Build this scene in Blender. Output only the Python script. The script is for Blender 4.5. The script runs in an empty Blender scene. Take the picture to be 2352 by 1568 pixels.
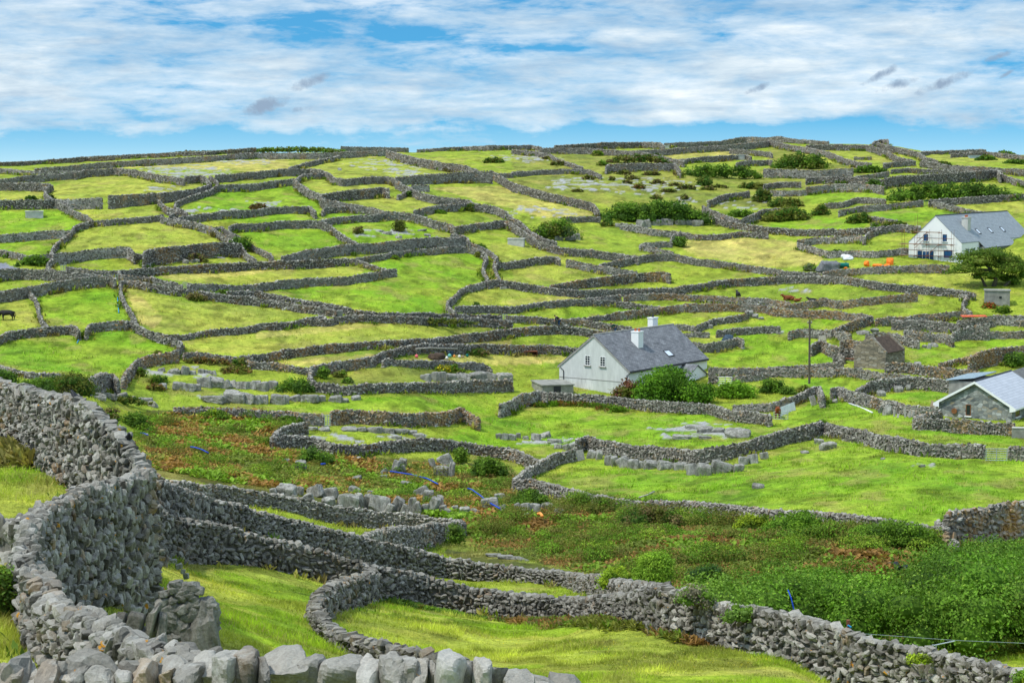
import bpy, math
import numpy as np
from math import radians, sin, cos, pi
from mathutils import Vector, Matrix
rng = np.random.default_rng(11)
scene = bpy.context.scene
COL = scene.collection
# ---------------------------------------------------------------- camera model
F, E0, CAMZ = 4200.0, 372.0, 45.0          # focal length in 2352-px-wide picture units, eye level row
K = F / 3267.0
PITCH = math.atan((784 - E0) / F)
CP, SP = cos(PITCH), sin(PITCH)
cam = bpy.data.cameras.new('camera'); camo = bpy.data.objects.new('camera', cam); COL.objects.link(camo)
cam.sensor_width = 36; cam.lens = F / 2352 * 36; cam.clip_start = .5; cam.clip_end = 20000
camo.location = (0, 0, CAMZ); camo.rotation_euler = (pi / 2 - PITCH, 0, 0)
scene.camera = camo

def ray(x, y):
    u, v = (x - 1176) / F, (784 - y) / F
    w = CP + v * SP
    return u / w, (v * CP - SP) / w           # slopes X/Y and Z/Y

def project(P):
    X, Y, Z = P[..., 0], P[..., 1], P[..., 2] - CAMZ
    fw = Y * CP - Z * SP; up = Y * SP + Z * CP
    return 1176 + F * X / fw, 784 - F * up / fw

# ---------------------------------------------------------------- noise
def _h(ix, iy, s):
    n = (ix * 374761393 + iy * 668265263 + s * 974634777) & 0xFFFFFFFF
    n = ((n ^ (n >> 13)) * 1274126177) & 0xFFFFFFFF
    return ((n ^ (n >> 16)) & 0xFFFF) / 65535.0
def vnoise(x, y, s=0):
    x = np.asarray(x, float); y = np.asarray(y, float)
    ix = np.floor(x).astype(np.int64); iy = np.floor(y).astype(np.int64)
    fx, fy = x - ix, y - iy
    fx = fx * fx * (3 - 2 * fx); fy = fy * fy * (3 - 2 * fy)
    a = _h(ix, iy, s); b = _h(ix + 1, iy, s); c = _h(ix, iy + 1, s); d = _h(ix + 1, iy + 1, s)
    return (a + (b - a) * fx + (c - a) * fy + (a - b - c + d) * fx * fy) * 2 - 1
def fbm(x, y, s=0, o=4):
    r = 0; a = 1.; t = 0
    for i in range(o):
        r = r + a * vnoise(x, y, s + i * 17); t += a
        x = x * 2.03 + 5.1; y = y * 2.03 + 9.7; a *= .5
    return r / t

# ---------------------------------------------------------------- terrain
NEAR = [(2, -3.6), (6, -4.6)]
TAB = {   # picture column -> (picture row, distance) of the ground, near to far
 0: [(1905, 11.5), (1500, 19), (1330, 24), (1230, 28), (1120, 36), (1010, 44), (1000, 60), (960, 95), (868, 138), (855, 150), (785, 165), (650, 190), (558, 215), (480, 240), (440, 262), (405, 290), (385, 340), (380, 365)],
 180: [(1960, 11.5), (1620, 17), (1570, 20), (1510, 24), (1470, 27), (1390, 28.7), (1240, 32), (1130, 36), (1082, 42), (1045, 54), (1000, 75), (985, 96), (925, 128), (880, 140), (855, 152), (782, 167), (650, 191), (556, 216), (480, 240), (436, 263), (403, 290), (382, 335), (372, 367)],
 300: [(1960, 11.5), (1640, 18), (1560, 22), (1500, 27), (1450, 31), (1350, 36), (1262, 52), (1206, 60), (1150, 96), (1050, 120), (1000, 130), (940, 142), (860, 155), (820, 162), (780, 168), (650, 192), (600, 204), (555, 216), (480, 240), (430, 265), (400, 290), (378, 330), (366, 370)],
 600: [(1980, 11.5), (1842, 20), (1500, 35), (1400, 45), (1325, 55), (1232, 66), (1172, 100), (1100, 118), (1000, 138), (930, 150), (870, 158), (800, 170), (740, 180), (650, 200), (600, 212), (540, 228), (480, 248), (430, 270), (390, 305), (366, 345), (350, 380)],
 900: [(2000, 11.5), (1900, 20), (1560, 38), (1500, 43), (1440, 49), (1390, 58), (1330, 75), (1215, 107), (1100, 128), (1000, 143), (930, 153), (880, 161), (800, 174), (740, 185), (690, 195), (640, 207), (580, 222), (520, 240), (470, 258), (420, 285), (377, 330), (349, 385)],
 1200: [(2000, 11.5), (1950, 20), (1560, 38), (1500, 46), (1445, 57), (1355, 76), (1290, 92), (1200, 110), (1100, 131), (1040, 146), (960, 162), (905, 172), (850, 180), (800, 188), (740, 197), (690, 207), (640, 218), (580, 234), (520, 252), (470, 270), (420, 295), (382, 330), (347, 390)],
 1500: [(2020, 11.5), (1960, 20), (1560, 37), (1500, 44), (1440, 50), (1400, 60), (1335, 76), (1250, 93), (1170, 112), (1100, 128), (1030, 146), (950, 163), (905, 173), (850, 182), (780, 196), (720, 207), (660, 220), (610, 232), (560, 248), (510, 266), (460, 285), (410, 310), (363, 355), (341, 400)],
 1800: [(2020, 11.5), (1960, 20), (1568, 36), (1530, 41), (1490, 52), (1455, 61), (1335, 76), (1260, 88), (1200, 101), (1120, 117), (1040, 136), (980, 152), (930, 165), (880, 176), (830, 187), (760, 200), (700, 212), (640, 226), (590, 240), (540, 256), (490, 276), (440, 300), (390, 335), (352, 375), (328, 420)],
 2050: [(2020, 11.5), (1960, 20), (1660, 36), (1560, 50), (1496, 60), (1405, 72), (1290, 84), (1225, 94), (1135, 108), (1060, 123), (1000, 140), (950, 153), (900, 166), (850, 177), (780, 191), (710, 205), (650, 217), (600, 229), (550, 244), (500, 263), (450, 286), (400, 321), (360, 366), (333, 410)],
 2130: [(2020, 11.5), (1960, 20), (1660, 36), (1560, 50), (1496, 60), (1405, 72), (1290, 84), (1230, 94), (1140, 107), (1065, 121), (1005, 138), (955, 151), (900, 165), (850, 177), (780, 191), (710, 205), (650, 217), (600, 229), (550, 244), (500, 263), (450, 286), (402, 320), (368, 360), (352, 395)],
 2400: [(2020, 11.5), (1960, 20), (1660, 34), (1560, 49), (1496, 59), (1405, 71), (1300, 82), (1235, 93), (1150, 106), (1075, 120), (1010, 137), (960, 150), (905, 164), (850, 176), (780, 190), (710, 204), (650, 217), (600, 229), (550, 244), (500, 263), (450, 286), (405, 320), (375, 350), (357, 390)],
}
def pchip(x, y, xq):
    h = np.diff(x); d = np.diff(y) / h
    m = np.zeros_like(y)
    w1 = 2 * h[1:] + h[:-1]; w2 = h[1:] + 2 * h[:-1]
    ok = d[:-1] * d[1:] > 0
    den = np.where(ok, w1 / np.where(ok, d[:-1], 1) + w2 / np.where(ok, d[1:], 1), 1)
    m[1:-1] = np.where(ok, (w1 + w2) / den, 0); m[0] = d[0]; m[-1] = d[-1]
    i = np.clip(np.searchsorted(x, xq) - 1, 0, len(h) - 1); t = (xq - x[i]) / h[i]
    t2, t3 = t * t, t * t * t
    return (2*t3 - 3*t2 + 1) * y[i] + (t3 - 2*t2 + t) * h[i] * m[i] + (-2*t3 + 3*t2) * y[i+1] + (t3 - t2) * h[i] * m[i+1]
LD = np.concatenate([np.linspace(math.log(2.0), math.log(620), 1500), np.linspace(math.log(640), math.log(9000), 40)])
AA = np.concatenate([-np.linspace(.9, .305, 40), np.linspace(-.30, .30, 760), np.linspace(.305, .9, 40)])
cols = sorted(TAB); prof = []
for c in cols:
    t = TAB[c]; d = np.array([q[1] for q in t], float); z = -(np.array([q[0] for q in t], float) - E0) / 3267 * d
    d = np.r_[[q[0] for q in NEAR], d]; z = np.r_[[q[1] for q in NEAR], z]
    ce, cz = d[-1], z[-1]
    d = np.r_[d, ce * 1.12, ce * 1.5, ce * 2.2, ce * 30]; z = np.r_[z, cz - 2.5, cz - 16, -40, -44]
    prof.append(pchip(np.log(d * K), z, LD))
prof = np.array(prof); ca = (np.array(cols) - 1176.) / F
G = np.empty((len(AA), len(LD)))
for j in range(len(LD)):
    G[:, j] = pchip(ca, prof[:, j], np.clip(AA, ca[0], ca[-1]))
def gsm(A, n, ax):
    k = np.exp(-.5 * (np.arange(-3*n, 3*n + 1) / n) ** 2); k /= k.sum()
    P = np.pad(A, [(3*n, 3*n) if i == ax else (0, 0) for i in range(2)], 'edge')
    return sum(w * np.take(P, np.arange(i, i + A.shape[ax]), ax) for i, w in enumerate(k))
G = gsm(gsm(G, 12, 0), 5, 1)
YY = np.exp(LD)[None, :] * np.ones_like(G); XX = AA[:, None] * YY
fade = np.clip((YY - 20) / 40, .25, 1) * np.clip((700 - YY) / 200, 0, 1)
G += fade * (.42 * fbm(XX / 16, YY / 16, 3, 3) + .17 * fbm(XX / 3.2, YY / 3.6, 5, 3))
G += fade * .05 * vnoise(XX / .8, YY / .9, 9)
_ai = np.arange(len(AA)); _li = np.arange(len(LD))
def H(X, Y):
    X = np.asarray(X, float); Y = np.asarray(Y, float)
    i = np.interp(X / Y, AA, _ai); j = np.interp(np.log(Y), LD, _li)
    i0 = np.clip(i.astype(int), 0, len(AA) - 2); j0 = np.clip(j.astype(int), 0, len(LD) - 2)
    u, v = i - i0, j - j0
    return (G[i0, j0] * (1-u) * (1-v) + G[i0+1, j0] * u * (1-v) + G[i0, j0+1] * (1-u) * v + G[i0+1, j0+1] * u * v) + CAMZ
YS = np.exp(LD)
def cast(x, y, dmin=5.0):
    """the ground point seen at picture point (x, y), at least dmin away"""
    a, b = ray(x, y)
    zr = CAMZ + b * YS
    g = zr - H(a * YS, YS)
    m = (YS > dmin) & (YS < 600)
    k = np.nonzero(m & (g < 0))[0]
    if len(k) == 0 or k[0] == 0:
        gm = np.where(m & (YS > 120), g / YS, 9); j = int(np.argmin(gm)); Y = YS[j]
    else:
        j = k[0]; t = g[j-1] / (g[j-1] - g[j]) if g[j-1] > 0 else 1
        Y = YS[j-1] + (YS[j] - YS[j-1]) * t
    return np.array([a * Y, Y, float(H(a * Y, Y))])

# ---------------------------------------------------------------- mesh helpers
def mesh_np(name, V, Fc, mats, colors=None, smooth=False, parent=None, midx=None, me_only=False):
    V = np.asarray(V, np.float32); 
    if not isinstance(Fc, (list, tuple)): Fc = [Fc]
    Fc = [np.asarray(f, np.int32) for f in Fc if len(f)]
    me = bpy.data.meshes.new(name)
    me.vertices.add(len(V)); me.vertices.foreach_set('co', V.ravel())
    li = np.concatenate([f.ravel() for f in Fc]); tot = np.concatenate([np.full(len(f), f.shape[1], np.int32) for f in Fc])
    st = np.concatenate([[0], np.cumsum(tot)[:-1]]).astype(np.int32)
    me.loops.add(len(li)); me.loops.foreach_set('vertex_index', li)
    me.polygons.add(len(tot)); me.polygons.foreach_set('loop_start', st)
    me.update(calc_edges=True)
    if not isinstance(mats, (list, tuple)): mats = [mats]
    for m in mats: me.materials.append(m)
    if midx is not None: me.polygons.foreach_set('material_index', np.asarray(midx, np.int32))
    me.polygons.foreach_set('use_smooth', np.full(len(tot), bool(smooth)))
    if colors is not None:
        at = me.color_attributes.new('tone', 'FLOAT_COLOR', 'POINT')
        c = np.ones((len(V), 4), np.float32); c[:, :colors.shape[1]] = colors
        at.data.foreach_set('color', c.ravel())
    if me_only: return me
    o = bpy.data.objects.new(name, me); COL.objects.link(o)
    if parent is not None: o.parent = parent
    return o
def tag(o, label=None, cat=None, group=None, kind=None):
    if label: o['label'] = label
    if cat: o['category'] = cat
    if group: o['group'] = group
    if kind: o['kind'] = kind
    return o
def empty(name, loc, rz=0):
    o = bpy.data.objects.new(name, None); COL.objects.link(o); o.location = loc; o.rotation_euler = (0, 0, rz)
    o.empty_display_size = .3
    return o
class MB:
    """collects boxes, prisms and tubes into one mesh"""
    def __init__(s): s.v = []; s.q = []; s.n = 0; s.t = []; s.g = []
    def add(s, V, Fs):
        V = np.asarray(V, float); s.v.append(V)
        for f in Fs:
            f = [int(i) + s.n for i in f]
            (s.t if len(f) == 3 else s.q if len(f) == 4 else s.g).append(f)
        s.n += len(V); return s
    def box(s, x0, x1, y0, y1, z0, z1, M=None):
        V = np.array([(x, y, z) for z in (z0, z1) for y in (y0, y1) for x in (x0, x1)], float)
        if M is not None: V = V @ np.array(M.to_3x3()).T + np.array(M.translation)
        return s.add(V, [(0, 2, 3, 1), (4, 5, 7, 6), (0, 1, 5, 4), (2, 6, 7, 3), (0, 4, 6, 2), (1, 3, 7, 5)])
    def prism(s, poly, axis, a, b):
        """poly: 2-D outline extruded along axis (0 x, 1 y, 2 z) from a to b"""
        n = len(poly); o = [i for i in range(3) if i != axis]
        V = np.zeros((2 * n, 3))
        for k, t in enumerate((a, b)):
            V[k*n:(k+1)*n, o[0]] = [p[0] for p in poly]; V[k*n:(k+1)*n, o[1]] = [p[1] for p in poly]; V[k*n:(k+1)*n, axis] = t
        fs = [(i, (i+1) % n, n + (i+1) % n, n + i) for i in range(n)]
        return s.add(V, fs + [tuple(range(n))[::-1], tuple(range(n, 2*n))])
    def tube(s, pts, r, seg=6):
        pts = [np.array(p, float) for p in pts]; rr = r if hasattr(r, '__len__') else [r] * len(pts)
        V = []
        for i, p in enumerate(pts):
            d = pts[min(i+1, len(pts)-1)] - pts[max(i-1, 0)]; d /= max(np.linalg.norm(d), 1e-9)
            u = np.cross(d, (0, 0, 1.)); 
            if np.linalg.norm(u) < .05: u = np.cross(d, (1., 0, 0))
            u /= np.linalg.norm(u); w = np.cross(d, u)
            V += [p + rr[i] * (cos(2*pi*k/seg) * u + sin(2*pi*k/seg) * w) for k in range(seg)]
        fs = [(i*seg+k, i*seg+(k+1) % seg, (i+1)*seg+(k+1) % seg, (i+1)*seg+k) for i in range(len(pts)-1) for k in range(seg)]
        m = len(pts)
        fs += [tuple(range(seg))[::-1], tuple(range((m-1)*seg, m*seg))]
        return s.add(V, fs)
    def build(s, name, mat, parent=None, smooth=False, colors=None):
        V = np.concatenate(s.v); me = bpy.data.meshes.new(name)
        me.from_pydata(V.tolist(), [], s.q + s.t + s.g); me.update()
        for m in (mat if isinstance(mat, (list, tuple)) else [mat]): me.materials.append(m)
        if smooth: me.polygons.foreach_set('use_smooth', [True] * len(me.polygons))
        import bmesh as _b
        bm = _b.new(); bm.from_mesh(me); _b.ops.recalc_face_normals(bm, faces=bm.faces); bm.to_mesh(me); bm.free()
        o = bpy.data.objects.new(name, me); COL.objects.link(o)
        if parent is not None: o.parent = parent
        return o

# ---------------------------------------------------------------- materials
def new_mat(name):
    m = bpy.data.materials.new(name); m.use_nodes = True; nt = m.node_tree
    for n in list(nt.nodes): nt.nodes.remove(n)
    out = nt.nodes.new('ShaderNodeOutputMaterial'); b = nt.nodes.new('ShaderNodeBsdfPrincipled')
    nt.links.new(b.outputs[0], out.inputs[0])
    b.inputs['Specular IOR Level'].default_value = .25
    return m, nt, b
def N(nt, t, **kw):
    n = nt.nodes.new('ShaderNode' + t)
    for k, v in kw.items():
        if k.startswith('_'): setattr(n, k[1:], v)
        else: n.inputs[k.replace('__', ' ')].default_value = v
    return n
def L(nt, a, b): nt.links.new(a, b)
def mixc(nt, fac, a, b, blend='MIX'):
    n = nt.nodes.new('ShaderNodeMix'); n.data_type = 'RGBA'; n.blend_type = blend
    for s, v in ((n.inputs[0], fac), (n.inputs[6], a), (n.inputs[7], b)):
        if hasattr(v, 'is_linked'): L(nt, v, s)
        elif isinstance(v, (int, float)): s.default_value = v
        else: s.default_value = (*v[:3], 1)
    return n.outputs[2]
def ramp(nt, fac, stops):
    n = nt.nodes.new('ShaderNodeValToRGB'); e = n.color_ramp.elements
    while len(e) < len(stops): e.new(.5)
    for x, (p, c) in zip(e, stops):
        x.position = p; x.color = (c, c, c, 1) if isinstance(c, (int, float)) else (*c, 1)
    if fac is not None: L(nt, fac, n.inputs[0])
    return n.outputs[0]
def mth(nt, op, a, b=None, c=None, clamp=False):
    n = nt.nodes.new('ShaderNodeMath'); n.operation = op; n.use_clamp = clamp
    for i, v in enumerate((a, b, c)):
        if v is None: continue
        if hasattr(v, 'is_linked'): L(nt, v, n.inputs[i])
        else: n.inputs[i].default_value = v
    return n.outputs[0]
def noise(nt, scale, detail=4, vec=None, rough=.55):
    n = N(nt, 'TexNoise', Scale=scale, Detail=detail, Roughness=rough)
    if vec is None: vec = N(nt, 'TexCoord').outputs['Object']
    L(nt, vec, n.inputs['Vector'])
    return n.outputs['Fac']
def bump(nt, b, h, strength=.4, dist=.05):
    n = N(nt, 'Bump', Strength=strength, Distance=dist); L(nt, h, n.inputs['Height']); L(nt, n.outputs[0], b.inputs['Normal'])
def plain(name, col, rough=.7, var=.12, scale=3., metal=0., bmp=0.):
    m, nt, b = new_mat(name)
    f = noise(nt, scale, 5)
    lo = [c * (1 - var) for c in col]; hi = [min(1, c * (1 + var)) for c in col]
    L(nt, ramp(nt, f, [(.3, lo), (.7, hi)]), b.inputs['Base Color'])
    b.inputs['Roughness'].default_value = rough; b.inputs['Metallic'].default_value = metal
    if bmp: bump(nt, b, noise(nt, scale * 8, 3), bmp, .02)
    return m

def stone_mat():
    m, nt, b = new_mat('limestone')
    geo = N(nt, 'NewGeometry'); oi = N(nt, 'ObjectInfo'); sep = N(nt, 'SeparateColor'); L(nt, oi.outputs['Color'], sep.inputs[0])
    rnd = geo.outputs['Random Per Island']
    base = ramp(nt, rnd, [(0, (.065, .058, .047)), (.35, (.18, .165, .135)), (.7, (.265, .245, .205)), (1, (.46, .435, .38))])
    # rust-brown stones where the wall is tinted
    low = noise(nt, .35, 3)
    rb = mth(nt, 'FRACT', mth(nt, 'MULTIPLY', rnd, 7.31))
    k = mth(nt, 'MULTIPLY', mth(nt, 'SUBTRACT', mth(nt, 'ADD', sep.outputs[0], mth(nt, 'MULTIPLY', mth(nt, 'SUBTRACT', low, .5), 2.2)), rb), 2.2, clamp=True)
    brown = ramp(nt, mth(nt, 'FRACT', mth(nt, 'MULTIPLY', rnd, 13.7)), [(0, (.23, .12, .045)), (.6, (.38, .22, .08)), (1, (.44, .31, .16))])
    col = mixc(nt, mth(nt, 'MULTIPLY', k, .95), base, brown)
    mott = noise(nt, 7, 6, rough=.7)
    col = mixc(nt, .55, col, ramp(nt, mott, [(.28, .35), (.5, .9), (.72, 1.45)]), 'MULTIPLY')
    # broad tone patches, light painted onto upward faces, then pale lichen
    lown = noise(nt, .6, 4)
    col = mixc(nt, .6, col, ramp(nt, lown, [(.3, .6), (.7, 1.3)]), 'MULTIPLY')
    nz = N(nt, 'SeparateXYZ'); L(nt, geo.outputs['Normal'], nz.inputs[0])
    col = mixc(nt, mth(nt, 'MULTIPLY', mth(nt, 'MULTIPLY', nz.outputs[2], 1.2, clamp=True), .30), col, (.46, .435, .375))  # faces turned up are coloured paler so wall tops look lit
    lich = ramp(nt, noise(nt, 3.1, 6, rough=.65), [(.54, 0), (.66, 1)])
    col = mixc(nt, mth(nt, 'MULTIPLY', lich, .58), col, (.44, .425, .375))
    org = ramp(nt, noise(nt, 4.3, 3), [(.69, 0), (.71, 1)])
    col = mixc(nt, mth(nt, 'MULTIPLY', org, sep.outputs[2]), col, (.55, .26, .03))
    col = mixc(nt, .5, col, ramp(nt, noise(nt, 46, 4, rough=.7), [(.3, .6), (.5, 1.), (.7, 1.35)]), 'MULTIPLY')
    L(nt, mixc(nt, 1.0, col, N_comb(nt, sep.outputs[1]), 'MULTIPLY'), b.inputs['Base Color'])
    b.inputs['Roughness'].default_value = .93
    bump(nt, b, noise(nt, 14, 8, rough=.75), .9, .045)
    return m
def N_comb(nt, v):
    n = N(nt, 'CombineColor')
    for i in range(3): L(nt, v, n.inputs[i])
    return n.outputs[0]
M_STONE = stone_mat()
def rock_mat():
    m, nt, b = new_mat('bedrock_limestone'); oi = N(nt, 'ObjectInfo'); sep = N(nt, 'SeparateColor'); L(nt, oi.outputs['Color'], sep.inputs[0])
    tc = N(nt, 'TexCoord').outputs['Object']; mp = N(nt, 'Mapping'); mp.inputs['Scale'].default_value = (1, 1, .3); mp.inputs['Rotation'].default_value = (0, .35, 0); L(nt, tc, mp.inputs[0])
    f = noise(nt, 2.4, 8, mp.outputs[0], .72)
    c = ramp(nt, f, [(.3, (.08, .075, .062)), (.43, (.20, .192, .165)), (.56, (.33, .32, .28)), (.72, (.47, .455, .41))])
    c = mixc(nt, .6, c, ramp(nt, oi.outputs['Random'], [(0, .7), (1, 1.2)]), 'MULTIPLY')
    c = mixc(nt, .6, c, ramp(nt, noise(nt, 13, 7, tc, .72), [(.3, .5), (.5, 1.), (.72, 1.4)]), 'MULTIPLY')
    gr = ramp(nt, noise(nt, 1.7, 4, tc), [(.60, 0), (.68, 1)]); c = mixc(nt, mth(nt, 'MULTIPLY', gr, .5), c, (.10, .13, .03))
    L(nt, mixc(nt, 1., c, N_comb(nt, sep.outputs[1]), 'MULTIPLY'), b.inputs['Base Color']); b.inputs['Roughness'].default_value = .95
    bump(nt, b, mth(nt, 'ADD', f, mth(nt, 'MULTIPLY', noise(nt, 13, 7, tc, .72), .35)), 1., .14)
    return m
M_ROCK = rock_mat()
def foliage_mat(name='leaf_foliage', trans=.3):
    m, nt, b = new_mat(name)
    a = N(nt, 'VertexColor', _layer_name='tone')
    c = mixc(nt, .6, a.outputs[0], ramp(nt, noise(nt, 2.2, 3), [(.3, .7), (.7, 1.3)]), 'MULTIPLY')
    L(nt, c, b.inputs['Base Color']); b.inputs['Roughness'].default_value = .75; b.inputs['Specular IOR Level'].default_value = .18
    t = N(nt, 'BsdfTranslucent'); L(nt, mixc(nt, 1., c, (1.15, 1.2, .7), 'MULTIPLY'), t.inputs['Color'])
    mx = N(nt, 'MixShader'); mx.inputs[0].default_value = trans; L(nt, b.outputs[0], mx.inputs[1]); L(nt, t.outputs[0], mx.inputs[2])
    L(nt, mx.outputs[0], [n for n in nt.nodes if n.type == 'OUTPUT_MATERIAL'][0].inputs[0])
    return m
M_LEAF = foliage_mat()
M_GRASS = foliage_mat('grass_blades'); 
# ---------------------------------------------------------------- dry stone walls
OFF = {'A': (0, 0), 'B': (2352, 0), 'C': (4704, 0), 'D': (7056, 0), 'E': (0, 1378), 'F': (2352, 1378), 'G': (4704, 1378), 'H': (7056, 1378),
       'I': (0, 2715), 'J': (2352, 2715), 'K': (4704, 2715), 'L': (7056, 2715), 'M': (0, 3976), 'N': (2352, 3976), 'O': (4704, 3976), 'P': (7056, 3976)}
def pix(s):
    """'A:0,345 400,325 B:10,200' -> list of picture points"""
    out = []; r = None
    for t in s.split():
        if ':' in t: r, t = t.split(':')
        x, y = t.split(','); o = OFF[r]
        out.append(((float(x) + o[0]) / 4, 287.1 + (float(y) + o[1]) / 4))
    return out
def lattice(n):
    idx = {}; V = []
    for i in range(n):
        for j in range(n):
            for k in range(n):
                if 0 in (i, j, k) or n - 1 in (i, j, k):
                    idx[i, j, k] = len(V); V.append((i, j, k))
    Fq = []
    for i in range(n - 1):
        for j in range(n - 1):
            for c, flip in ((0, 1), (n - 1, 0)):
                for q in ([(i, j, c), (i+1, j, c), (i+1, j+1, c), (i, j+1, c)], [(c, i, j), (c, i+1, j), (c, i+1, j+1), (c, i, j+1)], [(j, c, i), (j, c, i+1), (j+1, c, i+1), (j+1, c, i)]):
                    f = [idx[p] for p in q]; Fq.append(f[::-1] if flip else f)
    return np.array(V, float) / (n - 1) * 2 - 1, np.array(Fq)
def rock_variants(n, cnt, rnd_, r, slabby=False):
    V, Fq = lattice(n); out = []
    for _ in range(cnt):
        U = V / np.linalg.norm(V, axis=1)[:, None]
        p = r.uniform(7, 14) if slabby else r.uniform(3.2, 8); S = V / ((np.abs(V) ** p).sum(1) ** (1 / p))[:, None]      # between sphere and box
        D = S * .5
        for _k in range(4 if slabby else 7):                                                          # chop with random planes: angular limestone
            nrm = r.normal(size=3); nrm /= np.linalg.norm(nrm); off = r.uniform(.44, .60) if slabby else r.uniform(.33, .52)
            e = D @ nrm - off; D = D - np.maximum(e, 0)[:, None] * nrm
        if n > 3: D = D + .035 * np.stack([vnoise(D[:, 0]*6 + _ + q, D[:, 1]*6 + D[:, 2]*5, int(q)) for q in range(3)], 1)
        D = D + r.normal(size=D.shape) * rnd_
        out.append(D)
    return np.array(out), Fq
_r = np.random.default_rng(5)
ROCKS = {2: rock_variants(2, 24, .075, _r), 3: rock_variants(3, 24, .05, _r), 5: rock_variants(5, 24, .012, _r)}
def emit(kind, C, T, Nn, dims, r, tilt=.25):
    """stones: centres C, tangents T, normals Nn (n,3), dims (n,3) -> verts, quads"""
    var, Fq = ROCKS[kind]; n = len(C)
    V = var[r.integers(0, len(var), n)] * dims[:, None, :]
    a = r.normal(size=n) * tilt; b = r.normal(size=n) * .15; c = r.normal(size=n) * .2
    Up = np.array([0, 0, 1.])
    x, y, z = V[..., 0], V[..., 1], V[..., 2]
    x, z = x * np.cos(a)[:, None] - z * np.sin(a)[:, None], x * np.sin(a)[:, None] + z * np.cos(a)[:, None]
    y, z = y * np.cos(b)[:, None] - z * np.sin(b)[:, None], y * np.sin(b)[:, None] + z * np.cos(b)[:, None]
    x, y = x * np.cos(c)[:, None] - y * np.sin(c)[:, None], x * np.sin(c)[:, None] + y * np.cos(c)[:, None]
    W = C[:, None, :] + x[..., None] * T[:, None, :] + y[..., None] * Nn[:, None, :] + z[..., None] * Up
    m = var.shape[1]
    return W.reshape(-1, 3), (Fq[None] + (np.arange(n) * m)[:, None, None]).reshape(-1, 4)
WLOG = []; FEET = []
def wall_mesh(name, X, Y, ZB, ZT, thick, size, kind, r, parent=None, cope=1.0, smooth_top=False):
    """X, Y plan points, ZB ground, ZT top"""
    s = np.r_[0, np.cumsum(np.hypot(np.diff(X), np.diff(Y)))]; Lt = s[-1]
    n = max(6, int(Lt / .35)); q = np.linspace(0, Lt, n)
    X, Y, ZT = (np.interp(q, s, v) for v in (X, Y, ZT))
    for _ in range(3):
        for A in (X, Y, ZT): A[1:-1] = (A[:-2] + 2 * A[1:-1] + A[2:]) / 4
    ZB = H(X, Y) - .12
    ZT = ZT + .16 * fbm(q / 2.1 + X[0], q * 0 + Y[0], 77, 3) * min(1, float(np.mean(ZT - ZB)))
    ZT = np.maximum(ZT, ZB + .45)
    s = q; FEET.append((X.copy(), Y.copy(), thick))
    tx, ty = np.gradient(X, s), np.gradient(Y, s); ln = np.hypot(tx, ty); tx /= ln; ty /= ln
    hm = float(np.mean(ZT - ZB)); rows = max(2, int(round(hm / size[1])))
    Vs, Fs = [], []; off = 0
    def at(ss): return [np.interp(ss, s, v) for v in (X, Y, ZB, ZT, tx, ty)]
    def push(C, T, Nn, D, tilt):
        nonlocal off
        V, Fq = emit(kind, C, T, Nn, D, r, tilt); Vs.append(V); Fs.append(Fq + off); off += len(V)
    for side in (-1, 1):
        for k in range(rows):
            cnt = max(2, int(Lt / size[0])); w = r.uniform(.35, 1.9, cnt); w *= Lt / w.sum()
            ss = np.cumsum(w) - w / 2
            x, y, zb, zt, ax, ay = at(ss)
            t = np.clip((k + .5 + r.uniform(-.5, .5, cnt)) / rows, .02, .98)
            hh = zt - zb; z = zb + t * hh
            dep = r.uniform(.8, 1.25, cnt) * size[1] * 1.5
            wd = thick * (1 - .38 * t) / 2 - dep * .3 + r.uniform(-.07, .06, cnt)
            ll = w * r.uniform(.85, 1.15, cnt); ht = hh / rows * r.uniform(.65, 1.4, cnt)
            up = r.random(cnt) < .28
            ll2 = np.where(up, ht * .8, ll); ht2 = np.where(up, np.minimum(ll * 1.2, hh / rows * 2.2), ht)
            T = np.stack([ax, ay, 0 * ax], 1); Nn = np.stack([-ay, ax, 0 * ax], 1)
            C = np.stack([x, y, z], 1) + Nn * (side * wd)[:, None]
            push(C, T, Nn, np.stack([ll2, dep, ht2], 1), .34)
    # coping stones
    cl = size[0] * .8
    cnt = max(2, int(Lt / cl * cope * (.5 if thick > .56 and kind == 5 else 1))); w = r.uniform(.5, 1.5, cnt); w *= Lt / w.sum(); ss = np.cumsum(w) - w / 2
    x, y, zb, zt, ax, ay = at(ss); T = np.stack([ax, ay, 0 * ax], 1); Nn = np.stack([-ay, ax, 0 * ax], 1)
    C = np.stack([x, y, zt + r.uniform(-.05, .05, cnt)], 1)
    big = thick > .56 and kind == 5
    push(C, T, Nn, np.stack([np.minimum(w * 1.25, .34 if big else .5), thick * r.uniform(.3, .5, cnt) if big else thick * r.uniform(.5, .75, cnt), size[1] * r.uniform(1., 2.1, cnt)], 1), .3)
    cnt = max(2, int(Lt / cl))
    if big:
        for sd in (-1, 1):
            w = r.uniform(.4, 1.7, cnt); w *= Lt / w.sum(); ss = np.cumsum(w) - w / 2
            x, y, zb, zt, ax, ay = at(ss); T = np.stack([ax, ay, 0 * ax], 1); Nn = np.stack([-ay, ax, 0 * ax], 1)
            C = np.stack([x, y, zt + r.uniform(-.10, .06, cnt)], 1) + Nn * (sd * thick * r.uniform(.12, .24, cnt))[:, None]
            push(C, T, Nn, np.stack([w * 1.1, thick * r.uniform(.22, .42, cnt), size[1] * r.uniform(.9, 2.1, cnt)], 1), .45)
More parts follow.
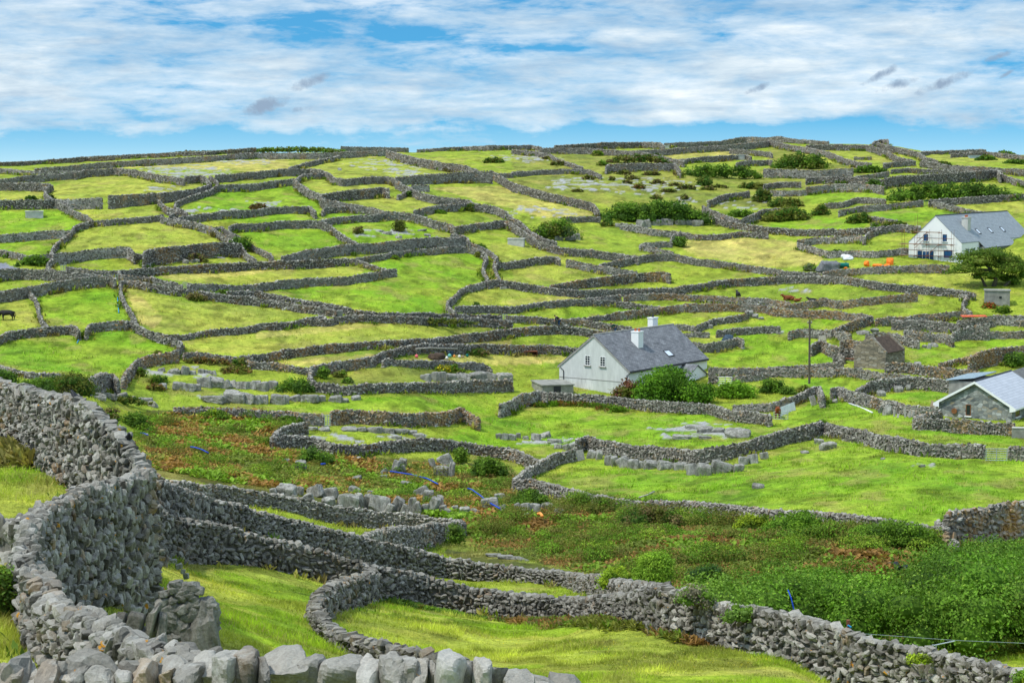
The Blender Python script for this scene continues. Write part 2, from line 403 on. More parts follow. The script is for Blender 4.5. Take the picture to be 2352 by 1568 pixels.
    # end stones
    for e in (0, -1):
        tt = (np.arange(rows) + .5) / rows; x = np.full(rows, X[e]); y = np.full(rows, Y[e]); z = ZB[e] + tt * (ZT[e] - ZB[e])
        T = np.tile([tx[e], ty[e], 0], (rows, 1)); Nn = np.tile([-ty[e], tx[e], 0], (rows, 1))
        push(np.stack([x, y, z], 1), T, Nn, np.stack([np.full(rows, size[0] * .8), thick * (1 - .35 * tt), np.full(rows, (ZT[e]-ZB[e]) / rows * 1.15)], 1), .1)
    # hearting inside
    nx, ny = -ty, tx; c = []
    for lv, wf in ((-.3, .62), (.9, .38)):
        zz = ZB + lv if lv < 0 else ZB + (ZT - ZB) * .93
        for sd in (-1, 1):
            c.append(np.stack([X + sd * nx * thick * wf / 2, Y + sd * ny * thick * wf / 2, zz], 1))
    V = np.concatenate(c); i = np.arange(n - 1)
    fq = np.concatenate([np.stack([i + a*n, i + 1 + a*n, i + 1 + b*n, i + b*n], 1) for a, b in ((0, 2), (2, 3), (3, 1))])
    Vs.append(V); Fs.append(fq + off)
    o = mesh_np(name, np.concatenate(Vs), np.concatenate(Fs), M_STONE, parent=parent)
    return o, Lt, hm
def place_wall(label, P, tint, group, name='stone_wall', thick=None, size=None, kind=None, cope=1.0, dark=1.0, orange=None, cat='wall'):
    P = np.array(P)                                      # X, Y, Ztop
    d = float(np.mean(P[:, 1])) / K
    if size is None: size = (.27, .155) if d < 70 else (.30, .17) if d < 112 else (.34, .19) if d < 165 else (.35, .18) if d < 240 else (.4, .2)
    if kind is None: kind = 5 if d < 36 else 3 if d < 108 else 2
    if thick is None: thick = .75 if d < 50 else .62 if d < 165 else .5
    o, Lt, hm = wall_mesh(name, P[:, 0].copy(), P[:, 1].copy(), 1, P[:, 2].copy(), thick, size, kind, rng, cope=cope)
    o.color = (tint, dark, (1. if d < 45 else .5 if d < 120 else 0) if orange is None else orange, 1)
    tag(o, label, cat, group, 'thing')
    WLOG.append((label, round(Lt, 1), round(hm, 2), round(d, 0), round(float(P[:, 1].min() / K)), round(float(P[:, 1].max() / K))))
    return o
def W(label, s, ph, tint=.15, group='dry stone field walls', **kw):
    """a wall traced along its top; ph = height of its face in the enlarged picture"""
    px = pix(s); n = len(px); ph = ph if hasattr(ph, '__len__') else (ph, ph)
    P = []
    for i, (x, y) in enumerate(px):
        h = (ph[0] + (ph[1] - ph[0]) * i / (n - 1)) / 4
        p = cast(x, y + h, kw.get('dmin', 60)); b = ray(x, y)[1]
        P.append((p[0], p[1], CAMZ + b * p[1]))
    kw.pop('dmin', None)
    return place_wall(label, P, tint, group, **kw)
def NW(label, pts, tint=.1, group='dry stone field walls', **kw):
    """a near wall: picture point of its top and its distance"""
    P = []
    for x, y, d in pts:
        a, b = ray(x, y); Y = d * K; P.append((a * Y, Y, CAMZ + b * Y))
    return place_wall(label, P, tint, group, **kw)
# far hillside, traced along the tops
W('long wall along the skyline with only sky above it, over the straw strips', 'A:-80,350 0,345 400,325 800,295 1300,270 1900,245 2352,212', 36)
W('wall running just below the skyline wall, straw grass in front of it', 'A:320,405 700,375 900,350 1400,320 1900,290 2352,256 B:600,262 900,248 1200,232', 56)
W('topmost of the walls stacked closely above the sharp field corner with the small bush', 'A:-80,398 0,402 300,428 720,425', 42)
W('middle one of the stacked walls, rising to meet the round-topped yellow field', 'A:-80,506 0,505 120,492 240,470 480,455 690,440', 62)
W('lowest of the stacked walls, straight, above the small strip with a bush', 'A:-80,535 0,535 250,535 420,545 470,550', 72)
W('short wall end hooking down to the small bush at the yellow field corner', 'A:485,555 430,580 415,615 432,650 500,690', 55)
W('wall curving over the top of the round-topped yellow field', 'A:690,440 800,415 1050,402 1200,410 1350,440 1480,470 1600,478 1690,495', 66)
W('bulging wall closing the round-topped yellow field beside the curving lane', 'A:1700,478 1840,465 1900,490 1940,540', 66)
W('tall wall below the round-topped yellow field, ending at a field gap', 'A:1940,545 1800,590 1500,628 1250,640 1000,650', (62, 122))
W('wall stub on the other side of the narrow field gap', 'A:940,672 800,680 640,690 500,688', (100, 80))
W('wall above the field with the pale concrete box', 'A:-80,690 0,690 200,690 420,690 510,682', 86)
W('wall stepping down diagonally beside the field with the concrete box', 'A:500,688 600,740 700,800 800,840 850,880', 62)
W('wall across the bottom of the small rectangular straw plot', 'A:840,882 1000,876 1300,850 1450,838 1500,828', 52)
W('short steep wall from the tall gap wall down to the wall junction', 'A:1460,690 1520,755 1640,800 1560,835', 60)
W('sinuous wall on the outer side of the curving lane', 'A:1925,475 2000,515 2000,560 1930,600 1800,640 1680,680 1610,720 1610,765 1690,790 1725,818', 50)
W('wall above the bright green field with the rust coloured bush', 'A:2000,552 2352,545 B:200,512 348,497', 62)
W('low wall under the rust coloured bush, ending at a grassy gap', 'A:1650,850 1800,832 2050,796 2352,776 B:150,756 500,750 550,800', 66)
W('long diagonal wall descending from the wall junction past the big pale field', 'A:1480,842 1600,872 1800,902 1950,952 2050,1012 2150,1072 2220,1105 2260,1180 2352,1235', 62)
W('second diagonal wall with a dark hedge growing in the gap behind it', 'A:1590,852 1750,888 1960,942 2030,932 2120,992 2200,1030 2300,1092 2352,1122 B:130,1182 155,1225', 55)
W('wall across the top of the bright green field beside the two round bushes', 'A:2105,935 2160,913 2352,911 B:250,882 500,876 580,882', 72)
W('wall below the field with the pale concrete box', 'A:-80,1018 0,1010 250,995 450,975 640,968', 74)
W('winding wall descending past the end of the concrete box field', 'A:850,882 740,912 680,938 640,1000 560,1052 500,1112 470,1170 488,1200', 56)
W('tall wall under the big pale field, ending at the notch', 'A:490,1196 700,1166 900,1136 1100,1125 1180,1128 1240,1185', 96)
W('low filling wall in the notch between the two tall walls', 'A:1235,1192 1330,1192', 78)
W('tall wall with brown dead shrub against it, under the big pale field', 'A:1320,1185 1350,1150 1600,1120 1900,1090 2100,1082 2220,1095', (150, 122), .25)
W('wall behind the strip of dry grass above the tarmac road', 'A:-80,1140 0,1150 150,1180 240,1206', 52)
W('ivy covered wall above the tarmac road', 'A:240,1206 360,1200 480,1192', 78)
W('small wall end bending round beside the little grey field gate', 'A:490,1236 442,1268 434,1300 490,1332 556,1346', 58)
W('wall running on from the little grey field gate', 'A:612,1312 800,1326 950,1334 1100,1340', 60)
W('long gently rising wall below the two tall notch walls', 'A:1095,1340 1200,1330 1500,1305 1900,1285 2300,1260 B:0,1257 400,1250 700,1232 850,1226', 72)
W('dark wall immediately below the tarmac road', 'A:-80,1330 0,1330 200,1322 500,1340 700,1364 900,1372 960,1388', (120, 60))
W('wall along the top of the bright field with the blue rope', 'A:-80,1552 0,1535 250,1490 480,1450 700,1410 900,1392 1030,1385 1058,1410', 98)
W('wall between the straw field and the wall meeting point by the lane gate', 'A:1092,1346 1120,1385 1300,1386 1450,1412 1650,1460 1676,1470', 62)
W('long wall over the top of the straw field with the lone pale stone', 'E:1108,62 1150,45 1300,65 1400,90 1600,125 1760,140 2000,180 2352,212 F:0,222 230,242 480,287 740,325', 66)
W('wall under the pale striped field, meeting the square wall end', 'E:1722,85 1850,86 2100,95 2352,90 F:0,88 200,57 500,33 850,22 B:1000,1372 1200,1332 1290,1322', 72)
W('long wall below the narrow bright field, running to the small grey gate', 'E:2090,152 2352,150 F:150,178 300,212 500,240 750,282 1000,332 1200,352 1500,352 1850,362 2255,372', 62)
W('low wall on the skyline beside the scrubby mound', 'B:780,200 1000,206 1400,212', 32)
W('low skyline wall above the rough pasture with the skyline bush', 'B:1480,228 1700,213 1900,204 2150,191 2380,192', 26)
W('wall descending diagonally from the skyline wall corner', 'B:1200,232 1350,276 1500,312 1700,346 1900,372 2000,402 2060,428', 74)
W('tumbled low wall rising across the yellow slope under the mound', 'B:300,392 400,366 560,326 770,286', 42)
W('wall with a wavy top dividing the upper yellow slope', 'A:1980,468 2180,446 2352,437 B:200,410 500,405 620,422 680,452 720,490 800,500 1000,481 1200,476 1260,490 1320,530', 66)
W('curved wall over the small flat olive field', 'B:375,492 430,457 640,444 665,452', 52)
W('longest diagonal wall, zigzagging down between the green fields', 'B:350,500 430,562 500,602 590,640 612,690 750,706 900,736 1080,760 1180,800 1300,800 1430,816 1560,852 1680,890 1790,912 1830,945', 78)
W('wall ending free below the small flat olive field', 'B:600,642 800,610 1000,590 1150,572 1222,590', 88)
W('short low wall piece beside the grassy gap', 'B:610,792 640,762 740,757 850,755', 52)
W('diagonal wall below the big mortared retaining wall', 'B:1285,515 1400,572 1500,622 1650,657 1800,676 1950,692 2000,722 2200,752 2300,802', 70)
W('tiny wall stub with a dark bush on its end', 'B:1300,650 1380,612 1460,600', 42)
W('big mortared retaining wall with a flat sloping top', 'B:1285,482 1600,456 2000,430 2170,422', (70, 122), .1, cope=.5)
W('low block of wall at the foot of the mortared retaining wall', 'B:1430,556 1590,556', 60)
W('wall descending from the retaining wall to the dark hedge', 'B:2170,425 2300,500 2352,532 C:200,592 400,642 600,682 750,722 800,790', 78)
W('tumbled wall across the rough slope above the dark hedge', 'B:2200,452 2352,446 C:0,436 250,421 500,406 700,412 820,462', 42)
W('low wall with a dark bush leaning on it below the yellow plot', 'B:1450,782 1650,746 1850,731 1960,722', 60)
W('wall across the bottom of the small green triangle field', 'B:1825,938 2000,912 2200,886 2290,876', 70)
W('lane wall running down past the concrete trough', 'B:2290,880 2352,902 C:0,907 100,970 170,1022 250,1072 400,1112 500,1132 700,1147 900,1172 1050,1192 1160,1217', 72)
W('lane wall on the far side, under the domed scrub bush', 'B:2290,800 2352,850 C:80,892 170,982 300,1052 410,1075', 52)
W('wall above the field with the two round bushes', 'B:570,882 700,861 850,842 960,832 1050,836 1190,815', 60)
W('wall dropping diagonally beside the field with the two round bushes', 'B:575,886 680,922 760,982 860,1052 940,1098', 66)
W('broad wall below the two round bushes, ending at a field gap', 'B:235,1208 350,1176 500,1151 800,1106 1100,1086 1400,1056 1650,1036 1850,1046 1925,1030', (90, 105))
W('small wall link at the top of the narrow lane', 'B:1790,1000 1900,1012 1940,1032 1965,1085', 58)
W('wall sweeping round the top of the large bright green field into the lane', 'B:870,1227 1050,1206 1300,1161 1600,1136 1900,1116 2000,1130 2090,1170 2125,1205 2092,1270 2085,1330 2130,1410 2122,1440', 58)
W('short wall slanting down to the square wall end', 'B:830,1236 950,1242 1050,1282 1150,1312 1220,1328', 46)
W('outer wall of the narrow sunken lane beside the large bright green field', 'B:1960,1082 2050,1112 2150,1162 2220,1212 2185,1262 2202,1332 2232,1402 2245,1430', 46)
W('short straight wall ending free in the yellow field', 'B:2212,1272 2352,1258 C:200,1226 400,1208 440,1232', 62)
W('curving wall at the end of the large bright green field', 'F:2122,60 1950,102 1870,142 1820,200 1762,245 1758,290 1830,340', 58)
W('wall with the small dark shrub on top below the yellow field', 'F:1830,290 2100,286 2352,296 G:200,261 500,226 750,216 1000,190', 60)
W('long wall across the middle of the hillside, from the lane to the tree', 'F:2130,62 2200,42 2352,60 G:200,92 400,122 600,141 900,136 1200,131 1500,116 1800,70 2000,42 2352,22 H:150,12 400,10 700,18 1000,70 1400,110 1700,132 1905,165', 68)
W('skyline wall starting beside the notch of sky', 'C:-30,192 0,190 180,190 270,206', 34)
W('skyline wall with the rusty scrub tuft on it', 'C:390,192 600,180 850,163 1200,159 1360,166 1400,196', 56)
W('wall slanting down from the skyline through the rough pasture', 'C:0,226 200,246 350,271 430,321 560,356 650,392', 40)
W('wall with dark scrub along its foot below the skyline', 'C:250,210 700,216 1000,236 1250,261 1400,296 1580,337', 54)
W('long upper wall sweeping from the little white shed down past the hedge top', 'C:1050,241 1400,226 1700,201 1950,191 2352,150 D:0,140 200,186 400,216 560,251 700,311 820,341 950,357', 55)
W('wall over the highest bump of the skyline', 'C:1400,166 1700,161 1900,151 2000,131 2150,111 2352,121 D:100,106 230,131 400,142 560,156', 40)
W('wall leading up to the little white shed', 'C:1530,322 1700,301 2000,281 2075,276', 46)
W('short wall behind the little white shed', 'C:2140,276 2200,292', 40)
W('wall below the top bump, above the hedge with ivy', 'C:2000,221 2100,226 2352,252 D:40,262', 46)
W('wall block at the top of the big dark hedge on the slope', 'C:862,382 900,361 1200,351 1500,356 1545,420', 72)
W('wall piece beyond the end of the dark slope hedge', 'C:2060,347 2200,331 2352,326 D:40,330', 46)
W('overgrown wall above the small sunken green plot', 'C:1800,702 1950,642 2180,611', 58, .3)
W('wall dipping under the bright shrubs of the sunken plot', 'C:1750,742 1850,792 2000,851 2100,871 2200,831 2300,781 2352,771 D:200,762', 80, .3)
W('wall below the limestone ledge of the dark hedge', 'C:1000,902 1150,931 1300,961 1500,976 1535,1002', 58)
W('wall with round scrub clumps over the tall pale hay field', 'C:1460,1062 1470,1022 1540,987 1700,1011 1900,1011 2100,981 2352,1000', 50)
W('wall below the bright field with the upright stone', 'C:1850,852 2000,891 2200,921 2352,941 D:300,961 600,961 900,951 1080,931', 58, .25)
W('short wall topped by the round dark bush', 'C:1175,1106 1200,1091 1400,1076 1470,1077', 48)
W('wall slanting from the round dark bush to the wall crossing', 'C:1180,1098 1250,1112 1350,1141 1480,1166', 50)
W('long wall under the tall pale hay field, running to the slate heap', 'C:800,1282 1000,1242 1250,1197 1350,1187 1500,1187 1700,1231 2000,1266 2352,1312 D:200,1351 480,1356', 64)
W('wall slanting down to the square brown wall end', 'C:500,1241 600,1256 750,1286 950,1316 1150,1351', 68)
W('brown wall with a square end in the yellow field', 'C:350,1481 600,1431 800,1406 1150,1361 1400,1351 1450,1370', (70, 90), .45)
W('short rough wall joining the dark hedge', 'C:500,852 700,841 810,850', 50)
W('small stone enclosure on the hilltop at the end of the ridge', 'D:960,170 980,150 1040,138 1100,136 1106,170', 46)
W('wall running down from the hilltop enclosure along the ridge', 'D:1000,166 1100,191 1200,211 1380,251 1450,301 1560,332', 58)
W('wall below the hilltop enclosure, curving to the small pens', 'D:350,186 600,181 900,186 1000,211 1100,251 1200,301 1330,326', 54)
W('low wall closing the small pen under the ridge', 'D:1060,357 1200,336 1355,331', 50)
W('very short wall on the green knoll under the ridge', 'D:790,297 950,296', 28)
W('wall with scrub on it, running towards the ridge saddle', 'D:1400,332 1500,341 1650,371 1900,386 2352,411', 60)
W('low skyline wall beyond the dip of the ridge', 'D:1400,248 1700,236 2000,226', 36)
W('faint wall beyond the blue grey sheet shed', 'D:1680,266 2000,246 2250,276 2400,292', 38)
W('grey wall in front of the ivy hedge on the upper slope', 'D:-40,404 0,406 300,416 450,421 700,406 780,401', 80)
W('wall directly above the big smooth grey wall', 'D:1130,411 1300,401 1500,411 1800,421 2100,431', 40)
W('big smooth grey wall above the long green hedge', 'D:1070,491 1200,471 1500,456 1800,436 2000,421 2110,411 2135,450', (100, 85), .05)
W('wall with yellowed turf on its top below the ivy hedge', 'D:350,492 450,481 700,476 900,491 1070,501', 60)
W('wall dropping away behind the end of the long green hedge', 'D:2130,452 2250,491 2400,530', 60)
W('short wall below the bushy mound on the upper slope', 'D:800,472 950,456 1110,430', 44)
W('small grey wall block at the edge of the ivy scrub', 'D:-40,548 100,526 300,526', 52)
W('brownish wall above the bright strip field', 'D:350,572 600,546 900,546 1060,572', 72, .3)
W('ivy topped wall beside the brownish wall', 'D:-40,600 150,611 350,600', 48, .3)
W('curved wall under the bright strip field', 'D:520,722 700,711 800,671 900,671 1080,686', 52)
W('wall leading to the green field gate under the long hedge', 'D:650,792 850,746 1100,731 1300,706 1420,696', 56, .3)
W('wall along the foot of the long green hedge', 'D:1480,692 1600,681 1900,666 2100,651 2400,636', 60)
W('wall running from the green gate behind the white house', 'D:1490,695 1650,731 1800,771 1950,801 2200,802', 52)
W('low wall under the dark scrub beside the bright gate field', 'D:870,822 1000,851 1190,882', 48)
W('wall rising to the scaffolding of the white house', 'D:890,1022 930,982 1050,941 1200,921 1400,936', 60)
W('straight wall with the upright end stone near the scaffolding', 'D:270,1062 450,1036 700,1026 850,1021 890,1045', 60, .2)
W('wall dropping to the foot of the scaffolding', 'D:275,1084 400,1121 500,1151 560,1168 800,1156 1000,1166 1200,1141 1290,1136', 58, .2)
W('wall in front of the orange sacks and the white house', 'D:500,1357 700,1326 1000,1301 1300,1291 1660,1291', 68, .3)
# middle of the valley
W('brown wall in front of the lying cattle', 'H:150,277 300,256 420,236 520,216 620,241 750,236 1000,201 1200,181 1370,171', (65, 72), .6)
W('wall beyond the brown cattle wall, ending at a narrow gap', 'G:1030,190 1100,181 1400,171 1700,191 2352,222 H:200,256', 56, .4)
W('long brown wall passing the gable of the cottage field', 'G:920,352 1200,321 1450,286 1600,271 2000,263 2352,281 H:0,300 300,321 600,336 900,366 960,382', 68, .45)
W('wall on from the gap, sloping down behind the green triangle', 'G:750,231 900,231 1100,261 1300,291 1430,302', 52)
W('wall beneath the bright green triangle, where a person bends', 'F:2300,372 2352,378 G:200,386 420,402 600,402 700,421 900,456 1100,481', 58)
W('double wall behind the person in dark clothes', 'G:450,412 700,392 930,358', 50)
W('long wall below the yellow meadow, climbing to the cottage', 'E:2200,748 2352,737 F:300,691 600,651 900,621 1200,606 1400,596 1560,591 1750,571 2000,536 2352,491 G:300,471 500,471 700,491 880,521', 76, .3)
W('wall behind the heap of fishing floats', 'F:1060,770 1100,741 1150,711 1300,671 1500,641 1800,641 2100,636 2352,651 G:300,641 500,661 610,676', 78, .25)
W('rocky tumbled wall behind the cottage chimney', 'G:1690,472 1850,401 2100,371 2170,335', 60, .2)
W('wall at the back of the cottage roof ridge', 'G:1480,458 1600,461 1700,482', 50)
W('wall with the dark tarpaulin resting on it', 'G:1880,516 2100,491 2352,476 H:110,480', 60)
W('low wall of the small rushy plot behind the cottage', 'G:1570,537 1700,531 1810,537', 40)
W('curved stone wall bulging beside the cottage roof', 'G:1660,615 1800,632 1950,612 2080,572 2125,600', 82, .1)
W('long wall behind the telegraph pole', 'G:1810,850 2000,862 2352,857 H:400,857 800,862 1000,892 1200,922 1330,932', 78, .3)
W('second wall just beyond the telegraph pole wall', 'H:0,856 200,838 400,820 590,806 690,792', 52, .3)
W('wall across the yard between road gate and hedge', 'G:1810,930 1890,932', 70)
W('wall between the hedge and the yard gate', 'G:2030,940 2200,925 2352,905', 52)
W('wall over the straw strip under the bracken corner', 'E:1690,718 1900,717 2100,751 2300,801 F:0,803 200,817 400,847 510,855', 62, .35)
W('wall curving up to the rushy plot below the long meadow wall', 'F:500,846 700,811 1000,761 1085,747', 88, .4)
W('long wall curving under the rushy plot to the flat roofed shed', 'F:505,872 492,930 530,990 620,1001 850,1021 1050,1001 1300,991 1700,986 2000,971 2352,966', (70, 100))
W('wall with yellow flowers growing in front of it', 'F:1165,790 1200,767 1400,786 1800,801 2100,816 2150,841 2162,870', 62)
W('wall above the ferny corner, ending at the pale green gate', 'E:1600,1218 1900,1216 2352,1241 F:200,1251 400,1271 622,1282', (60, 105), .5)
W('tall brown wall with white window frames leaning against it', 'F:690,1262 850,1241 1100,1261 1400,1281 1600,1266 1750,1266 1880,1221 1960,1271 2050,1322', (120, 110), .75)
W('curving wall enclosing the grassy shelf above the crags', 'F:470,1348 350,1372 220,1422 160,1478 J:152,165 200,148 400,146 550,166 700,216 950,226 1200,196 1550,176 1800,186 2050,221 2352,262 K:100,311 268,370', (110, 95), .1)
W('thin wall hidden by shrubs at the foot of the bright field', 'E:-60,830 0,840 150,881 300,906 590,911', 50, .2)
W('brown wall curving down to the crags from the field corner', 'E:1130,960 1165,885 1240,801 1350,746 1500,721 1640,706', (90, 100), .6)
W('ruined piece of wall beside the dark shrub', 'E:840,948 950,902 1050,912 1085,962', 150, .25)
W('wall between the black cow and the bright field', 'E:240,136 320,201 350,271 360,351 400,431 442,472', 42)
W('wall below the black cow, ending at a grassy gap', 'E:-80,580 0,555 100,516 400,481 640,466 700,476 728,520', 82, .35)
W('wall beyond the grassy gap with the blue rope', 'E:790,520 830,452 1000,436 1160,426', 76, .5)
W('wall dividing the bright green field from the straw field', 'E:1104,62 1112,160 1150,251 1220,361 1240,401 1250,430', 46)
W('wall curving round the corner of the yellow field above the crags', 'E:1160,432 1200,416 1280,471 1400,521 1500,556 1600,581 1680,621 1650,660 1625,705', 76, .2)
W('long wall over the yellow meadow, ivy on part of it', 'E:1520,557 1700,546 2000,501 2200,491 2352,466 F:0,452 300,441 450,402 640,412 850,372 1000,371 1200,376 1500,391 1900,401 2100,401 2352,430', (50, 72))
W('short wall end with the squared stone pillar behind', 'F:440,404 620,372 640,402', 40)
W('wall rising to the ruin corner from the roadside', 'H:580,502 700,461 850,401 950,375', 90, .5)
W('tumbled wall behind the telegraph pole top', 'H:190,530 280,497 570,511 760,541', 72, .35)
W('wall running behind the roofless ruins', 'H:990,402 1300,381 1600,351 1780,336 1870,346', 74, .55)
W('narrow wall climbing beside the concrete shed', 'H:1870,346 1800,311 1785,262 1830,196 1760,180', 52)
W('tall front wall of the roofless ruins yard', 'H:1140,412 1500,431 1760,452', 90, .15)
W('wall in front of the rusty roofed barn', 'H:1080,812 1300,811 1450,841 1800,871 1945,892', 90, .5)
W('low stretch of brown wall rising behind the stone bungalow', 'H:1570,825 1700,776 1845,751', 60, .55)
W('tall brown curved wall behind the stone bungalow', 'H:1842,765 1950,701 2100,676 2400,651', 150, .7)
W('wall of large slabs round the little green paddock', 'H:810,1055 950,981 1150,950 1350,936 1500,951 1740,991', 110, .15)
W('wall with leaning timber against it, below the little green paddock', 'H:580,1045 650,1031 800,1081 950,1121 1100,1161 1300,1201 1560,1215', (110, 95), .25)
W('garden wall with the pallet leaning on it', 'H:-320,1195 0,1190 200,1131 380,1051 470,1021 505,1110', (60, 110), .2)
W('garden wall in front of the cottage and its shrub', 'G:320,1082 500,1091 700,1101 950,1121 1200,1151 1600,1181 1800,1186 2000,1241 2352,1285 H:20,1300', (90, 95), .2)
W('rough wall beside the flat roofed shed', 'F:2240,1190 2352,1150 G:100,1090 270,1062 320,1082', 120, .15)
W('wall climbing from the crag foot to the corner of the bright field', 'K:20,542 100,481 250,381 400,311 575,268', 100, .05)
W('wall round the top of the large bright field, on its limestone ledge', 'K:590,190 680,146 800,181 1000,216 1300,246 1700,276 2000,231 2352,136 L:200,81 400,41 490,22', (120, 135), .08)
W('long wall along the bottom of the large bright field, above the bracken', 'K:20,547 200,551 400,601 700,671 900,711 1150,761 1300,747 1600,747 2000,791 2352,821 L:300,831 600,861 900,891 1200,931 1400,971 1580,991', (100, 90), .15)
W('wall from the bright field corner to the wide metal gate', 'L:485,26 600,46 800,81 1000,131 1200,171 1400,206 1700,221 1985,221', (110, 130), .1)
W('wall end on the other side of the wide metal gate', 'L:2212,242 2450,256', 122, .1)
W('tall brown stone wall with ivy hanging at its end', 'L:1640,872 1720,850 1820,831 2000,811 2200,771 2450,745', (300, 330), .65, size=(.42, .26), kind=3)
W('short wall sloping down in front of the ivy', 'L:1560,965 1566,915 1600,960 1680,1081 1720,1125', 70, .1)
# the near walls
NW('massive wall climbing past the grassy slope, a crow perched on it', [(-60, 862, 46), (0, 878, 43), (75, 899, 40), (150, 917, 37), (207, 932, 35), (250, 985, 34), (290, 1018, 33), (315, 1050, 32.4), (338, 1082, 32)], thick=.68, size=(.22, .135), dark=.9)
NW('massive curved wall with orange lichen sweeping round the hollow', [(330, 1088, 32.2), (310, 1104, 31.5), (250, 1116, 30.3), (205, 1128, 29), (162, 1149, 27.8), (125, 1163, 26.5), (84, 1190, 24.6), (66, 1224, 23.4), (60, 1272, 22), (78, 1320, 20.6), (105, 1362, 19.2), (140, 1410, 18), (200, 1437, 16.8), (275, 1461, 15.7), (337, 1488, 14.9), (400, 1506, 14.2), (470, 1530, 13.5)], thick=.6, size=(.21, .13), kind=5, dark=.9)
NW('low wall butting against the massive curved wall', [(-60, 1206, 26.4), (0, 1203, 26), (45, 1206, 25.5), (76, 1200, 25)], size=(.34, .25))
NW('dark wall with the loop, running from the massive wall to the thicket', [(352, 1168, 50), (370, 1183, 52), (430, 1198, 53.5), (500, 1211, 55), (588, 1235, 56), (713, 1262, 57), (763, 1273, 57.3), (838, 1297, 57.3), (875, 1308, 58), (963, 1323, 60), (1088, 1353, 60), (1176, 1366, 59), (1301, 1376, 57), (1370, 1375, 54), (1426, 1373, 50), (1501, 1361, 47), (1535, 1354, 46)], dark=.72, thick=.7)
NW('wall running down beside the dark thicket, past the rusty post', [(1536, 1352, 46), (1590, 1372, 45), (1651, 1388, 44), (1764, 1401, 42), (1889, 1428, 40), (1989, 1466, 38.5), (2139, 1503, 37), (2289, 1526, 35), (2420, 1556, 33)], thick=.7, size=(.27, .16))
NW('dark wall parallel to the looped wall across the narrow lane', [(330, 1100, 52), (390, 1120, 56), (450, 1138, 60), (588, 1178, 64), (688, 1203, 67), (763, 1219, 70), (838, 1238, 73), (913, 1254, 75), (1013, 1278, 77), (1176, 1303, 76.5), (1301, 1317, 74), (1370, 1327, 68), (1426, 1336, 62), (1490, 1346, 53), (1531, 1352, 47.5)], dark=.8, thick=.7)
NW('thinner wall below the crags, ending in an ivied corner', [(333, 1086, 88), (390, 1106, 92), (450, 1112, 96), (500, 1118, 98), (588, 1131, 100), (688, 1147, 102), (813, 1171, 104), (900, 1179, 105), (963, 1184, 105), (1063, 1198, 104)])
NW('ivied cross wall closing the long narrow plot', [(1064, 1199, 104), (1010, 1204, 100), (963, 1209, 96), (900, 1217, 90), (845, 1226, 84), (830, 1236, 76)], .2)
NW('dark wall curling in a loop across the front meadow', [(856, 1310, 57), (838, 1322, 54.5), (800, 1331, 51), (757, 1344, 48), (730, 1372, 45.5), (726, 1408, 43.5), (748, 1440, 41.8), (800, 1464, 40), (870, 1482, 38.5), (950, 1495, 37.5), (1020, 1508, 36.5), (1070, 1522, 36)], dark=.7, thick=.75)
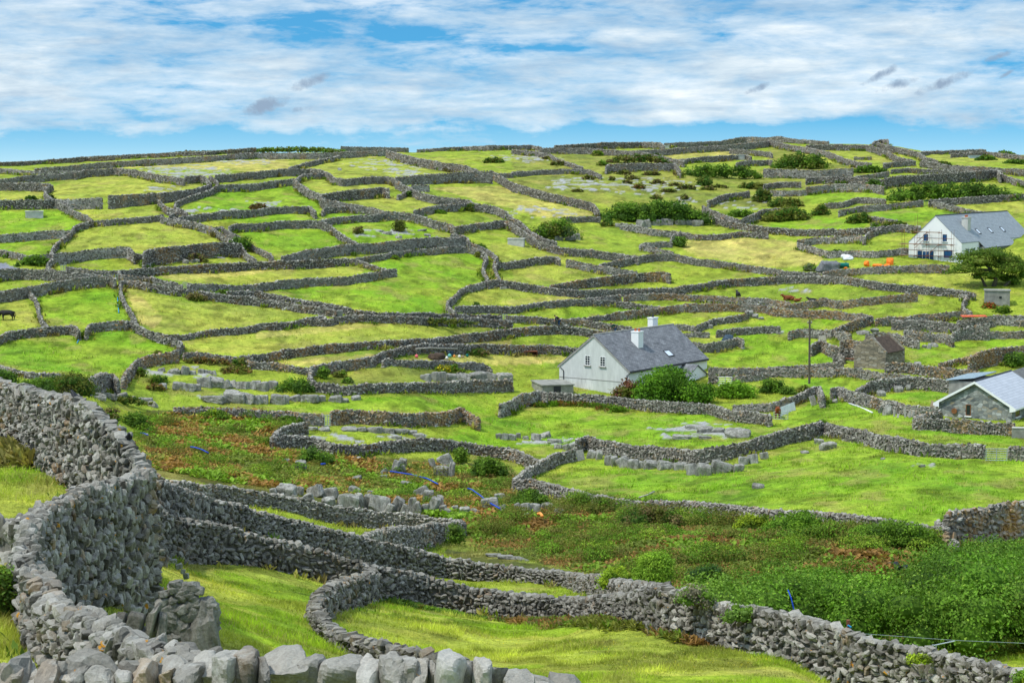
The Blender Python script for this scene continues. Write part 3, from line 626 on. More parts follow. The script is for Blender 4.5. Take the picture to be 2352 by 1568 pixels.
# ---------------------------------------------------------------- ground
BRIGHT, MID, PALE, STRAW, OLIVE, DARK = (.20, .345, .018), (.26, .335, .03), (.345, .375, .052), (.48, .42, .10), (.22, .24, .04), (.13, .14, .025)
ROAD = (.22, .23, .25)
def rect(r, x0, x1, y0, y1): o = OFF[r]; return [((x + o[0]) / 4, 287.1 + (y + o[1]) / 4) for x, y in ((x0, y0), (x1, y0), (x1, y1), (x0, y1))]
FIELDS = [
 (OLIVE, rect('C', 0, 1500, 230, 720)), (OLIVE, rect('C', 1400, 2352, 420, 760)), (OLIVE, rect('D', 0, 900, 200, 720)),
 (STRAW, pix('A:300,420 900,380 2352,320 B:700,300 1150,280 600,420 A:2352,430 1700,400 1300,390 700,425')),
 (PALE, rect('B', 300, 1900, 300, 490)),
 (PALE, pix('A:490,570 700,470 1200,440 1500,500 1900,545 1500,640 500,690')), (PALE, rect('A', 0, 500, 590, 700)),
 (BRIGHT, pix('A:0,770 500,760 760,870 640,980 0,1010')), (PALE, rect('A', 740, 1490, 770, 880)),
 (PALE, pix('A:520,1180 700,960 900,920 1460,890 2100,1080 1240,1180')), (BRIGHT, rect('A', 0, 480, 1050, 1200)),
 (BRIGHT, pix('A:1700,730 1980,630 2352,600 B:350,560 600,700 560,820 A:2352,780 1740,810')), (PALE, pix('B:420,520 650,500 1300,530 1250,600 600,640')),
 (PALE, rect('B', 850, 1660, 660, 800)), (BRIGHT, pix('B:600,900 1200,850 1850,1010 940,1090')), (BRIGHT, pix('B:0,960 580,930 900,1090 200,1230 A:2200,1000')),
 (BRIGHT, pix('A:1760,860 2352,820 B:1000,790 1000,850 0,910')), (MID, rect('B', 1540, 2260, 790, 930)),
 (STRAW, pix('B:1600,580 2352,560 C:750,720 780,830 300,860 B:2300,760')), (PALE, pix('B:2150,1090 2352,1080 C:900,1180 100,1230 B:2250,1270')),
 (PALE, pix('A:1300,1340 2352,1320 B:800,1270 1150,1330 800,1390 0,1450 A:1700,1450')), (STRAW, pix('A:1350,1350 2352,1330 B:300,1310 -50,1380 A:1600,1430')),
 (BRIGHT, pix('B:1000,1270 1300,1210 2080,1180 2090,1420 1850,1500 1300,1500 950,1440')),
 (MID, pix('C:620,930 900,960 1460,1020 1180,1100 1180,1200 420,1090')), (STRAW, pix('C:1520,1100 1600,1040 2352,1040 D:250,1070 550,1180 450,1290 C:2352,1310 1700,1210')),
 (PALE, pix('C:0,1120 480,1170 900,1210 500,1240 950,1390 300,1470 0,1440')), (MID, pix('C:1000,1330 1500,1250 2300,1370 1600,1480 700,1510 1450,1450')),
 (STRAW, rect('C', 1430, 2060, 240, 320)), (MID, rect('C', 1260, 2200, 920, 1000)),
 (BRIGHT, rect('D', 330, 1080, 620, 720)), (BRIGHT, pix('D:0,900 400,830 930,900 850,960 0,950')), (BRIGHT, pix('D:880,800 1420,745 1760,810 1500,880 1180,880')),
 (PALE, rect('D', 1780, 2352, 690, 800)), (MID, pix('D:400,1090 900,1050 1300,960 1300,1140 560,1160')), (PALE, pix('D:700,1390 1700,1330 1990,1400 1900,1540')),
 (PALE, rect('D', 500, 1250, 200, 350)), (PALE, rect('D', 1400, 2300, 240, 340)),
 (BRIGHT, pix('E:0,640 700,530 1250,510 1650,700 1250,800 1100,900 600,900 0,830')), (BRIGHT, pix('E:340,200 1090,90 1180,420 850,440 450,470')),
 (PALE, pix('E:0,260 240,220 360,480 0,510')), (PALE, pix('E:1130,100 1700,250 2352,290 F:600,360 0,450 E:1500,550 1260,430')), (STRAW, pix('E:1170,160 1300,200 1500,400 1400,500 1270,440')),
 (PALE, pix('E:1700,570 2352,540 F:900,430 2300,480 1500,590 0,720 E:1750,700')), (STRAW, pix('F:0,530 900,440 1300,460 300,560 0,590')), (STRAW, pix('F:2000,560 2352,540 G:700,620 0,640 F:1800,640')),
 (BRIGHT, pix('F:150,120 700,110 1700,200 1800,340 1200,350 500,230')), (PALE, pix('F:1880,200 2130,110 2352,130 G:200,170 950,180 200,260 F:2000,280')), (STRAW, pix('F:2250,240 2352,220 G:950,180 300,250 F:2352,280')),
 (BRIGHT, pix('G:50,360 700,270 1200,320 500,400')), (STRAW, pix('F:150,800 1100,720 1080,760 500,840')), (OLIVE, pix('F:570,1000 1100,840 1650,860 1600,960 800,1010')),
 (STRAW, pix('F:1320,780 1900,730 2352,740 G:530,740 450,800 0,830 F:1500,790')), (BRIGHT, pix('F:0,1200 1000,1120 2200,1100 2200,1290 1900,1240 800,1260')),
 (BRIGHT, pix('F:2060,1330 G:0,1240 2352,1290 H:-300,1400 500,1350 0,1560 K:0,250 J:1700,170')),
 (BRIGHT, pix('K:300,560 700,360 1000,430 1700,500 2352,350 L:200,250 700,200 2352,380 2352,750 1550,970 900,880 K:1600,740 1200,740')),
 (BRIGHT, pix('H:0,1450 500,1100 1300,1270 2300,1480 2352,1566 700,1400')), (BRIGHT, pix('H:0,400 800,400 200,560 0,560')), (BRIGHT, pix('H:0,600 600,620 800,800 0,850')), (BRIGHT, pix('H:1320,640 2352,580 2352,660 1900,700 1570,820 1330,800')),
 (MID, pix('H:0,60 400,50 1300,180 500,230 0,230')), (MID, pix('H:500,320 1780,200 1760,320 990,390')), (BRIGHT, pix('H:200,960 1000,930 800,1050 500,1100')), (BRIGHT, pix('H:1000,1110 1350,1060 1650,1080 1560,1200')),
 (BRIGHT, pix('G:1600,520 1850,500 2352,420 2352,850 1850,840 1800,750 2150,680 2100,560')), (PALE, pix('G:1620,590 1900,530 1950,600 1680,620')), (MID, pix('G:0,560 700,560 640,660 0,640')),
 (DARK, pix('E:1350,1240 1900,1240 2352,1260 F:600,1370 160,1480 J:150,330 1000,320 2352,430 K:120,600 400,640 1000,760 1600,780 2352,900 L:1600,1000 1750,1150 2400,1150 2400,1566 P:2352,1000 1500,850 O:2352,480 1400,280 O:0,90 N:1700,-20 J:1900,1000 0,680 I:1330,470')),
 (OLIVE, pix('J:1900,1120 2100,1080 K:0,1250 850,1440 J:1500,1130')), (MID, pix('J:520,90 1200,120 2000,110 1550,170 950,215 700,200')),
 (ROAD, pix('A:-100,1255 0,1262 120,1305 200,1325 -100,1335')),
]
ROCKY = [  # patches where bare limestone shows: centre, radii, amount
 ('A', 1700, 440, 330, 55, .8), ('A', 2250, 335, 200, 30, .6), ('A', 1500, 590, 130, 30, .6), ('B', 120, 730, 180, 30, .6), ('B', 1200, 370, 300, 40, .55), ('B', 1400, 445, 180, 25, .7),
 ('B', 1150, 990, 250, 35, .6), ('C', 250, 800, 260, 45, .8), ('C', 620, 540, 260, 50, .65), ('C', 1250, 560, 350, 60, .6), ('C', 2100, 700, 250, 60, .4), ('C', 120, 310, 250, 30, .6), ('C', 1600, 690, 120, 30, .6),
 ('K', 1700, 70, 330, 45, .95), ('K', 1700, 140, 260, 35, .8), ('J', 700, 165, 230, 50, .85), ('J', 1300, 130, 200, 25, .7), ('E', 1950, 1140, 140, 40, .9), ('K', 300, 210, 250, 40, .5), ('H', 250, 140, 160, 20, .6), ('H', 100, 520, 60, 20, .6), ('L', 1450, 410, 130, 14, .6), ('E', 1600, 900, 300, 60, .3),
 ('G', 140, 860, 50, 14, .8), ('A', 1850, 800, 300, 30, .2)]
def in_poly(px, py, poly):
    r = np.zeros(px.shape, bool); n = len(poly)
    for i in range(n):
        x0, y0 = poly[i]; x1, y1 = poly[(i + 1) % n]
        if y0 == y1: continue
        c = ((y0 > py) != (y1 > py)) & (px < (x1 - x0) * (py - y0) / (y1 - y0) + x0); r ^= c
    return r
def ground_tone(X, Y, Z):
    """own colour of the turf at a place"""
    P = np.stack([X, Y, Z], -1); px, py = project(P)
    wx = 6.0 * fbm(X / 3, Y / 3, 40, 3); wy = 2.2 * fbm(X / 3, Y / 3, 60, 2)
    px = px + wx; py = py + wy
    C = np.empty(X.shape + (3,)); C[:] = MID
    near = np.clip((95 - Y) / 30, 0, 1)[..., None]
    n0 = fbm(X / 5, Y / 5, 70, 3)[..., None]
    C = C * (1 - near) + near * np.where(n0 > .0, np.array((.34, .385, .045)), np.array((.25, .355, .02)))
    bad = (px < -400) | (px > 2800) | (Y > 560)
    for col, poly in FIELDS:
        xs = [p[0] for p in poly]; ys = [p[1] for p in poly]
        if col is DARK or min(ys) > 1180: m0 = Y > 80 if min(ys) < 1300 else Y > 0
        else: m0 = Y > 100
        m = m0 & (px > min(xs)) & (px < max(xs)) & (py > min(ys)) & (py < max(ys))
        if not m.any(): continue
        k = np.nonzero(m); ins = in_poly(px[k], py[k], poly); k = tuple(a[ins] for a in k)
        al = np.clip(.78 + .55 * fbm(X[k] / 5, Y[k] / 5, 55, 3), .35, 1)[:, None] if col is not ROAD and col is not DARK else 1.
        C[k] = np.array(col) * al + np.array(MID) * (1 - al)
    g = fbm(X / 6, Y / 7, 90, 4)[..., None]; g2 = fbm(X / 1.3, Y / 1.5, 95, 3)[..., None]
    isroad = (np.abs(C - np.array(ROAD)).sum(-1) < .01)[..., None]
    C2 = C + np.array((.10, .05, .018)) * np.clip(g, 0, 1) * 1.1 - np.array((.04, .035, .0)) * np.clip(-g, 0, 1) * 2.2
    C2 = C2 * (1 + .42 * g2)
    rush = np.clip((fbm(X / 2.0, Y / 2.6, 140, 4) - .16) * 5, 0, 1)[..., None]; C2 = C2 * (1 - .38 * rush) 
    wd = np.clip((fbm(X / 3.0, Y / 3.4, 150, 4) - .22) * 5, 0, 1)[..., None]; C2 = C2 * (1 - .55 * wd) + np.array((.30, .27, .07)) * .55 * wd
    C = np.where(isroad, C, np.clip(C2, .01, 1))
    rk = np.zeros(X.shape)
    rn = fbm(X / 1.5, Y / 1.5, 120, 4)
    for r, cx, cy, rx, ry, am in ROCKY:
        o = OFF[r]; cx = (cx + o[0]) / 4; cy = 287.1 + (cy + o[1]) / 4
        q = ((px - cx) / (rx / 4)) ** 2 + ((py - cy) / (ry / 4)) ** 2
        rk = np.maximum(rk, np.where((q < 2.) & (Y > 100), np.clip((am * (.9 - q * .5) + rn * 2.1 - .62) * 4, 0, 1), 0))
    return C, rk
def make_ground():
    C, rk = ground_tone(XX, YY, G + CAMZ)
    Z = G + CAMZ + rk * .12
    na, nl = G.shape
    V = np.stack([XX, YY, Z], -1).reshape(-1, 3)
    i = np.arange(na - 1)[:, None] * nl + np.arange(nl - 1)[None]; i = i.ravel()
    Fq = np.stack([i, i + nl, i + nl + 1, i + 1], 1)
    m, nt, b = new_mat('turf')
    a = N(nt, 'VertexColor', _layer_name='tone')
    oc = N(nt, 'TexCoord').outputs['Object']
    f1 = noise(nt, 1.7, 6, oc, .7); f2 = noise(nt, .45, 3, oc); f3 = noise(nt, 9, 3, oc)
    t = mixc(nt, .8, a.outputs[0], ramp(nt, f1, [(.28, (.45, .5, .5)), (.5, (.95, .97, 1)), (.72, (1.5, 1.4, 1.5))]), 'MULTIPLY')
    t = mixc(nt, .5, t, ramp(nt, f3, [(.3, .55), (.7, 1.4)]), 'MULTIPLY')
    t = mixc(nt, mth(nt, 'MULTIPLY', ramp(nt, f2, [(.52, 0), (.7, 1)]), .35), t, mixc(nt, 1., t, (1.45, 1.12, 1.6), 'MULTIPLY'))
    rc = ramp(nt, noise(nt, 2.6, 6, oc, .7), [(.3, (.2, .2, .19)), (.6, (.42, .42, .40)), (.8, (.55, .55, .52))])
    L(nt, mixc(nt, a.outputs['Alpha'], t, rc), b.inputs['Base Color']); b.inputs['Roughness'].default_value = .95; b.inputs['Specular IOR Level'].default_value = .08
    bump(nt, b, mth(nt, 'ADD', f1, mth(nt, 'MULTIPLY', f3, .5)), .9, .22)
    o = mesh_np('ground', V, Fq, m, np.concatenate([C, rk[..., None]], -1).reshape(-1, 4), smooth=True)
    tag(o, kind='structure')
make_ground()
# ---------------------------------------------------------------- the wall right in front
ROCKS[9] = rock_variants(9, 14, .004, np.random.default_rng(77)); ROCKS['L'] = rock_variants(7, 18, .006, np.random.default_rng(78), True)
fw = NW('pale wall of big boulders set on edge, closest to the viewer, over the hollow', [(-160, 1580, 11.4), (100, 1578, 11.5), (500, 1572, 11.6), (900, 1574, 11.7), (1180, 1590, 11.8), (1330, 1640, 11.9)], thick=.55, size=(.34, .25), kind=5)
def front_coping():
    r = np.random.default_rng(21); Vs, Fs, off = [], [], 0
    S = [(-70, 0, 1524), (0, 55, 1527), (55, 92, 1533), (92, 136, 1525), (130, 172, 1546), (172, 212, 1527), (203, 265, 1527), (265, 303, 1541), (303, 367, 1516), (367, 410, 1531), (410, 465, 1527), (443, 495, 1511), (495, 552, 1500), (530, 592, 1495), (588, 612, 1512), (608, 700, 1501), (688, 745, 1508), (735, 835, 1507), (823, 880, 1518), (875, 925, 1511), (900, 960, 1510), (938, 980, 1516), (972, 1002, 1517), (998, 1065, 1500), (1045, 1093, 1521), (1088, 1133, 1513), (1112, 1176, 1528), (1160, 1225, 1541), (1215, 1275, 1572)]
    for k, (x0, x1, yt) in enumerate(S):
        d = (11.35 + .25 * r.random()) * K; xc = (x0 + x1) / 2; w = (x1 - x0) * d / F; h = (1592 + (xc > 1150) * (xc - 1150) * .4 - yt) * d / F
        a, b0 = ray(xc, yt); zt = CAMZ + b0 * d
        C = np.array([[a * d, d, zt - h / 2]])
        V, Fq = emit(9, C, np.array([[1., .03, 0]]), np.array([[0., 1, 0]]), np.array([[w * 1.12, .42 + .16 * r.random(), h * 1.06]]), r, .1)
        Vs.append(V); Fs.append(Fq + off); off += len(V)
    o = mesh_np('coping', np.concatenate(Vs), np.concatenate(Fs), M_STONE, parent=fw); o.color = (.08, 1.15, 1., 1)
front_coping()
# ---------------------------------------------------------------- limestone outcrops and boulders
def rocks_at(label, items, name='limestone_outcrop', cat='rock outcrop', group=None, d=None, tone=1.0, kind='L', tilt=.12, deep=.75, tint=.02, grow=1.):
    """items: picture centre, width and height of every block; an outcrop keeps its slabs as parts, boulders stand alone"""
    r = np.random.default_rng(sum(map(ord, label))); root = None
    solo = name != 'limestone_outcrop'
    if solo and kind == 'L': kind = 9
    for x, y, w, h in items:
        if d is None: p = cast(x, y + h / 2, 60)
        else: a, b = ray(x, y + h / 2); Y = d * K; p = np.array([a * Y, Y, CAMZ + b * Y])
        s = p[1] / F; ww, hh = w * s * grow, h * s * 1.02 * (1 + (grow - 1) * .5)
        C = np.array([[p[0], p[1] + ww * deep * .35, p[2] + hh * .30]])
        if root is None and not solo: root = tag(empty(name, p), label, cat, group)
        org = np.array(root.location) if root else C[0]
        V, Fq = emit(kind, C, np.array([[1., 0, 0]]), np.array([[0., 1, 0]]), np.array([[ww * 1.1, max(ww * deep, hh * .6), hh * r.uniform(1.05, 1.35)]]), r, tilt + .06)
        o = mesh_np(name if solo else 'slab', V - org, Fq, M_ROCK, parent=root); o.color = (tint, tone, .3, 1)
        if solo:
            o.location = org; tag(o, label, cat, (group or ('stones: ' + label)[:60]) if len(items) > 1 else group, 'thing')
    return root
def reg(r, items): o = OFF[r]; return [((x + o[0]) / 4, 287.1 + (y + o[1]) / 4, w / 4, h / 4) for x, y, w, h in items]
GO = 'limestone outcrops'
rocks_at('long crag of tilted grey slabs along the foot of the bracken slope', reg('J', [(280,645,170,120),(160,650,60,80),(400,640,60,90),(545,640,130,110),(680,660,130,100),(660,740,120,90),(840,740,180,150),(900,640,100,60),(965,730,60,165),(1030,740,70,150),(1050,665,60,50),(1130,760,180,140),(1290,760,90,140),(1440,770,70,140),(1500,790,40,120),(1520,650,120,70),(1580,690,90,140),(1630,770,80,150),(1690,740,60,130),(1760,830,60,60),(1920,830,90,90),(350,705,60,60),(480,705,90,80),(620,790,80,60),(760,800,80,60),(1225,800,60,90),(1372,800,70,90),(1560,800,60,90),(1725,810,60,80),(1830,805,60,70),(2005,835,70,60),(220,700,80,50)]), group=GO, tilt=.2)
rocks_at('pair of upright crag blocks under the curving shelf wall', reg('J', [(1280,410,60,130),(1345,380,60,100),(1340,440,60,60),(1620,380,50,90),(1740,360,120,110),(1705,460,130,90),(1795,440,50,140),(1180,460,50,60)]), group=GO, tilt=.2)
rocks_at('lone square crag block half buried in bracken', reg('J', [(410,400,90,110),(270,360,60,30)]), group=GO)
rocks_at('scatter of flat pale slabs in the bracken beside the blue pipe', reg('J', [(925,525,80,30),(1395,580,120,40),(1170,510,60,20),(920,350,80,25)]), group=GO)
rocks_at('crag at the corner where the blue pipe ends', reg('J', [(2150,760,140,110),(2270,800,60,60),(2240,690,90,40)]), group=GO, tilt=.2)
rocks_at('crag of split blocks under the bright field corner', reg('K', [(60,790,50,80),(125,800,80,100),(210,800,90,100),(320,790,100,80),(430,830,80,60),(130,865,50,30)]), group=GO, tilt=.15)
rocks_at('limestone ledge carrying the wall over the large bright field', reg('K', [(735,310,80,70),(800,310,50,90),(890,360,70,100),(945,370,60,100),(1025,380,110,100),(1115,395,95,95),(1195,400,60,70),(1280,405,130,80),(1350,410,40,60),(1415,410,130,75),(1545,415,110,75),(1605,425,40,60),(1655,440,90,110),(1765,445,130,120),(1855,445,50,60),(1935,430,190,100),(2085,430,90,80),(2130,365,90,80),(2220,345,90,90),(2320,320,70,70)]), group=GO, tilt=.06)
rocks_at('pale rocks at the edge of the crag shelf below the cottage wall', reg('J', [(2230,140,50,50),(2280,145,60,60),(2352,150,70,60)]) + reg('K', [(60,135,40,50),(125,155,50,35),(220,150,80,70),(300,140,110,40),(390,190,120,40),(420,235,70,40),(500,240,60,60),(560,240,70,50)]), group=GO)
rocks_at('white slabs lying flat in the grass in front of the cottage garden wall', reg('K', [(1680,60,160,45),(1780,90,140,60),(1900,92,110,50),(1560,150,150,40),(1780,155,110,24)]), group=GO, tilt=.03)
rocks_at('tilted grey slab beside the white slabs', reg('K', [(2080,118,215,75)]), name='boulder', cat='boulder', tilt=.05)
rocks_at('solitary white stone in the middle of the large bright field', reg('K', [(2265,598,100,50)]), name='boulder', cat='boulder')
rocks_at('rounded boulder under the corner of the large bright field', reg('L', [(560,230,165,72),(465,192,95,48),(340,287,72,28)]), name='boulder', cat='boulder')
rocks_at('small stone poking from the bright field near the metal gate', reg('L', [(1415,414,55,25),(1055,348,42,20),(1510,412,40,15)]), name='boulder', cat='boulder')
rocks_at('crag of pale upright stones under the rusty bracken by the field corner', reg('E', [(1690,870,70,90),(1590,885,110,50),(1620,890,60,50),(1850,882,60,50),(1760,895,70,40),(1910,890,50,40),(1960,900,50,40),(1480,870,60,40)]), group=GO, tilt=.25)
rocks_at('long grey ledge with dark cracks above the green strip', reg('E', [(1880,985,120,90),(1970,985,140,95),(2070,1000,90,80),(2130,1000,100,60),(2230,1010,120,70),(1640,1020,110,80),(1730,1030,110,70),(1480,1020,90,60),(1800,1030,80,60),(2310,1010,80,70)]), group=GO)
rocks_at('smooth grey ledge above the bracken corner', reg('E', [(2150,1120,190,110),(2270,1130,140,95),(2345,1140,90,90),(1960,1140,200,60)]) + reg('F', [(60,1140,90,80)]), group=GO, tilt=.04)
rocks_at('ledge of square blocks along the foot of the long curving wall', reg('F', [(60,1020,100,90),(150,1010,90,80),(0,1000,80,70),(200,1140,130,95),(360,1130,100,60),(490,1130,150,80),(600,1130,70,60),(730,1135,120,60),(810,1150,70,40),(920,1128,80,40),(270,1140,60,80)]), group=GO, tilt=.06)
rocks_at('white boulder on the bank beside the ivied shrub', reg('E', [(1090,1455,62,45),(1190,1460,50,42),(1370,1410,50,60),(1330,1470,60,50)]), name='boulder', cat='boulder')
rocks_at('rocky edge of the bank under the dark shrub', reg('E', [(900,1110,120,60),(1000,1110,120,50),(1100,1110,120,50),(1200,1130,80,40),(1330,1150,120,50),(1400,1180,80,60)]), group=GO)
rocks_at('low dark cliff below the yellow flowers', reg('F', [(1560,940,90,60),(1640,930,60,85),(1690,930,100,90),(1790,935,90,90),(1900,930,120,90),(2040,930,150,90),(2150,930,110,75),(2280,930,130,60)]), group=GO, tone=1.05, tilt=.05)
rocks_at('grey bedrock step along the foot of the tall brown wall', reg('F', [(850,1415,130,32),(960,1415,100,36),(1090,1422,130,52),(1210,1427,110,50),(1330,1437,130,46),(1430,1445,90,42),(1500,1475,100,36),(1290,1492,90,30),(620,1418,100,30),(520,1410,80,30)]), group=GO, tilt=.04)
rocks_at('limestone ledge carrying the big dark hedge', reg('C', [(1180,905,70,75),(1240,905,70,75),(1320,892,110,62),(1420,892,110,52),(1560,890,120,52),(1640,895,70,50),(1710,900,90,62),(980,922,60,34)]), group=GO, tilt=.04)
rocks_at('small ledge under the domed scrub bush', reg('C', [(480,1010,90,60),(570,1022,100,62),(430,1038,70,46),(540,1050,90,30)]), group=GO, tilt=.04)
rocks_at('long pale slab crossing the brown valley floor', reg('K', [(10,1262,130,24),(100,1275,110,22)]) + reg('J', [(2180,1235,130,30),(2290,1255,130,30)]), group=GO, tilt=.03)
rocks_at('boulder on the tumbled wall behind the cottage', reg('G', [(2180,350,70,70),(2240,375,60,50),(2290,395,50,30),(1920,410,60,50),(1800,470,90,40),(1600,480,70,40)]), name='boulder', cat='boulder')
rocks_at('big boulder beside the roofless ruins', reg('H', [(980,505,70,50),(880,525,110,45),(1480,650,40,50),(1530,640,70,40),(1440,655,40,30),(1365,815,80,50)]), name='boulder', cat='boulder')
rocks_at('large slab built into the wall of the little green paddock', reg('H', [(980,1040,90,70),(1040,1085,80,60),(1200,1045,80,60),(1285,1030,60,60),(1100,1240,80,90),(1040,1235,50,60),(620,1155,60,40)]), name='wall_slab', cat='stone slab', tilt=.05)
rocks_at('white pale stone lying in the straw field', reg('F', [(265,310,90,26)]), name='boulder', cat='boulder', tilt=.3, tone=1.5)
rocks_at('stone lying in the field with the two round bushes', reg('B', [(1205,990,80,32),(1310,1030,60,26),(1150,978,50,20),(1570,1010,60,24),(1525,965,80,18),(1660,1030,24,24)]), name='boulder', cat='boulder')
rocks_at('white stone on the upper yellow slope', reg('B', [(768,405,34,26)]), name='boulder', cat='boulder', tone=1.4)
rocks_at('stone at the foot of the brown dead shrub wall', reg('A', [(1705,1250,60,44),(1800,1245,60,36),(1350,1290,60,44),(1760,1250,40,30),(2000,1215,120,20)]), name='boulder', cat='boulder')
def ragged_end():
    r = np.random.default_rng(15); poly = [(372, 1318), (402, 1322), (436, 1338), (468, 1352), (488, 1385), (496, 1440), (488, 1492), (440, 1500), (392, 1478), (366, 1430)]; it = []
    while len(it) < 58:
        x, y = r.uniform(366, 496), r.uniform(1318, 1500)
        if not bool(in_poly(np.array([x]), np.array([y]), poly)[0]): continue
        k = .75 + .7 * (y - 1318) / 180; w = r.uniform(20, 40) * k; it.append((x, y, w, w * r.uniform(.45, 1.1)))
    it.sort(key=lambda q: -q[1]); it += [(470, 1440, 50, 110), (440, 1470, 70, 60), (405, 1465, 60, 50), (478, 1395, 40, 60)]
    rocks_at('ragged grey bedrock shoulder with turf, where the massive curved wall tapers out', it, group=GO, d=26.5, tilt=.3, kind=5, tone=.85, deep=.9, tint=.15, grow=1.15)
ragged_end()
rocks_at('upright slabs leaning at the foot of the massive curved wall', [(x / 4, 1281.1 + y / 4, w / 4, h / 4) for x, y, w, h in [(1390,540,70,270),(1480,600,80,210),(1230,570,150,150),(1070,570,130,190),(1150,680,150,90),(1310,690,170,90)]], group=GO, d=24.5, tilt=.12, kind=9, tone=.75, grow=1.15)
rocks_at('string of small stones edging the grass below the bedrock block', [(x / 4, 965.8 + y / 4, w / 4, h / 4) for x, y, w, h in [(1590,1285,60,30),(1640,1330,60,40),(1680,1380,40,40),(1710,1420,50,50),(1495,1215,40,24)]], group=GO, d=38, tilt=.2)

# ---------------------------------------------------------------- foliage
def leaves(C, Nn, size, col, r, asp=1.0):
    n = len(C)
    Nn = Nn + r.normal(size=(n, 3)) * .55; Nn /= np.linalg.norm(Nn, axis=1)[:, None]
    t = np.cross(Nn, r.normal(size=(n, 3))); t /= np.linalg.norm(t, axis=1)[:, None] + 1e-9; b = np.cross(Nn, t)
    s = (size * r.uniform(.6, 1.35, n))[:, None] * .5
    V = np.stack([C - t * s * asp, C - b * s * .62 + Nn * s * .25, C + t * s * asp, C + b * s * .62 + Nn * s * .25], 1)
    cc = np.repeat(col[:, None, :], 4, 1)
    return V.reshape(-1, 3), np.arange(4 * n).reshape(-1, 4), cc.reshape(-1, 3)
GREEN, DGREEN, YGREEN, OLV, RUST, BROWN, GREY = (.135, .245, .02), (.075, .15, .018), (.34, .45, .025), (.175, .19, .03), (.255, .145, .042), (.19, .15, .055), (.20, .23, .11)
def crown(lobes, leaf, dens, cols, r, core=True, ymin=None):
    """leafy mass over ellipsoid lobes (cx,cy,cz,rx,ry,rz): leaf faces all through the outer shell, slightly darker solid core inside"""
    Vs, Fs, Cs, off = [], [], [], 0
    cols = np.array(cols)
    U, Fq = lattice(4); U = U / np.linalg.norm(U, axis=1)[:, None]
    for lb in lobes:
        c = np.array(lb[:3]); R = np.array(lb[3:6])
        area = 4 * pi * ((R[0]*R[1])**1.6 + (R[0]*R[2])**1.6 + (R[1]*R[2])**1.6) ** (1/1.6) / 3 ** (1/1.6)
        n = int(max(14, area * dens / leaf ** 2)); d = r.normal(size=(n, 3)); d /= np.linalg.norm(d, axis=1)[:, None]
        d[:, 2] = np.where(d[:, 2] < -.55, -d[:, 2], d[:, 2])
        wob = 1 + .22 * vnoise(d[:, 0] * 3 + c[0], d[:, 1] * 3 + d[:, 2] * 2.3 + c[1], 3) + .1 * vnoise(d[:, 0] * 8 + c[0], d[:, 2] * 8 + c[1], 4)
        rad = wob * (1 - .5 * r.random(n) ** 1.8)
        P = c + d * R * rad[:, None]
        base = cols[r.integers(0, len(cols))] if len(lb) < 7 else np.array(lb[6])
        k = r.uniform(.62, 1.38, n) * r.uniform(.75, 1.2)
        col = base * k[:, None]; j = r.random(n) < .2; col[j] = cols[r.integers(0, len(cols), j.sum())] * k[j, None]
        V, Fa, Cc = leaves(P, d + np.array([0, 0, .35]), np.full(n, leaf), col, r)
        Vs.append(V); Fs.append(Fa + off); Cs.append(Cc); off += len(V)
        if core:
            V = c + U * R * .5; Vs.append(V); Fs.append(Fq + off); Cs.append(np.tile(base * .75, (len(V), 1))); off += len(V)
    return np.concatenate(Vs), np.concatenate(Fs), np.concatenate(Cs)
def lobes_for(p, w, h, r, n=None, hedge=False, flat=.75):
    """rounded sub-masses filling a shrub of width w and height h standing at p"""
    L_ = []; dep = min(w * .8, h * 1.5) if not hedge else h * 1.1
    n = n or int(np.clip(w / max(h, .3) * 5, 6, 30)); n = max(n, int(min(w / max(h, .3) * 2.6, 64)))
    for i in range(n):
        u = (i + .5) / n * 2 - 1 if w > 1.6 * h else r.uniform(-.8, .8)
        env = (1 - abs(u) ** 2.6) ** .5 if not hedge else (1 - abs(u) ** 9) ** .5
        hh = h * env * r.uniform(.72, 1.04)
        rr = r.uniform(.26, .42) * h
        x = p[0] + u * (w / 2 - rr * .6); y = p[1] + r.uniform(-.5, .5) * max(dep - rr, .1)
        z = p[2] + max(hh - rr * .9, rr * .35)
        L_.append((x, y, z, max(rr * r.uniform(1., 1.35), min(w / n * 1.25, rr * 2.8)), rr * r.uniform(.9, 1.2), rr * r.uniform(.75, 1.)))
        if z - p[2] > rr: L_.append((x + r.uniform(-.3, .3) * rr, y + r.uniform(-.3, .3) * rr, p[2] + (z - p[2]) * .45, rr * 1.1, rr * 1.05, rr))
    return L_
def shrub(label, r, x0, x1, y0, y1, cols, name='shrub', cat='shrub', group=None, d=None, hedge=False, leafpx=2.3, n=None, dens=.9, dmin=60):
    o = OFF[r]; x0, x1 = (x0 + o[0]) / 4, (x1 + o[0]) / 4; y0, y1 = 287.1 + (y0 + o[1]) / 4, 287.1 + (y1 + o[1]) / 4
    rr = np.random.default_rng(sum(map(ord, label)) + int(x0))
    xc = (x0 + x1) / 2
    if d is None: p = cast(xc, y1, dmin)
    else: a, b = ray(xc, y1); p = np.array([a * d * K, d * K, CAMZ + b * d * K])
    s = p[1] / F; w, h = (x1 - x0) * s, (y1 - y0) * s * 1.0
    p = p + np.array([0, h * .35 if d is None else -(h * .3 + (.35 if d < 50 else 0)), 0])
    leaf = max(.06, leafpx * p[1] / 1829)
    V, Fq, C = crown(lobes_for(p, w, h, rr, n, hedge), leaf, dens, cols, rr)
    ob = mesh_np(name, V, Fq, M_LEAF, C)
    tag(ob, label, cat, group, 'thing'); return ob
SH = 'shrubs on the hillside'
shrub('big dark hedge of wind cut shrubs on a limestone ledge in mid slope', 'C', 775, 1840, 672, 905, [DGREEN, GREEN, (.06, .13, .012)], name='hedge', cat='hedge', n=26)
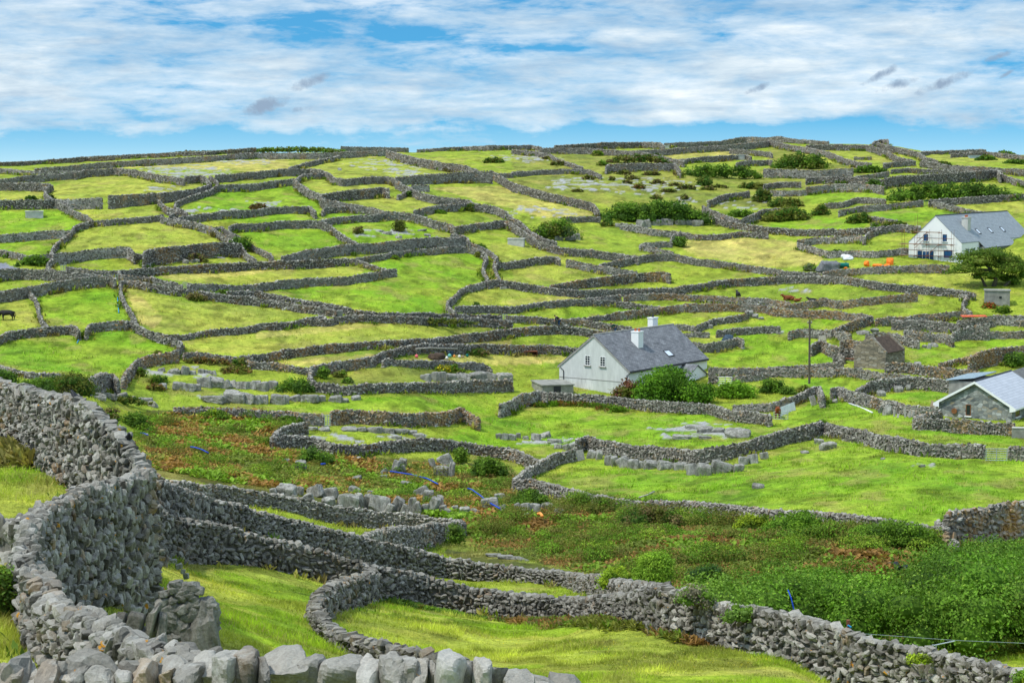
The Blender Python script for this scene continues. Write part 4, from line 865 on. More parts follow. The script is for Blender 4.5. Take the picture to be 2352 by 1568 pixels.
shrub('dark hedge high on the slope, ivy draped, left of the knoll', 'C', 1510, 2330, 346, 490, [DGREEN, GREEN], name='hedge', cat='hedge', n=22)
shrub('scrub hanging below the end of the high dark hedge', 'C', 1690, 1860, 450, 560, [DGREEN, OLV], group=SH)
shrub('long green hedge behind the white house', 'D', 1080, 2350, 512, 700, [GREEN, (.09, .17, .018), DGREEN], name='hedge', cat='hedge', n=30)
shrub('two rounded yellow green bushes at the foot of the long hedge', 'D', 1620, 1800, 640, 690, [YGREEN, (.14, .22, .02)], group=SH)
shrub('ivy clad hedge clump under the ridge', 'D', 40, 590, 238, 405, [DGREEN, GREEN, OLV], name='hedge', cat='hedge', n=16)
shrub('scrub capping the knoll under the ridge', 'D', 770, 1115, 364, 440, [GREEN, DGREEN], group=SH)
shrub('dark scrub strip between the knoll and the ivy clump', 'D', 460, 700, 412, 470, [OLV, DGREEN], group=SH)
shrub('ivy bush on the end of the brownish wall', 'D', 880, 1080, 480, 600, [GREEN, DGREEN], group=SH)
shrub('dark scrub with the upright pale stone in front', 'D', -60, 420, 740, 885, [DGREEN, OLV], group=SH)
shrub('dark scrub mass above the upright pale stone', 'D', 0, 340, 650, 750, [DGREEN, OLV], group=SH)
shrub('scrub block beside the tumbled wall over the bright field', 'D', 400, 580, 720, 830, [OLV, DGREEN], group=SH)
shrub('rounded scrub at the corner of the bright gate field', 'D', 725, 970, 792, 905, [DGREEN, OLV], group=SH)
shrub('small grey green bush below the rounded scrub', 'D', 930, 1040, 890, 950, [GREY, GREEN], group=SH)
shrub('hawthorn strip by the scaffolding wall', 'D', 1040, 1300, 880, 930, [OLV, DGREEN], group=SH)
shrub('bush on the wall near the white tarpaulin heap', 'D', 555, 700, 1138, 1200, [DGREEN, OLV], group=SH)
shrub('bush behind the slate heap', 'D', 330, 460, 1265, 1345, [GREEN, GREY], group=SH)
shrub('brown scrub growing along the saddle of the ridge', 'D', 1400, 1700, 322, 375, [OLV, DGREEN], group=SH)
shrub('dark bushes on the ridge near the blue grey sheet shed', 'D', 1900, 2110, 285, 325, [DGREEN, GREEN], group=SH)
shrub('bushes at the far end of the ridge', 'D', 2060, 2280, 232, 290, [DGREEN, GREEN], group=SH)
shrub('dark thorn bushes below the end of the ridge', 'D', 2160, 2400, 310, 360, [DGREEN, GREEN], group=SH)
shrub('domed scrub bush over a small ledge, near the concrete trough', 'C', 170, 615, 838, 1050, [GREEN, OLV, (.085, .13, .04)], group=SH, n=14)
shrub('round dark bush on the wall by the pale hay field', 'C', 1465, 1620, 1020, 1125, [DGREEN, GREEN], group=SH)
shrub('bright shrubs growing in the sunken plot', 'C', 1960, 2260, 772, 850, [(.1, .19, .02), GREEN], group=SH)
shrub('dark thorn at the wall beside the big dark hedge', 'C', 800, 950, 850, 935, [DGREEN, OLV], group=SH)
shrub('heathery scrub along the foot of the upper slanting wall', 'C', 850, 1470, 258, 350, [OLV, BROWN, DGREEN], group=SH, n=18)
shrub('rounded bush on top of the upper slanting wall', 'C', 730, 845, 228, 285, [GREEN, OLV], group=SH)
shrub('small round bush in the pasture below the slanting wall', 'C', 775, 885, 318, 375, [OLV, GREEN], group=SH)
shrub('dark scrub at the edge of the slope wall above the sunken plot', 'C', 2210, 2400, 580, 710, [DGREEN, OLV], group=SH)
shrub('dark scrub beyond the tumbled grey stones', 'C', 2060, 2352, 520, 590, [OLV, DGREEN], group=SH)
for i, (x, y, w, h) in enumerate([(700, 480, 130, 50), (920, 490, 70, 40), (1030, 430, 160, 60), (1100, 480, 160, 50), (1280, 440, 180, 50), (1170, 560, 130, 60), (1340, 520, 160, 50), (1500, 545, 130, 40), (1600, 570, 200, 50), (1440, 600, 160, 40), (1330, 660, 130, 50), (1590, 660, 90, 60), (1060, 520, 100, 40), (1800, 580, 160, 40), (600, 600, 120, 30), (420, 350, 160, 50), (1900, 560, 180, 40), (320, 300, 90, 30)]):
    shrub('low olive scrub bush scattered over the rough slope above the big dark hedge', 'C', x - w/2, x + w/2, y - h/2, y + h/2, [OLV, (.09, .12, .02), BROWN] if i != 5 else [RUST, OLV], name='scrub_bush', group='olive scrub on the rough slope', n=6)
shrub('larger of the two round bushes in the stony green field', 'B', 1215, 1395, 868, 985, [(.105, .125, .022), OLV], group=SH)
shrub('smaller of the two round bushes in the stony green field', 'B', 885, 1000, 925, 1005, [OLV, BROWN], group=SH)
shrub('rust coloured bush on the low wall', 'A', 2275, 2475, 712, 780, [BROWN, (.15, .09, .03)], group=SH)
shrub('small dark bush on the stub of wall below the retaining wall', 'B', 1375, 1455, 600, 665, [DGREEN], group=SH)
shrub('dark bush leaning on the wall below the yellow plot', 'B', 1915, 2015, 712, 800, [OLV, DGREEN], group=SH)
shrub('flat green bush along the wall below the yellow plot', 'B', 1630, 1750, 775, 815, [GREEN], group=SH)
shrub('dark bush against the second wall from the skyline', 'B', 605, 680, 245, 285, [DGREEN], group=SH)
shrub('scrub crown of the grassy mound on the skyline', 'B', -100, 830, 190, 246, [(.16, .22, .04), GREEN, (.17, .21, .04)], n=60, group=SH)
shrub('low scrub line on the skyline wall before the mound', 'A', 1500, 2352, 222, 262, [OLV, BROWN, DGREEN], n=24, group=SH)
shrub('bush on the skyline above the rough pasture', 'B', 2180, 2290, 180, 222, [GREEN], group=SH)
shrub('dark scrub in the pasture under the skyline bush', 'B', 2080, 2290, 292, 350, [OLV, DGREEN], group=SH)
shrub('round bush on the corner of the yellow field wall', 'A', 405, 515, 635, 695, [(.07, .11, .02)], group=SH)
shrub('flat bush on the wall over the concrete box', 'A', 225, 340, 645, 695, [DGREEN], group=SH)
shrub('dark hedge growing between the two diagonal walls', 'A', 2080, 2320, 1010, 1160, [DGREEN, GREEN], name='hedge', cat='hedge')
shrub('ivy clump smothering the wall over the tarmac road', 'A', 130, 480, 1190, 1298, [DGREEN, GREEN], n=14, group=SH)
shrub('brown dead shrub against the tall notch wall', 'A', 1680, 1920, 1155, 1260, [BROWN, (.10, .07, .04), OLV], dens=.4, group=SH)
shrub('dark ivy along the lane wall end', 'B', 1990, 2120, 1085, 1150, [DGREEN, GREEN], group=SH)
shrub('bush at the lane corner of the large bright green field', 'B', 2000, 2090, 1165, 1215, [OLV], group=SH)
shrub('bush at the foot of the wall curving into the large bright field', 'B', 1235, 1320, 1195, 1235, [OLV, GREEN], group=SH)
shrub('small dark thorn on the wall under the yellow field', 'F', 1985, 2050, 235, 300, [DGREEN], group=SH)
shrub('weeds growing on the wall near the lone pale stone', 'F', 330, 440, 245, 315, [OLV, GREEN], group=SH)
shrub('brown thicket on the bank in the straw field', 'E', 1690, 1900, 150, 240, [OLV, BROWN], group=SH)
shrub('nettles between the two walls above the straw field', 'E', 1960, 2160, 130, 190, [GREEN, (.12, .19, .02)], group=SH)
shrub('ivy growing over the wall above the yellow meadow', 'F', 1020, 2050, 385, 455, [(.07, .11, .02), OLV], n=24, dens=.45, group=SH)
shrub('dark thorn on the meadow wall', 'F', 1580, 1680, 570, 630, [DGREEN, OLV], group=SH)
shrub('dark clump on the wall behind the fishing floats', 'F', 1850, 2160, 655, 740, [OLV, DGREEN, BROWN], group=SH)
shrub('green ivied shrub beside the loop of the long curving wall', 'F', 165, 540, 945, 1090, [DGREEN, GREEN], group=SH, n=12)
shrub('fern clump inside the rushy plot corner', 'F', 560, 680, 840, 960, [GREEN, (.1, .16, .02)], group=SH)
shrub('weeds along the wall in the rushy plot', 'F', 700, 850, 860, 940, [GREEN, OLV], group=SH)
shrub('yellow flowering weeds on the low dark cliff', 'F', 1590, 1930, 815, 905, [GREEN, OLV, (.42, .36, .02)], group=SH)
shrub('pale weeds in the middle of the rushy plot', 'F', 780, 900, 935, 995, [(.14, .2, .05), GREEN], group=SH)
shrub('bracken edging the brown wall corner above the crags', 'E', 1640, 2120, 745, 820, [RUST, BROWN, OLV], n=16, group=SH)
shrub('dark bush at the end of the rusty bracken edge', 'E', 2110, 2290, 755, 850, [DGREEN, OLV], group=SH)
shrub('rusty bracken under the dark bush', 'E', 1990, 2330, 820, 910, [RUST, OLV, BROWN], n=10, group=SH)
shrub('tiny dark bush above the brown curving wall', 'E', 1400, 1490, 690, 735, [OLV], group=SH)
shrub('bush in the angle of the brown curving wall', 'E', 1235, 1355, 850, 935, [OLV, GREEN], group=SH)
shrub('bramble mound among the pale upright stones', 'E', 1330, 1550, 905, 1000, [OLV, GREEN, DGREEN], group=SH)
shrub('rusty brambles beside the grey cracked ledge', 'E', 1320, 1530, 990, 1060, [RUST, OLV], group=SH)
shrub('dark green shrubs behind the massive wall, at the frame edge', 'E', -120, 170, 850, 1010, [DGREEN, GREEN], group=SH)
shrub('light green shrub behind the massive wall', 'E', 150, 470, 915, 1070, [(.1, .18, .03), GREEN], group=SH)
shrub('big dark olive shrub beside the blue hanging pipe', 'E', 440, 840, 880, 1135, [OLV, (.075, .09, .022), DGREEN], group=SH, n=16)
shrub('green gap filler shrub between light and dark shrubs', 'E', 330, 600, 930, 1060, [GREEN, DGREEN], group=SH)
shrub('ivied shrub above the rusty bracken slope', 'E', 1090, 1370, 1235, 1400, [DGREEN, GREEN], group=SH)
shrub('low brambles under the rocky edge of the bank', 'E', 900, 1400, 1110, 1200, [OLV, DGREEN], n=16, group=SH)
shrub('olive brambles beside the crow wall', 'E', 840, 1120, 1220, 1340, [OLV, BROWN, GREEN], group=SH)
shrub('yellow green brambles on the wall above the bracken', 'E', 1820, 2130, 1225, 1330, [(.12, .2, .02), GREEN, YGREEN], group=SH)
shrub('bramble cover on the wall near the pale green gate', 'F', 180, 470, 1275, 1360, [(.1, .17, .02), GREEN], group=SH)
shrub('large glossy green shrub in front of the cottage', 'G', 1130, 1740, 840, 1190, [(.10, .23, .012), (.14, .29, .016), (.075, .17, .012)], cat='shrub', n=24, leafpx=2.6)
shrub('lower dark green shrub before the cottage porch, next to the clipped hedge', 'G', 1590, 1900, 985, 1190, [(.085, .19, .012), (.11, .24, .016)], cat='shrub', leafpx=2.6)
shrub('reddish fuchsia bush beside the large cottage shrub', 'G', 915, 1230, 968, 1150, [(.19, .08, .045), (.15, .12, .035), OLV], cat='shrub')
shrub('clipped garden hedge between the cottage shrub and the lawn', 'G', 1860, 2255, 968, 1140, [(.17, .33, .02), (.2, .38, .025)], name='hedge', cat='hedge', hedge=True)
shrub('round dark green bush on the cottage lawn', 'G', 2265, 2545, 938, 1095, [DGREEN, GREEN])
shrub('low clipped round bush beside the dark lawn bush', 'H', 105, 260, 1005, 1100, [GREEN, (.1, .18, .02)])
shrub('yellowish clipped bush behind the pallet wall', 'H', 255, 440, 1000, 1085, [(.16, .20, .03), OLV])
shrub('bright yellow green bush below the concrete shed', 'H', 2095, 2255, 275, 355, [(.17, .25, .02), (.11, .2, .015)], group=SH)
shrub('weeds with orange flowers under the concrete shed', 'H', 1960, 2130, 245, 310, [GREEN, OLV, (.35, .09, .02)], group=SH)
shrub('dark round bush over the tall brown curved wall', 'H', 2170, 2430, 690, 860, [DGREEN, GREEN], group=SH)
shrub('weeds sprouting at the wall corner over the bright field', 'L', 440, 560, -15, 45, [GREEN, (.1, .16, .02)], group=SH)
shrub('ivy mantle over the end of the tall brown stone wall', 'L', 1600, 1830, 835, 1040, [DGREEN, GREEN, (.06, .13, .02)], group=SH, n=12)
shrub('bushes under the wall of the large bright field, opposite the gate', 'L', -60, 640, 830, 1090, [(.17, .30, .02), (.13, .26, .02), GREEN], group=SH, n=18)
shrub('dark shrubs below the wall end beside the ivy mantle', 'L', 740, 1660, 915, 1180, [GREEN, (.15, .27, .02), (.10, .19, .02)], group=SH, n=24)
shrub('yellow green shrub glowing under the large bright field', 'K', 2030, 2420, 845, 1010, [YGREEN, (.26, .34, .02), (.14, .22, .02)], group=SH)
shrub('dark thicket with dead twigs below the loose timber', 'K', 1000, 1620, 770, 1000, [OLV, DGREEN, BROWN], group=SH, n=18)
shrub('ivy at the corner where the bright field walls meet', 'K', 0, 380, 620, 790, [DGREEN, GREEN], group=SH, n=12)
shrub('pale green brambles under the bright field wall', 'K', 700, 1000, 690, 850, [(.15, .2, .04), GREEN, OLV], group=SH)
shrub('ivied shrub on the crag near the pipe end', 'J', 1960, 2330, 320, 520, [DGREEN, GREEN, (.12, .2, .02)], group=SH, n=12)
shrub('green weeds at the crag blocks under the shelf wall', 'J', 1800, 1950, 240, 400, [(.12, .2, .02), GREEN], group=SH)
shrub('ivy on the curving shelf wall', 'J', 350, 720, 240, 400, [DGREEN, GREEN], group=SH, n=10, dens=.55)
shrub('ivy covering the cross wall corner', 'J', 1730, 1920, 940, 1150, [DGREEN, GREEN, (.1, .16, .02)], group=SH, dens=.6)
shrub('brambles at the foot of the cross wall', 'J', 1350, 1600, 1060, 1180, [GREEN, OLV], group=SH, dens=.6)
shrub('yellow green bush above the dark lane wall', 'K', 780, 1130, 1290, 1500, [YGREEN, (.24, .36, .025), GREEN], group=SH, d=64.5, n=12)
shrub('bright green leafy bush in the valley thicket', 'K', 1080, 1560, 1170, 1500, [(.24, .38, .03), (.18, .32, .025)], group=SH, d=64.5, n=16)
shrub('feathery dark green bush beside the bright leafy bush', 'K', 1570, 2010, 1270, 1480, [(.06, .13, .03), GREEN], group=SH, d=66, leafpx=1.7)
shrub('ivy and dead twigs crowning the corner of the lane wall', 'O', 1440, 1900, 180, 400, [(.19, .32, .06), (.15, .27, .03), (.24, .22, .14)], group=SH, d=44.7, leafpx=2.8)
shrub('ivy trailing down the wall beside the thicket', 'O', 1890, 2320, 350, 540, [(.18, .30, .05), GREEN], group=SH, d=42.8, dens=.5, leafpx=2.8)
shrub('yellow ivy patch on top of the wall near the rusty post', 'P', 1215, 1490, 815, 920, [YGREEN, (.2, .26, .03)], group=SH, d=36.9, dens=.6, leafpx=2.8)
shrub('ivy on the wall at the picture corner', 'P', 2140, 2450, 945, 1120, [(.17, .31, .03), GREEN, YGREEN], group=SH, d=33.8, dens=.6, leafpx=3)
shrub('weedy bush at the foot of the wall under the thicket', 'P', 0, 300, 920, 1090, [GREEN, OLV, (.1, .16, .02)], group=SH, d=40.0, leafpx=2.8, dens=.6)
shrub('bramble bush under the low butting wall, beside the massive curved wall', 'I', -120, 240, 1180, 1720, [(.085, .15, .02), GREEN, OLV], group=SH, d=21.5, leafpx=4.5, n=22, dens=.6)
# the valley thicket reads as one mass
def thicket():
    r = np.random.default_rng(3); lob = []
    poly = [(1560, 1440), (1700, 1360), (1900, 1345), (2100, 1345), (2200, 1290), (2420, 1275), (2420, 1520), (2300, 1560), (2000, 1520), (1750, 1460)]
    for _ in range(4000):
        if len(lob) > 130: break
        a = r.uniform(.085, .31); d = r.uniform(55, 84) * K; X, Y = a * d, d; z = float(H(X, Y)); x, y = project(np.array([X, Y, z]))
        if not bool(in_poly(np.array([x]), np.array([y]), poly)[0]): continue
        yt = np.interp(x, [1540, 1640, 1750, 2100, 2160, 2400], [1350, 1330, 1312, 1316, 1250, 1240]) - 8 + r.uniform(0, 34); h = min(r.uniform(2.6, 4.2), CAMZ + ray(x, yt)[1] * d - z)
        if h < .7 or any((X - l[0]) ** 2 + (Y - l[1]) ** 2 < 1.7 for l in lob[::2]): continue
        q = r.uniform(1.15, 2.0) * min(1, h / 2.2); kc = r.uniform(.6, 1.25); c = tuple(v * kc for v in [(.15, .29, .025), (.12, .25, .02), (.19, .32, .04), (.10, .21, .02)][r.integers(0, 4)])
        lob.append((X, Y, z + h - q * .7, q * 1.2, q, q * .8, c)); lob.append((X + r.uniform(-.6, .6), Y - .3, z + h * .35, q * 1., q * .9, q * .9, c))
    V, Fq, C = crown(lob, .15, .78, [(.16, .30, .03), (.13, .25, .025), (.20, .33, .05), (.11, .21, .02), (.24, .36, .04)], r)
    tag(mesh_np('undergrowth', V, Fq, M_LEAF, C), 'dense green thicket filling the hollow behind the wall', 'thicket', None, 'stuff')
thicket()
def brambles():
    r = np.random.default_rng(6); lob = []
    poly = [(1080, 1215), (1290, 1175), (1340, 1150), (1500, 1168), (1700, 1200), (2000, 1235), (2160, 1250), (2200, 1300), (2000, 1320), (1700, 1350), (1500, 1330), (1300, 1290)]
    pol2 = [(300, 1000), (340, 950), (600, 950), (690, 975), (640, 1040), (900, 1075), (1180, 1110), (1270, 1180), (1060, 1190), (700, 1125), (400, 1070)]
    n2 = 0
    for _ in range(30000):
        if len(lob) > 420: break
        a = r.uniform(-.22, .27); d = r.uniform(60, 150) * K; X, Y = a * d, d; z = float(H(X, Y)); x, y = project(np.array([X, Y, z])); x, y = np.array([x]), np.array([y])
        A, B = bool(in_poly(x, y, poly)[0]), bool(in_poly(x, y, pol2)[0]) and d > 86 * K and n2 < 110
        if not (A or B): continue
        pt = float(fbm(np.array([X / 5]), np.array([Y / 5]), 810, 3)[0])
        near_wall = A and y[0] < np.interp(x[0], [1080, 1340, 1700, 2160], [1240, 1185, 1228, 1275])
        if A and pt < (-.2 if near_wall else .16): continue
        n2 += B
        q = r.uniform(.4, .8) * (1.35 if near_wall else 1); c = [(.16, .29, .022), OLV, (.12, .22, .02), (.24, .35, .03), (.19, .175, .04)][r.integers(0, 5)]
        lob.append((X, Y, z + q * .45, q * 1.4, q * 1.1, q * .8, c))
    V, Fq, C = crown(lob, .13, .8, [GREEN, OLV, DGREEN], r, core=False)
    tag(mesh_np('brambles', V, Fq, M_LEAF, C), 'brambles and low green growth over the valley side', 'brambles', None, 'stuff')
brambles()
# bracken and brambles of the valley side
def bracken():
    r = np.random.default_rng(9); P = []; polys = [
        [(300, 1010), (330, 960), (420, 938), (600, 945), (690, 965), (640, 985), (625, 1030), (700, 1045), (900, 1060), (1100, 1075), (1200, 1100), (1180, 1140), (1290, 1180), (1060, 1198), (900, 1165), (700, 1130), (520, 1108), (345, 1075)],
        [(1060, 1200), (1290, 1165), (1330, 1140), (1500, 1160), (1700, 1190), (2000, 1225), (2170, 1245), (2352, 1265), (2420, 1300), (2352, 1345), (2100, 1360), (1700, 1390), (1540, 1375), (1380, 1320), (1100, 1262)]]
    N_ = 46000; A = r.uniform(-.24, .31, N_); D = r.uniform(58, 150, N_) * K; X, Y = A * D, D; Z = H(X, Y)
    px, py = project(np.stack([X, Y, Z], -1)); ok = in_poly(px, py, polys[0]) & (D > 86 * K) | in_poly(px, py, polys[1])
    X, Y, Z, py = X[ok], Y[ok], Z[ok], py[ok]; n = len(X)
    pat = fbm(X / 2.2, Y / 3.4, 300, 4) + r.normal(size=n) * .16; pat2 = fbm(X / 7, Y / 7, 310, 3)
    cols = np.where((pat > np.where(py > 1140, .04, .17))[:, None], np.array(RUST), np.where((pat > .02)[:, None], np.array((.25, .23, .045)), np.where((pat2 > .05)[:, None], np.array((.16, .26, .025)), np.array((.15, .19, .03)))))
    cols = cols * np.where(py < 1195, 1.3, 1.)[:, None]
    m = 11; rep = lambda v: np.repeat(v, m, 0)
    ang = r.uniform(0, 2 * pi, n * m); el = r.uniform(.15, 1.1, n * m); ln = r.uniform(.22, .55, n * m) * rep(np.clip(.9 + pat2, .55, 1.5))
    dirv = np.stack([np.cos(ang) * np.cos(el), np.sin(ang) * np.cos(el), np.sin(el)], 1); base = rep(np.stack([X, Y, Z], 1)) + r.normal(size=(n * m, 3)) * np.array([.2, .2, .02])
    side = np.stack([-np.sin(ang), np.cos(ang), 0 * ang], 1) * (ln * r.uniform(.16, .3, n * m))[:, None]
    mid = base + dirv * (ln * .6)[:, None]; tip = base + dirv * ln[:, None] + np.array([0, 0, -.2]) * ln[:, None]
    V = np.stack([base, mid - side, tip, mid + side], 1).reshape(-1, 3); k = r.uniform(.6, 1.45, (n * m, 1))
    C = np.repeat(rep(cols) * k, 4, 0)
    tag(mesh_np('bracken', V, np.arange(len(V)).reshape(-1, 4), M_LEAF, C), 'rust and green bracken covering the valley side', 'bracken', None, 'stuff')
bracken()
# withered bracken and weeds along wall feet
def strip(label, pts, d, cols, w=.5, h=.5, n=900, leafpx=2.4):
    r = np.random.default_rng(sum(map(ord, label))); q = []
    for x, y, dd in pts: a, b = ray(x, y); q.append((a * dd * K, dd * K))
    q = np.array(q); s = np.r_[0, np.cumsum(np.hypot(*np.diff(q, axis=0).T))]; t = r.uniform(0, s[-1], n)
    X = np.interp(t, s, q[:, 0]) + r.normal(size=n) * w; Y = np.interp(t, s, q[:, 1]) + r.normal(size=n) * w * .7; X, Y = X, Y; Z = H(X, Y)
    pat = fbm(X / 1.5, Y / 1.5, 500, 3); cols = np.array(cols); c = cols[np.clip(((pat * 1.6 + .5) * len(cols)).astype(int), 0, len(cols) - 1)]
    m = 8; rep = lambda v: np.repeat(v, m, 0)
    ang = r.uniform(0, 2 * pi, n * m); el = r.uniform(.2, 1.25, n * m); ln = r.uniform(.4, 1., n * m) * h
    dirv = np.stack([np.cos(ang) * np.cos(el), np.sin(ang) * np.cos(el), np.sin(el)], 1); base = rep(np.stack([X, Y, Z], 1))
    side = np.stack([-np.sin(ang), np.cos(ang), 0 * ang], 1) * (ln * r.uniform(.07, .14, n * m))[:, None]
    mid = base + dirv * (ln * .6)[:, None]; tip = base + dirv * ln[:, None] + np.array([0, 0, -.2]) * ln[:, None]
    V = np.stack([base, mid - side, tip, mid + side], 1).reshape(-1, 3)
    C = np.repeat(rep(c) * r.uniform(.6, 1.4, (n * m, 1)), 4, 0)
    tag(mesh_np('weeds', V, np.arange(len(V)).reshape(-1, 4), M_LEAF, C), label, 'weeds', None, 'stuff')
strip('withered rusty bracken along the foot of the dark wall', [(1190, 1452, 58), (1280, 1470, 54), (1370, 1480, 50.5), (1450, 1482, 48), (1540, 1470, 47), (1610, 1500, 44)], 0, [RUST, BROWN, (.14, .22, .02), OLV], .45, .5, 1500)
strip('dark weeds along the foot of the looped wall', [(880, 1385, 58), (960, 1405, 58.5), (1080, 1430, 58.5), (1190, 1452, 57.5)], 0, [DGREEN, OLV, GREEN], .5, .35, 1100)
strip('ferns growing in front of the cottage garden wall', [(1230, 935, 167), (1300, 925, 168), (1360, 930, 167), (1430, 942, 164)], 0, [(.12, .2, .02), RUST, GREEN], .6, .9, 400)
strip('dry stalks standing below the massive wall', [(30, 1035, 41), (60, 1040, 40), (85, 1060, 39)], 0, [(.38, .30, .10), (.3, .27, .08)], .35, 1.0, 160)
# grass blades
def grass():
    r = np.random.default_rng(13); N_ = 520000
    A = r.uniform(-.305, .305, N_); LDm = r.uniform(math.log(13 * K), math.log(240 * K), N_); D = np.exp(LDm); X, Y = A * D, D; Z = H(X, Y)
    dep = (CAMZ - Z) / D; keep = r.random(N_) < np.clip(dep / .36, .16, 1); X, Y, Z, D = X[keep], Y[keep], Z[keep], D[keep]
    px, py = project(np.stack([X, Y, Z], -1)); ok = (py < 1620) & (py > 330); X, Y, Z, D = X[ok], Y[ok], Z[ok], D[ok]
    C, rk = ground_tone(X, Y, Z)
    dark = (C.sum(-1) < .30) & (Y > 72 * K); ok = (rk < .25) & ~dark & (C[:, 2] < .15 + .1 * (C[:, 0] > .3)) ; X, Y, Z, D, C = X[ok], Y[ok], Z[ok], D[ok], C[ok]
    n = len(X); m = 3; rep = lambda v: np.repeat(v, m, 0)
    tuss = fbm(X / 2.2, Y / 2.2, 410, 3)
    hgt = np.clip(.10 + .26 * tuss, .04, .5) * np.clip(.6 + D / 160, .8, 1.6); wid = np.clip(1.0 * D / 1829, .012, .16)
    ang = r.uniform(0, pi, n * m); base = rep(np.stack([X, Y, Z - .02], 1)) + r.normal(size=(n * m, 3)) * np.array([1, 1, 0]) * rep(wid[:, None]) * 1.6
    side = np.stack([np.cos(ang), np.sin(ang), 0 * ang], 1) * rep(wid)[:, None] * r.uniform(.5, 1.1, (n * m, 1)); h = rep(hgt) * r.uniform(.6, 1.3, n * m)
    tip = base + np.stack([r.normal(size=n * m) * .5 * h, r.normal(size=n * m) * .45 * h, h], 1)
    V = np.stack([base - side * .5, base + side * .5, tip], 1).reshape(-1, 3)
    k = r.uniform(.8, 1.3, (n * m, 1)); cc = rep(C * np.clip(1.06 + .6 * tuss + .35 * fbm(X / .7, Y / .9, 440, 2), .6, 1.5)[:, None]) * k; dry = r.random(n * m) < rep(np.clip(.10 + .4 * fbm(X / 2, Y / 2.4, 430, 3), .02, .45)); cc[dry] = np.array((.36, .32, .10)) * k[dry]
    tag(mesh_np('grass', V, np.arange(len(V)).reshape(-1, 3), M_GRASS, np.repeat(cc, 3, 0)), 'grass growing over the fields', 'grass', None, 'stuff')
grass()
def verges():
    r = np.random.default_rng(52); Px, Py = [], []
    for X, Y, th in FEET:
        s = np.r_[0, np.cumsum(np.hypot(np.diff(X), np.diff(Y)))]; n = int(s[-1] * (5.5 if Y.mean() < 110 else 4.2)); t = r.uniform(0, s[-1], n)
        tx, ty = np.gradient(X), np.gradient(Y); l = np.hypot(tx, ty); sd = r.choice([-1, 1], n) * (th / 2 + np.abs(r.normal(size=n)) * .34)
        Px.append(np.interp(t, s, X) - np.interp(t, s, ty / l) * sd); Py.append(np.interp(t, s, Y) + np.interp(t, s, tx / l) * sd)
    X, Y = np.concatenate(Px), np.concatenate(Py); k = fbm(X / 3.5, Y / 3.5, 610, 3) > -.22; X, Y = X[k], Y[k]; Z = H(X, Y); n = len(X)
    pat = fbm(X / 2.6, Y / 2.6, 600, 3) + r.normal(size=n) * .12
    cols = np.where((pat > .3)[:, None], np.array((.17, .14, .05)), np.where((pat > .08)[:, None], np.array((.34, .31, .07)), np.where((pat > -.2)[:, None], np.array((.19, .26, .025)), np.array((.10, .17, .02)))))
    m = 6; rep = lambda v: np.repeat(v, m, 0); big = np.clip(.75 + Y / 420, .8, 1.6) * np.where(Y < 62, .5, 1.) * np.clip(1 + 1.4 * fbm(X / 4, Y / 4, 620, 2), .5, 1.9)
    ang = r.uniform(0, 2 * pi, n * m); el = r.uniform(.5, 1.4, n * m); ln = r.uniform(.16, .42, n * m) * rep(big)
    dv_ = np.stack([np.cos(ang) * np.cos(el), np.sin(ang) * np.cos(el), np.sin(el)], 1); base = rep(np.stack([X, Y, Z - .03], 1)) + r.normal(size=(n * m, 3)) * np.array([.1, .1, 0])
    side = np.stack([-np.sin(ang), np.cos(ang), 0 * ang], 1) * np.maximum(ln * r.uniform(.08, .17, n * m), rep(.3 * Y / 1829) * .6)[:, None]
    V = np.stack([base, base + dv_ * (ln * .6)[:, None] - side, base + dv_ * ln[:, None], base + dv_ * (ln * .6)[:, None] + side], 1).reshape(-1, 3)
    tag(mesh_np('verge_growth', V, np.arange(len(V)).reshape(-1, 4), M_LEAF, np.repeat(rep(cols) * r.uniform(.65, 1.35, (n * m, 1)), 4, 0)), 'rank grass and weeds along the feet of the walls', 'weeds', None, 'stuff')
verges()
def flowers():
    r = np.random.default_rng(44); N_ = 9000; A = r.uniform(-.28, .30, N_); D = np.exp(r.uniform(math.log(36), math.log(215), N_)) * K; X, Y = A * D, D; Z = H(X, Y)
    C, rk = ground_tone(X, Y, Z); ok = (C[:, 1] > .25) & (rk < .1) & (fbm(X / 4, Y / 4, 900, 3) > .05); X, Y, Z, D = X[ok], Y[ok], Z[ok], D[ok]; n = len(X)
    P = np.stack([X, Y, Z + r.uniform(.12, .35, n)], 1); V, Fq, Cc = leaves(P, np.tile([0, -.6, .8], (n, 1)), np.clip(.9 * D / 1829, .03, .12), np.tile([.75, .58, .02], (n, 1)) * r.uniform(.7, 1.1, (n, 1)), r)
    tag(mesh_np('wild_flowers', V, Fq, M_LEAF, Cc), 'yellow flowers dotted over the grass', 'flowers', None, 'stuff')
flowers()
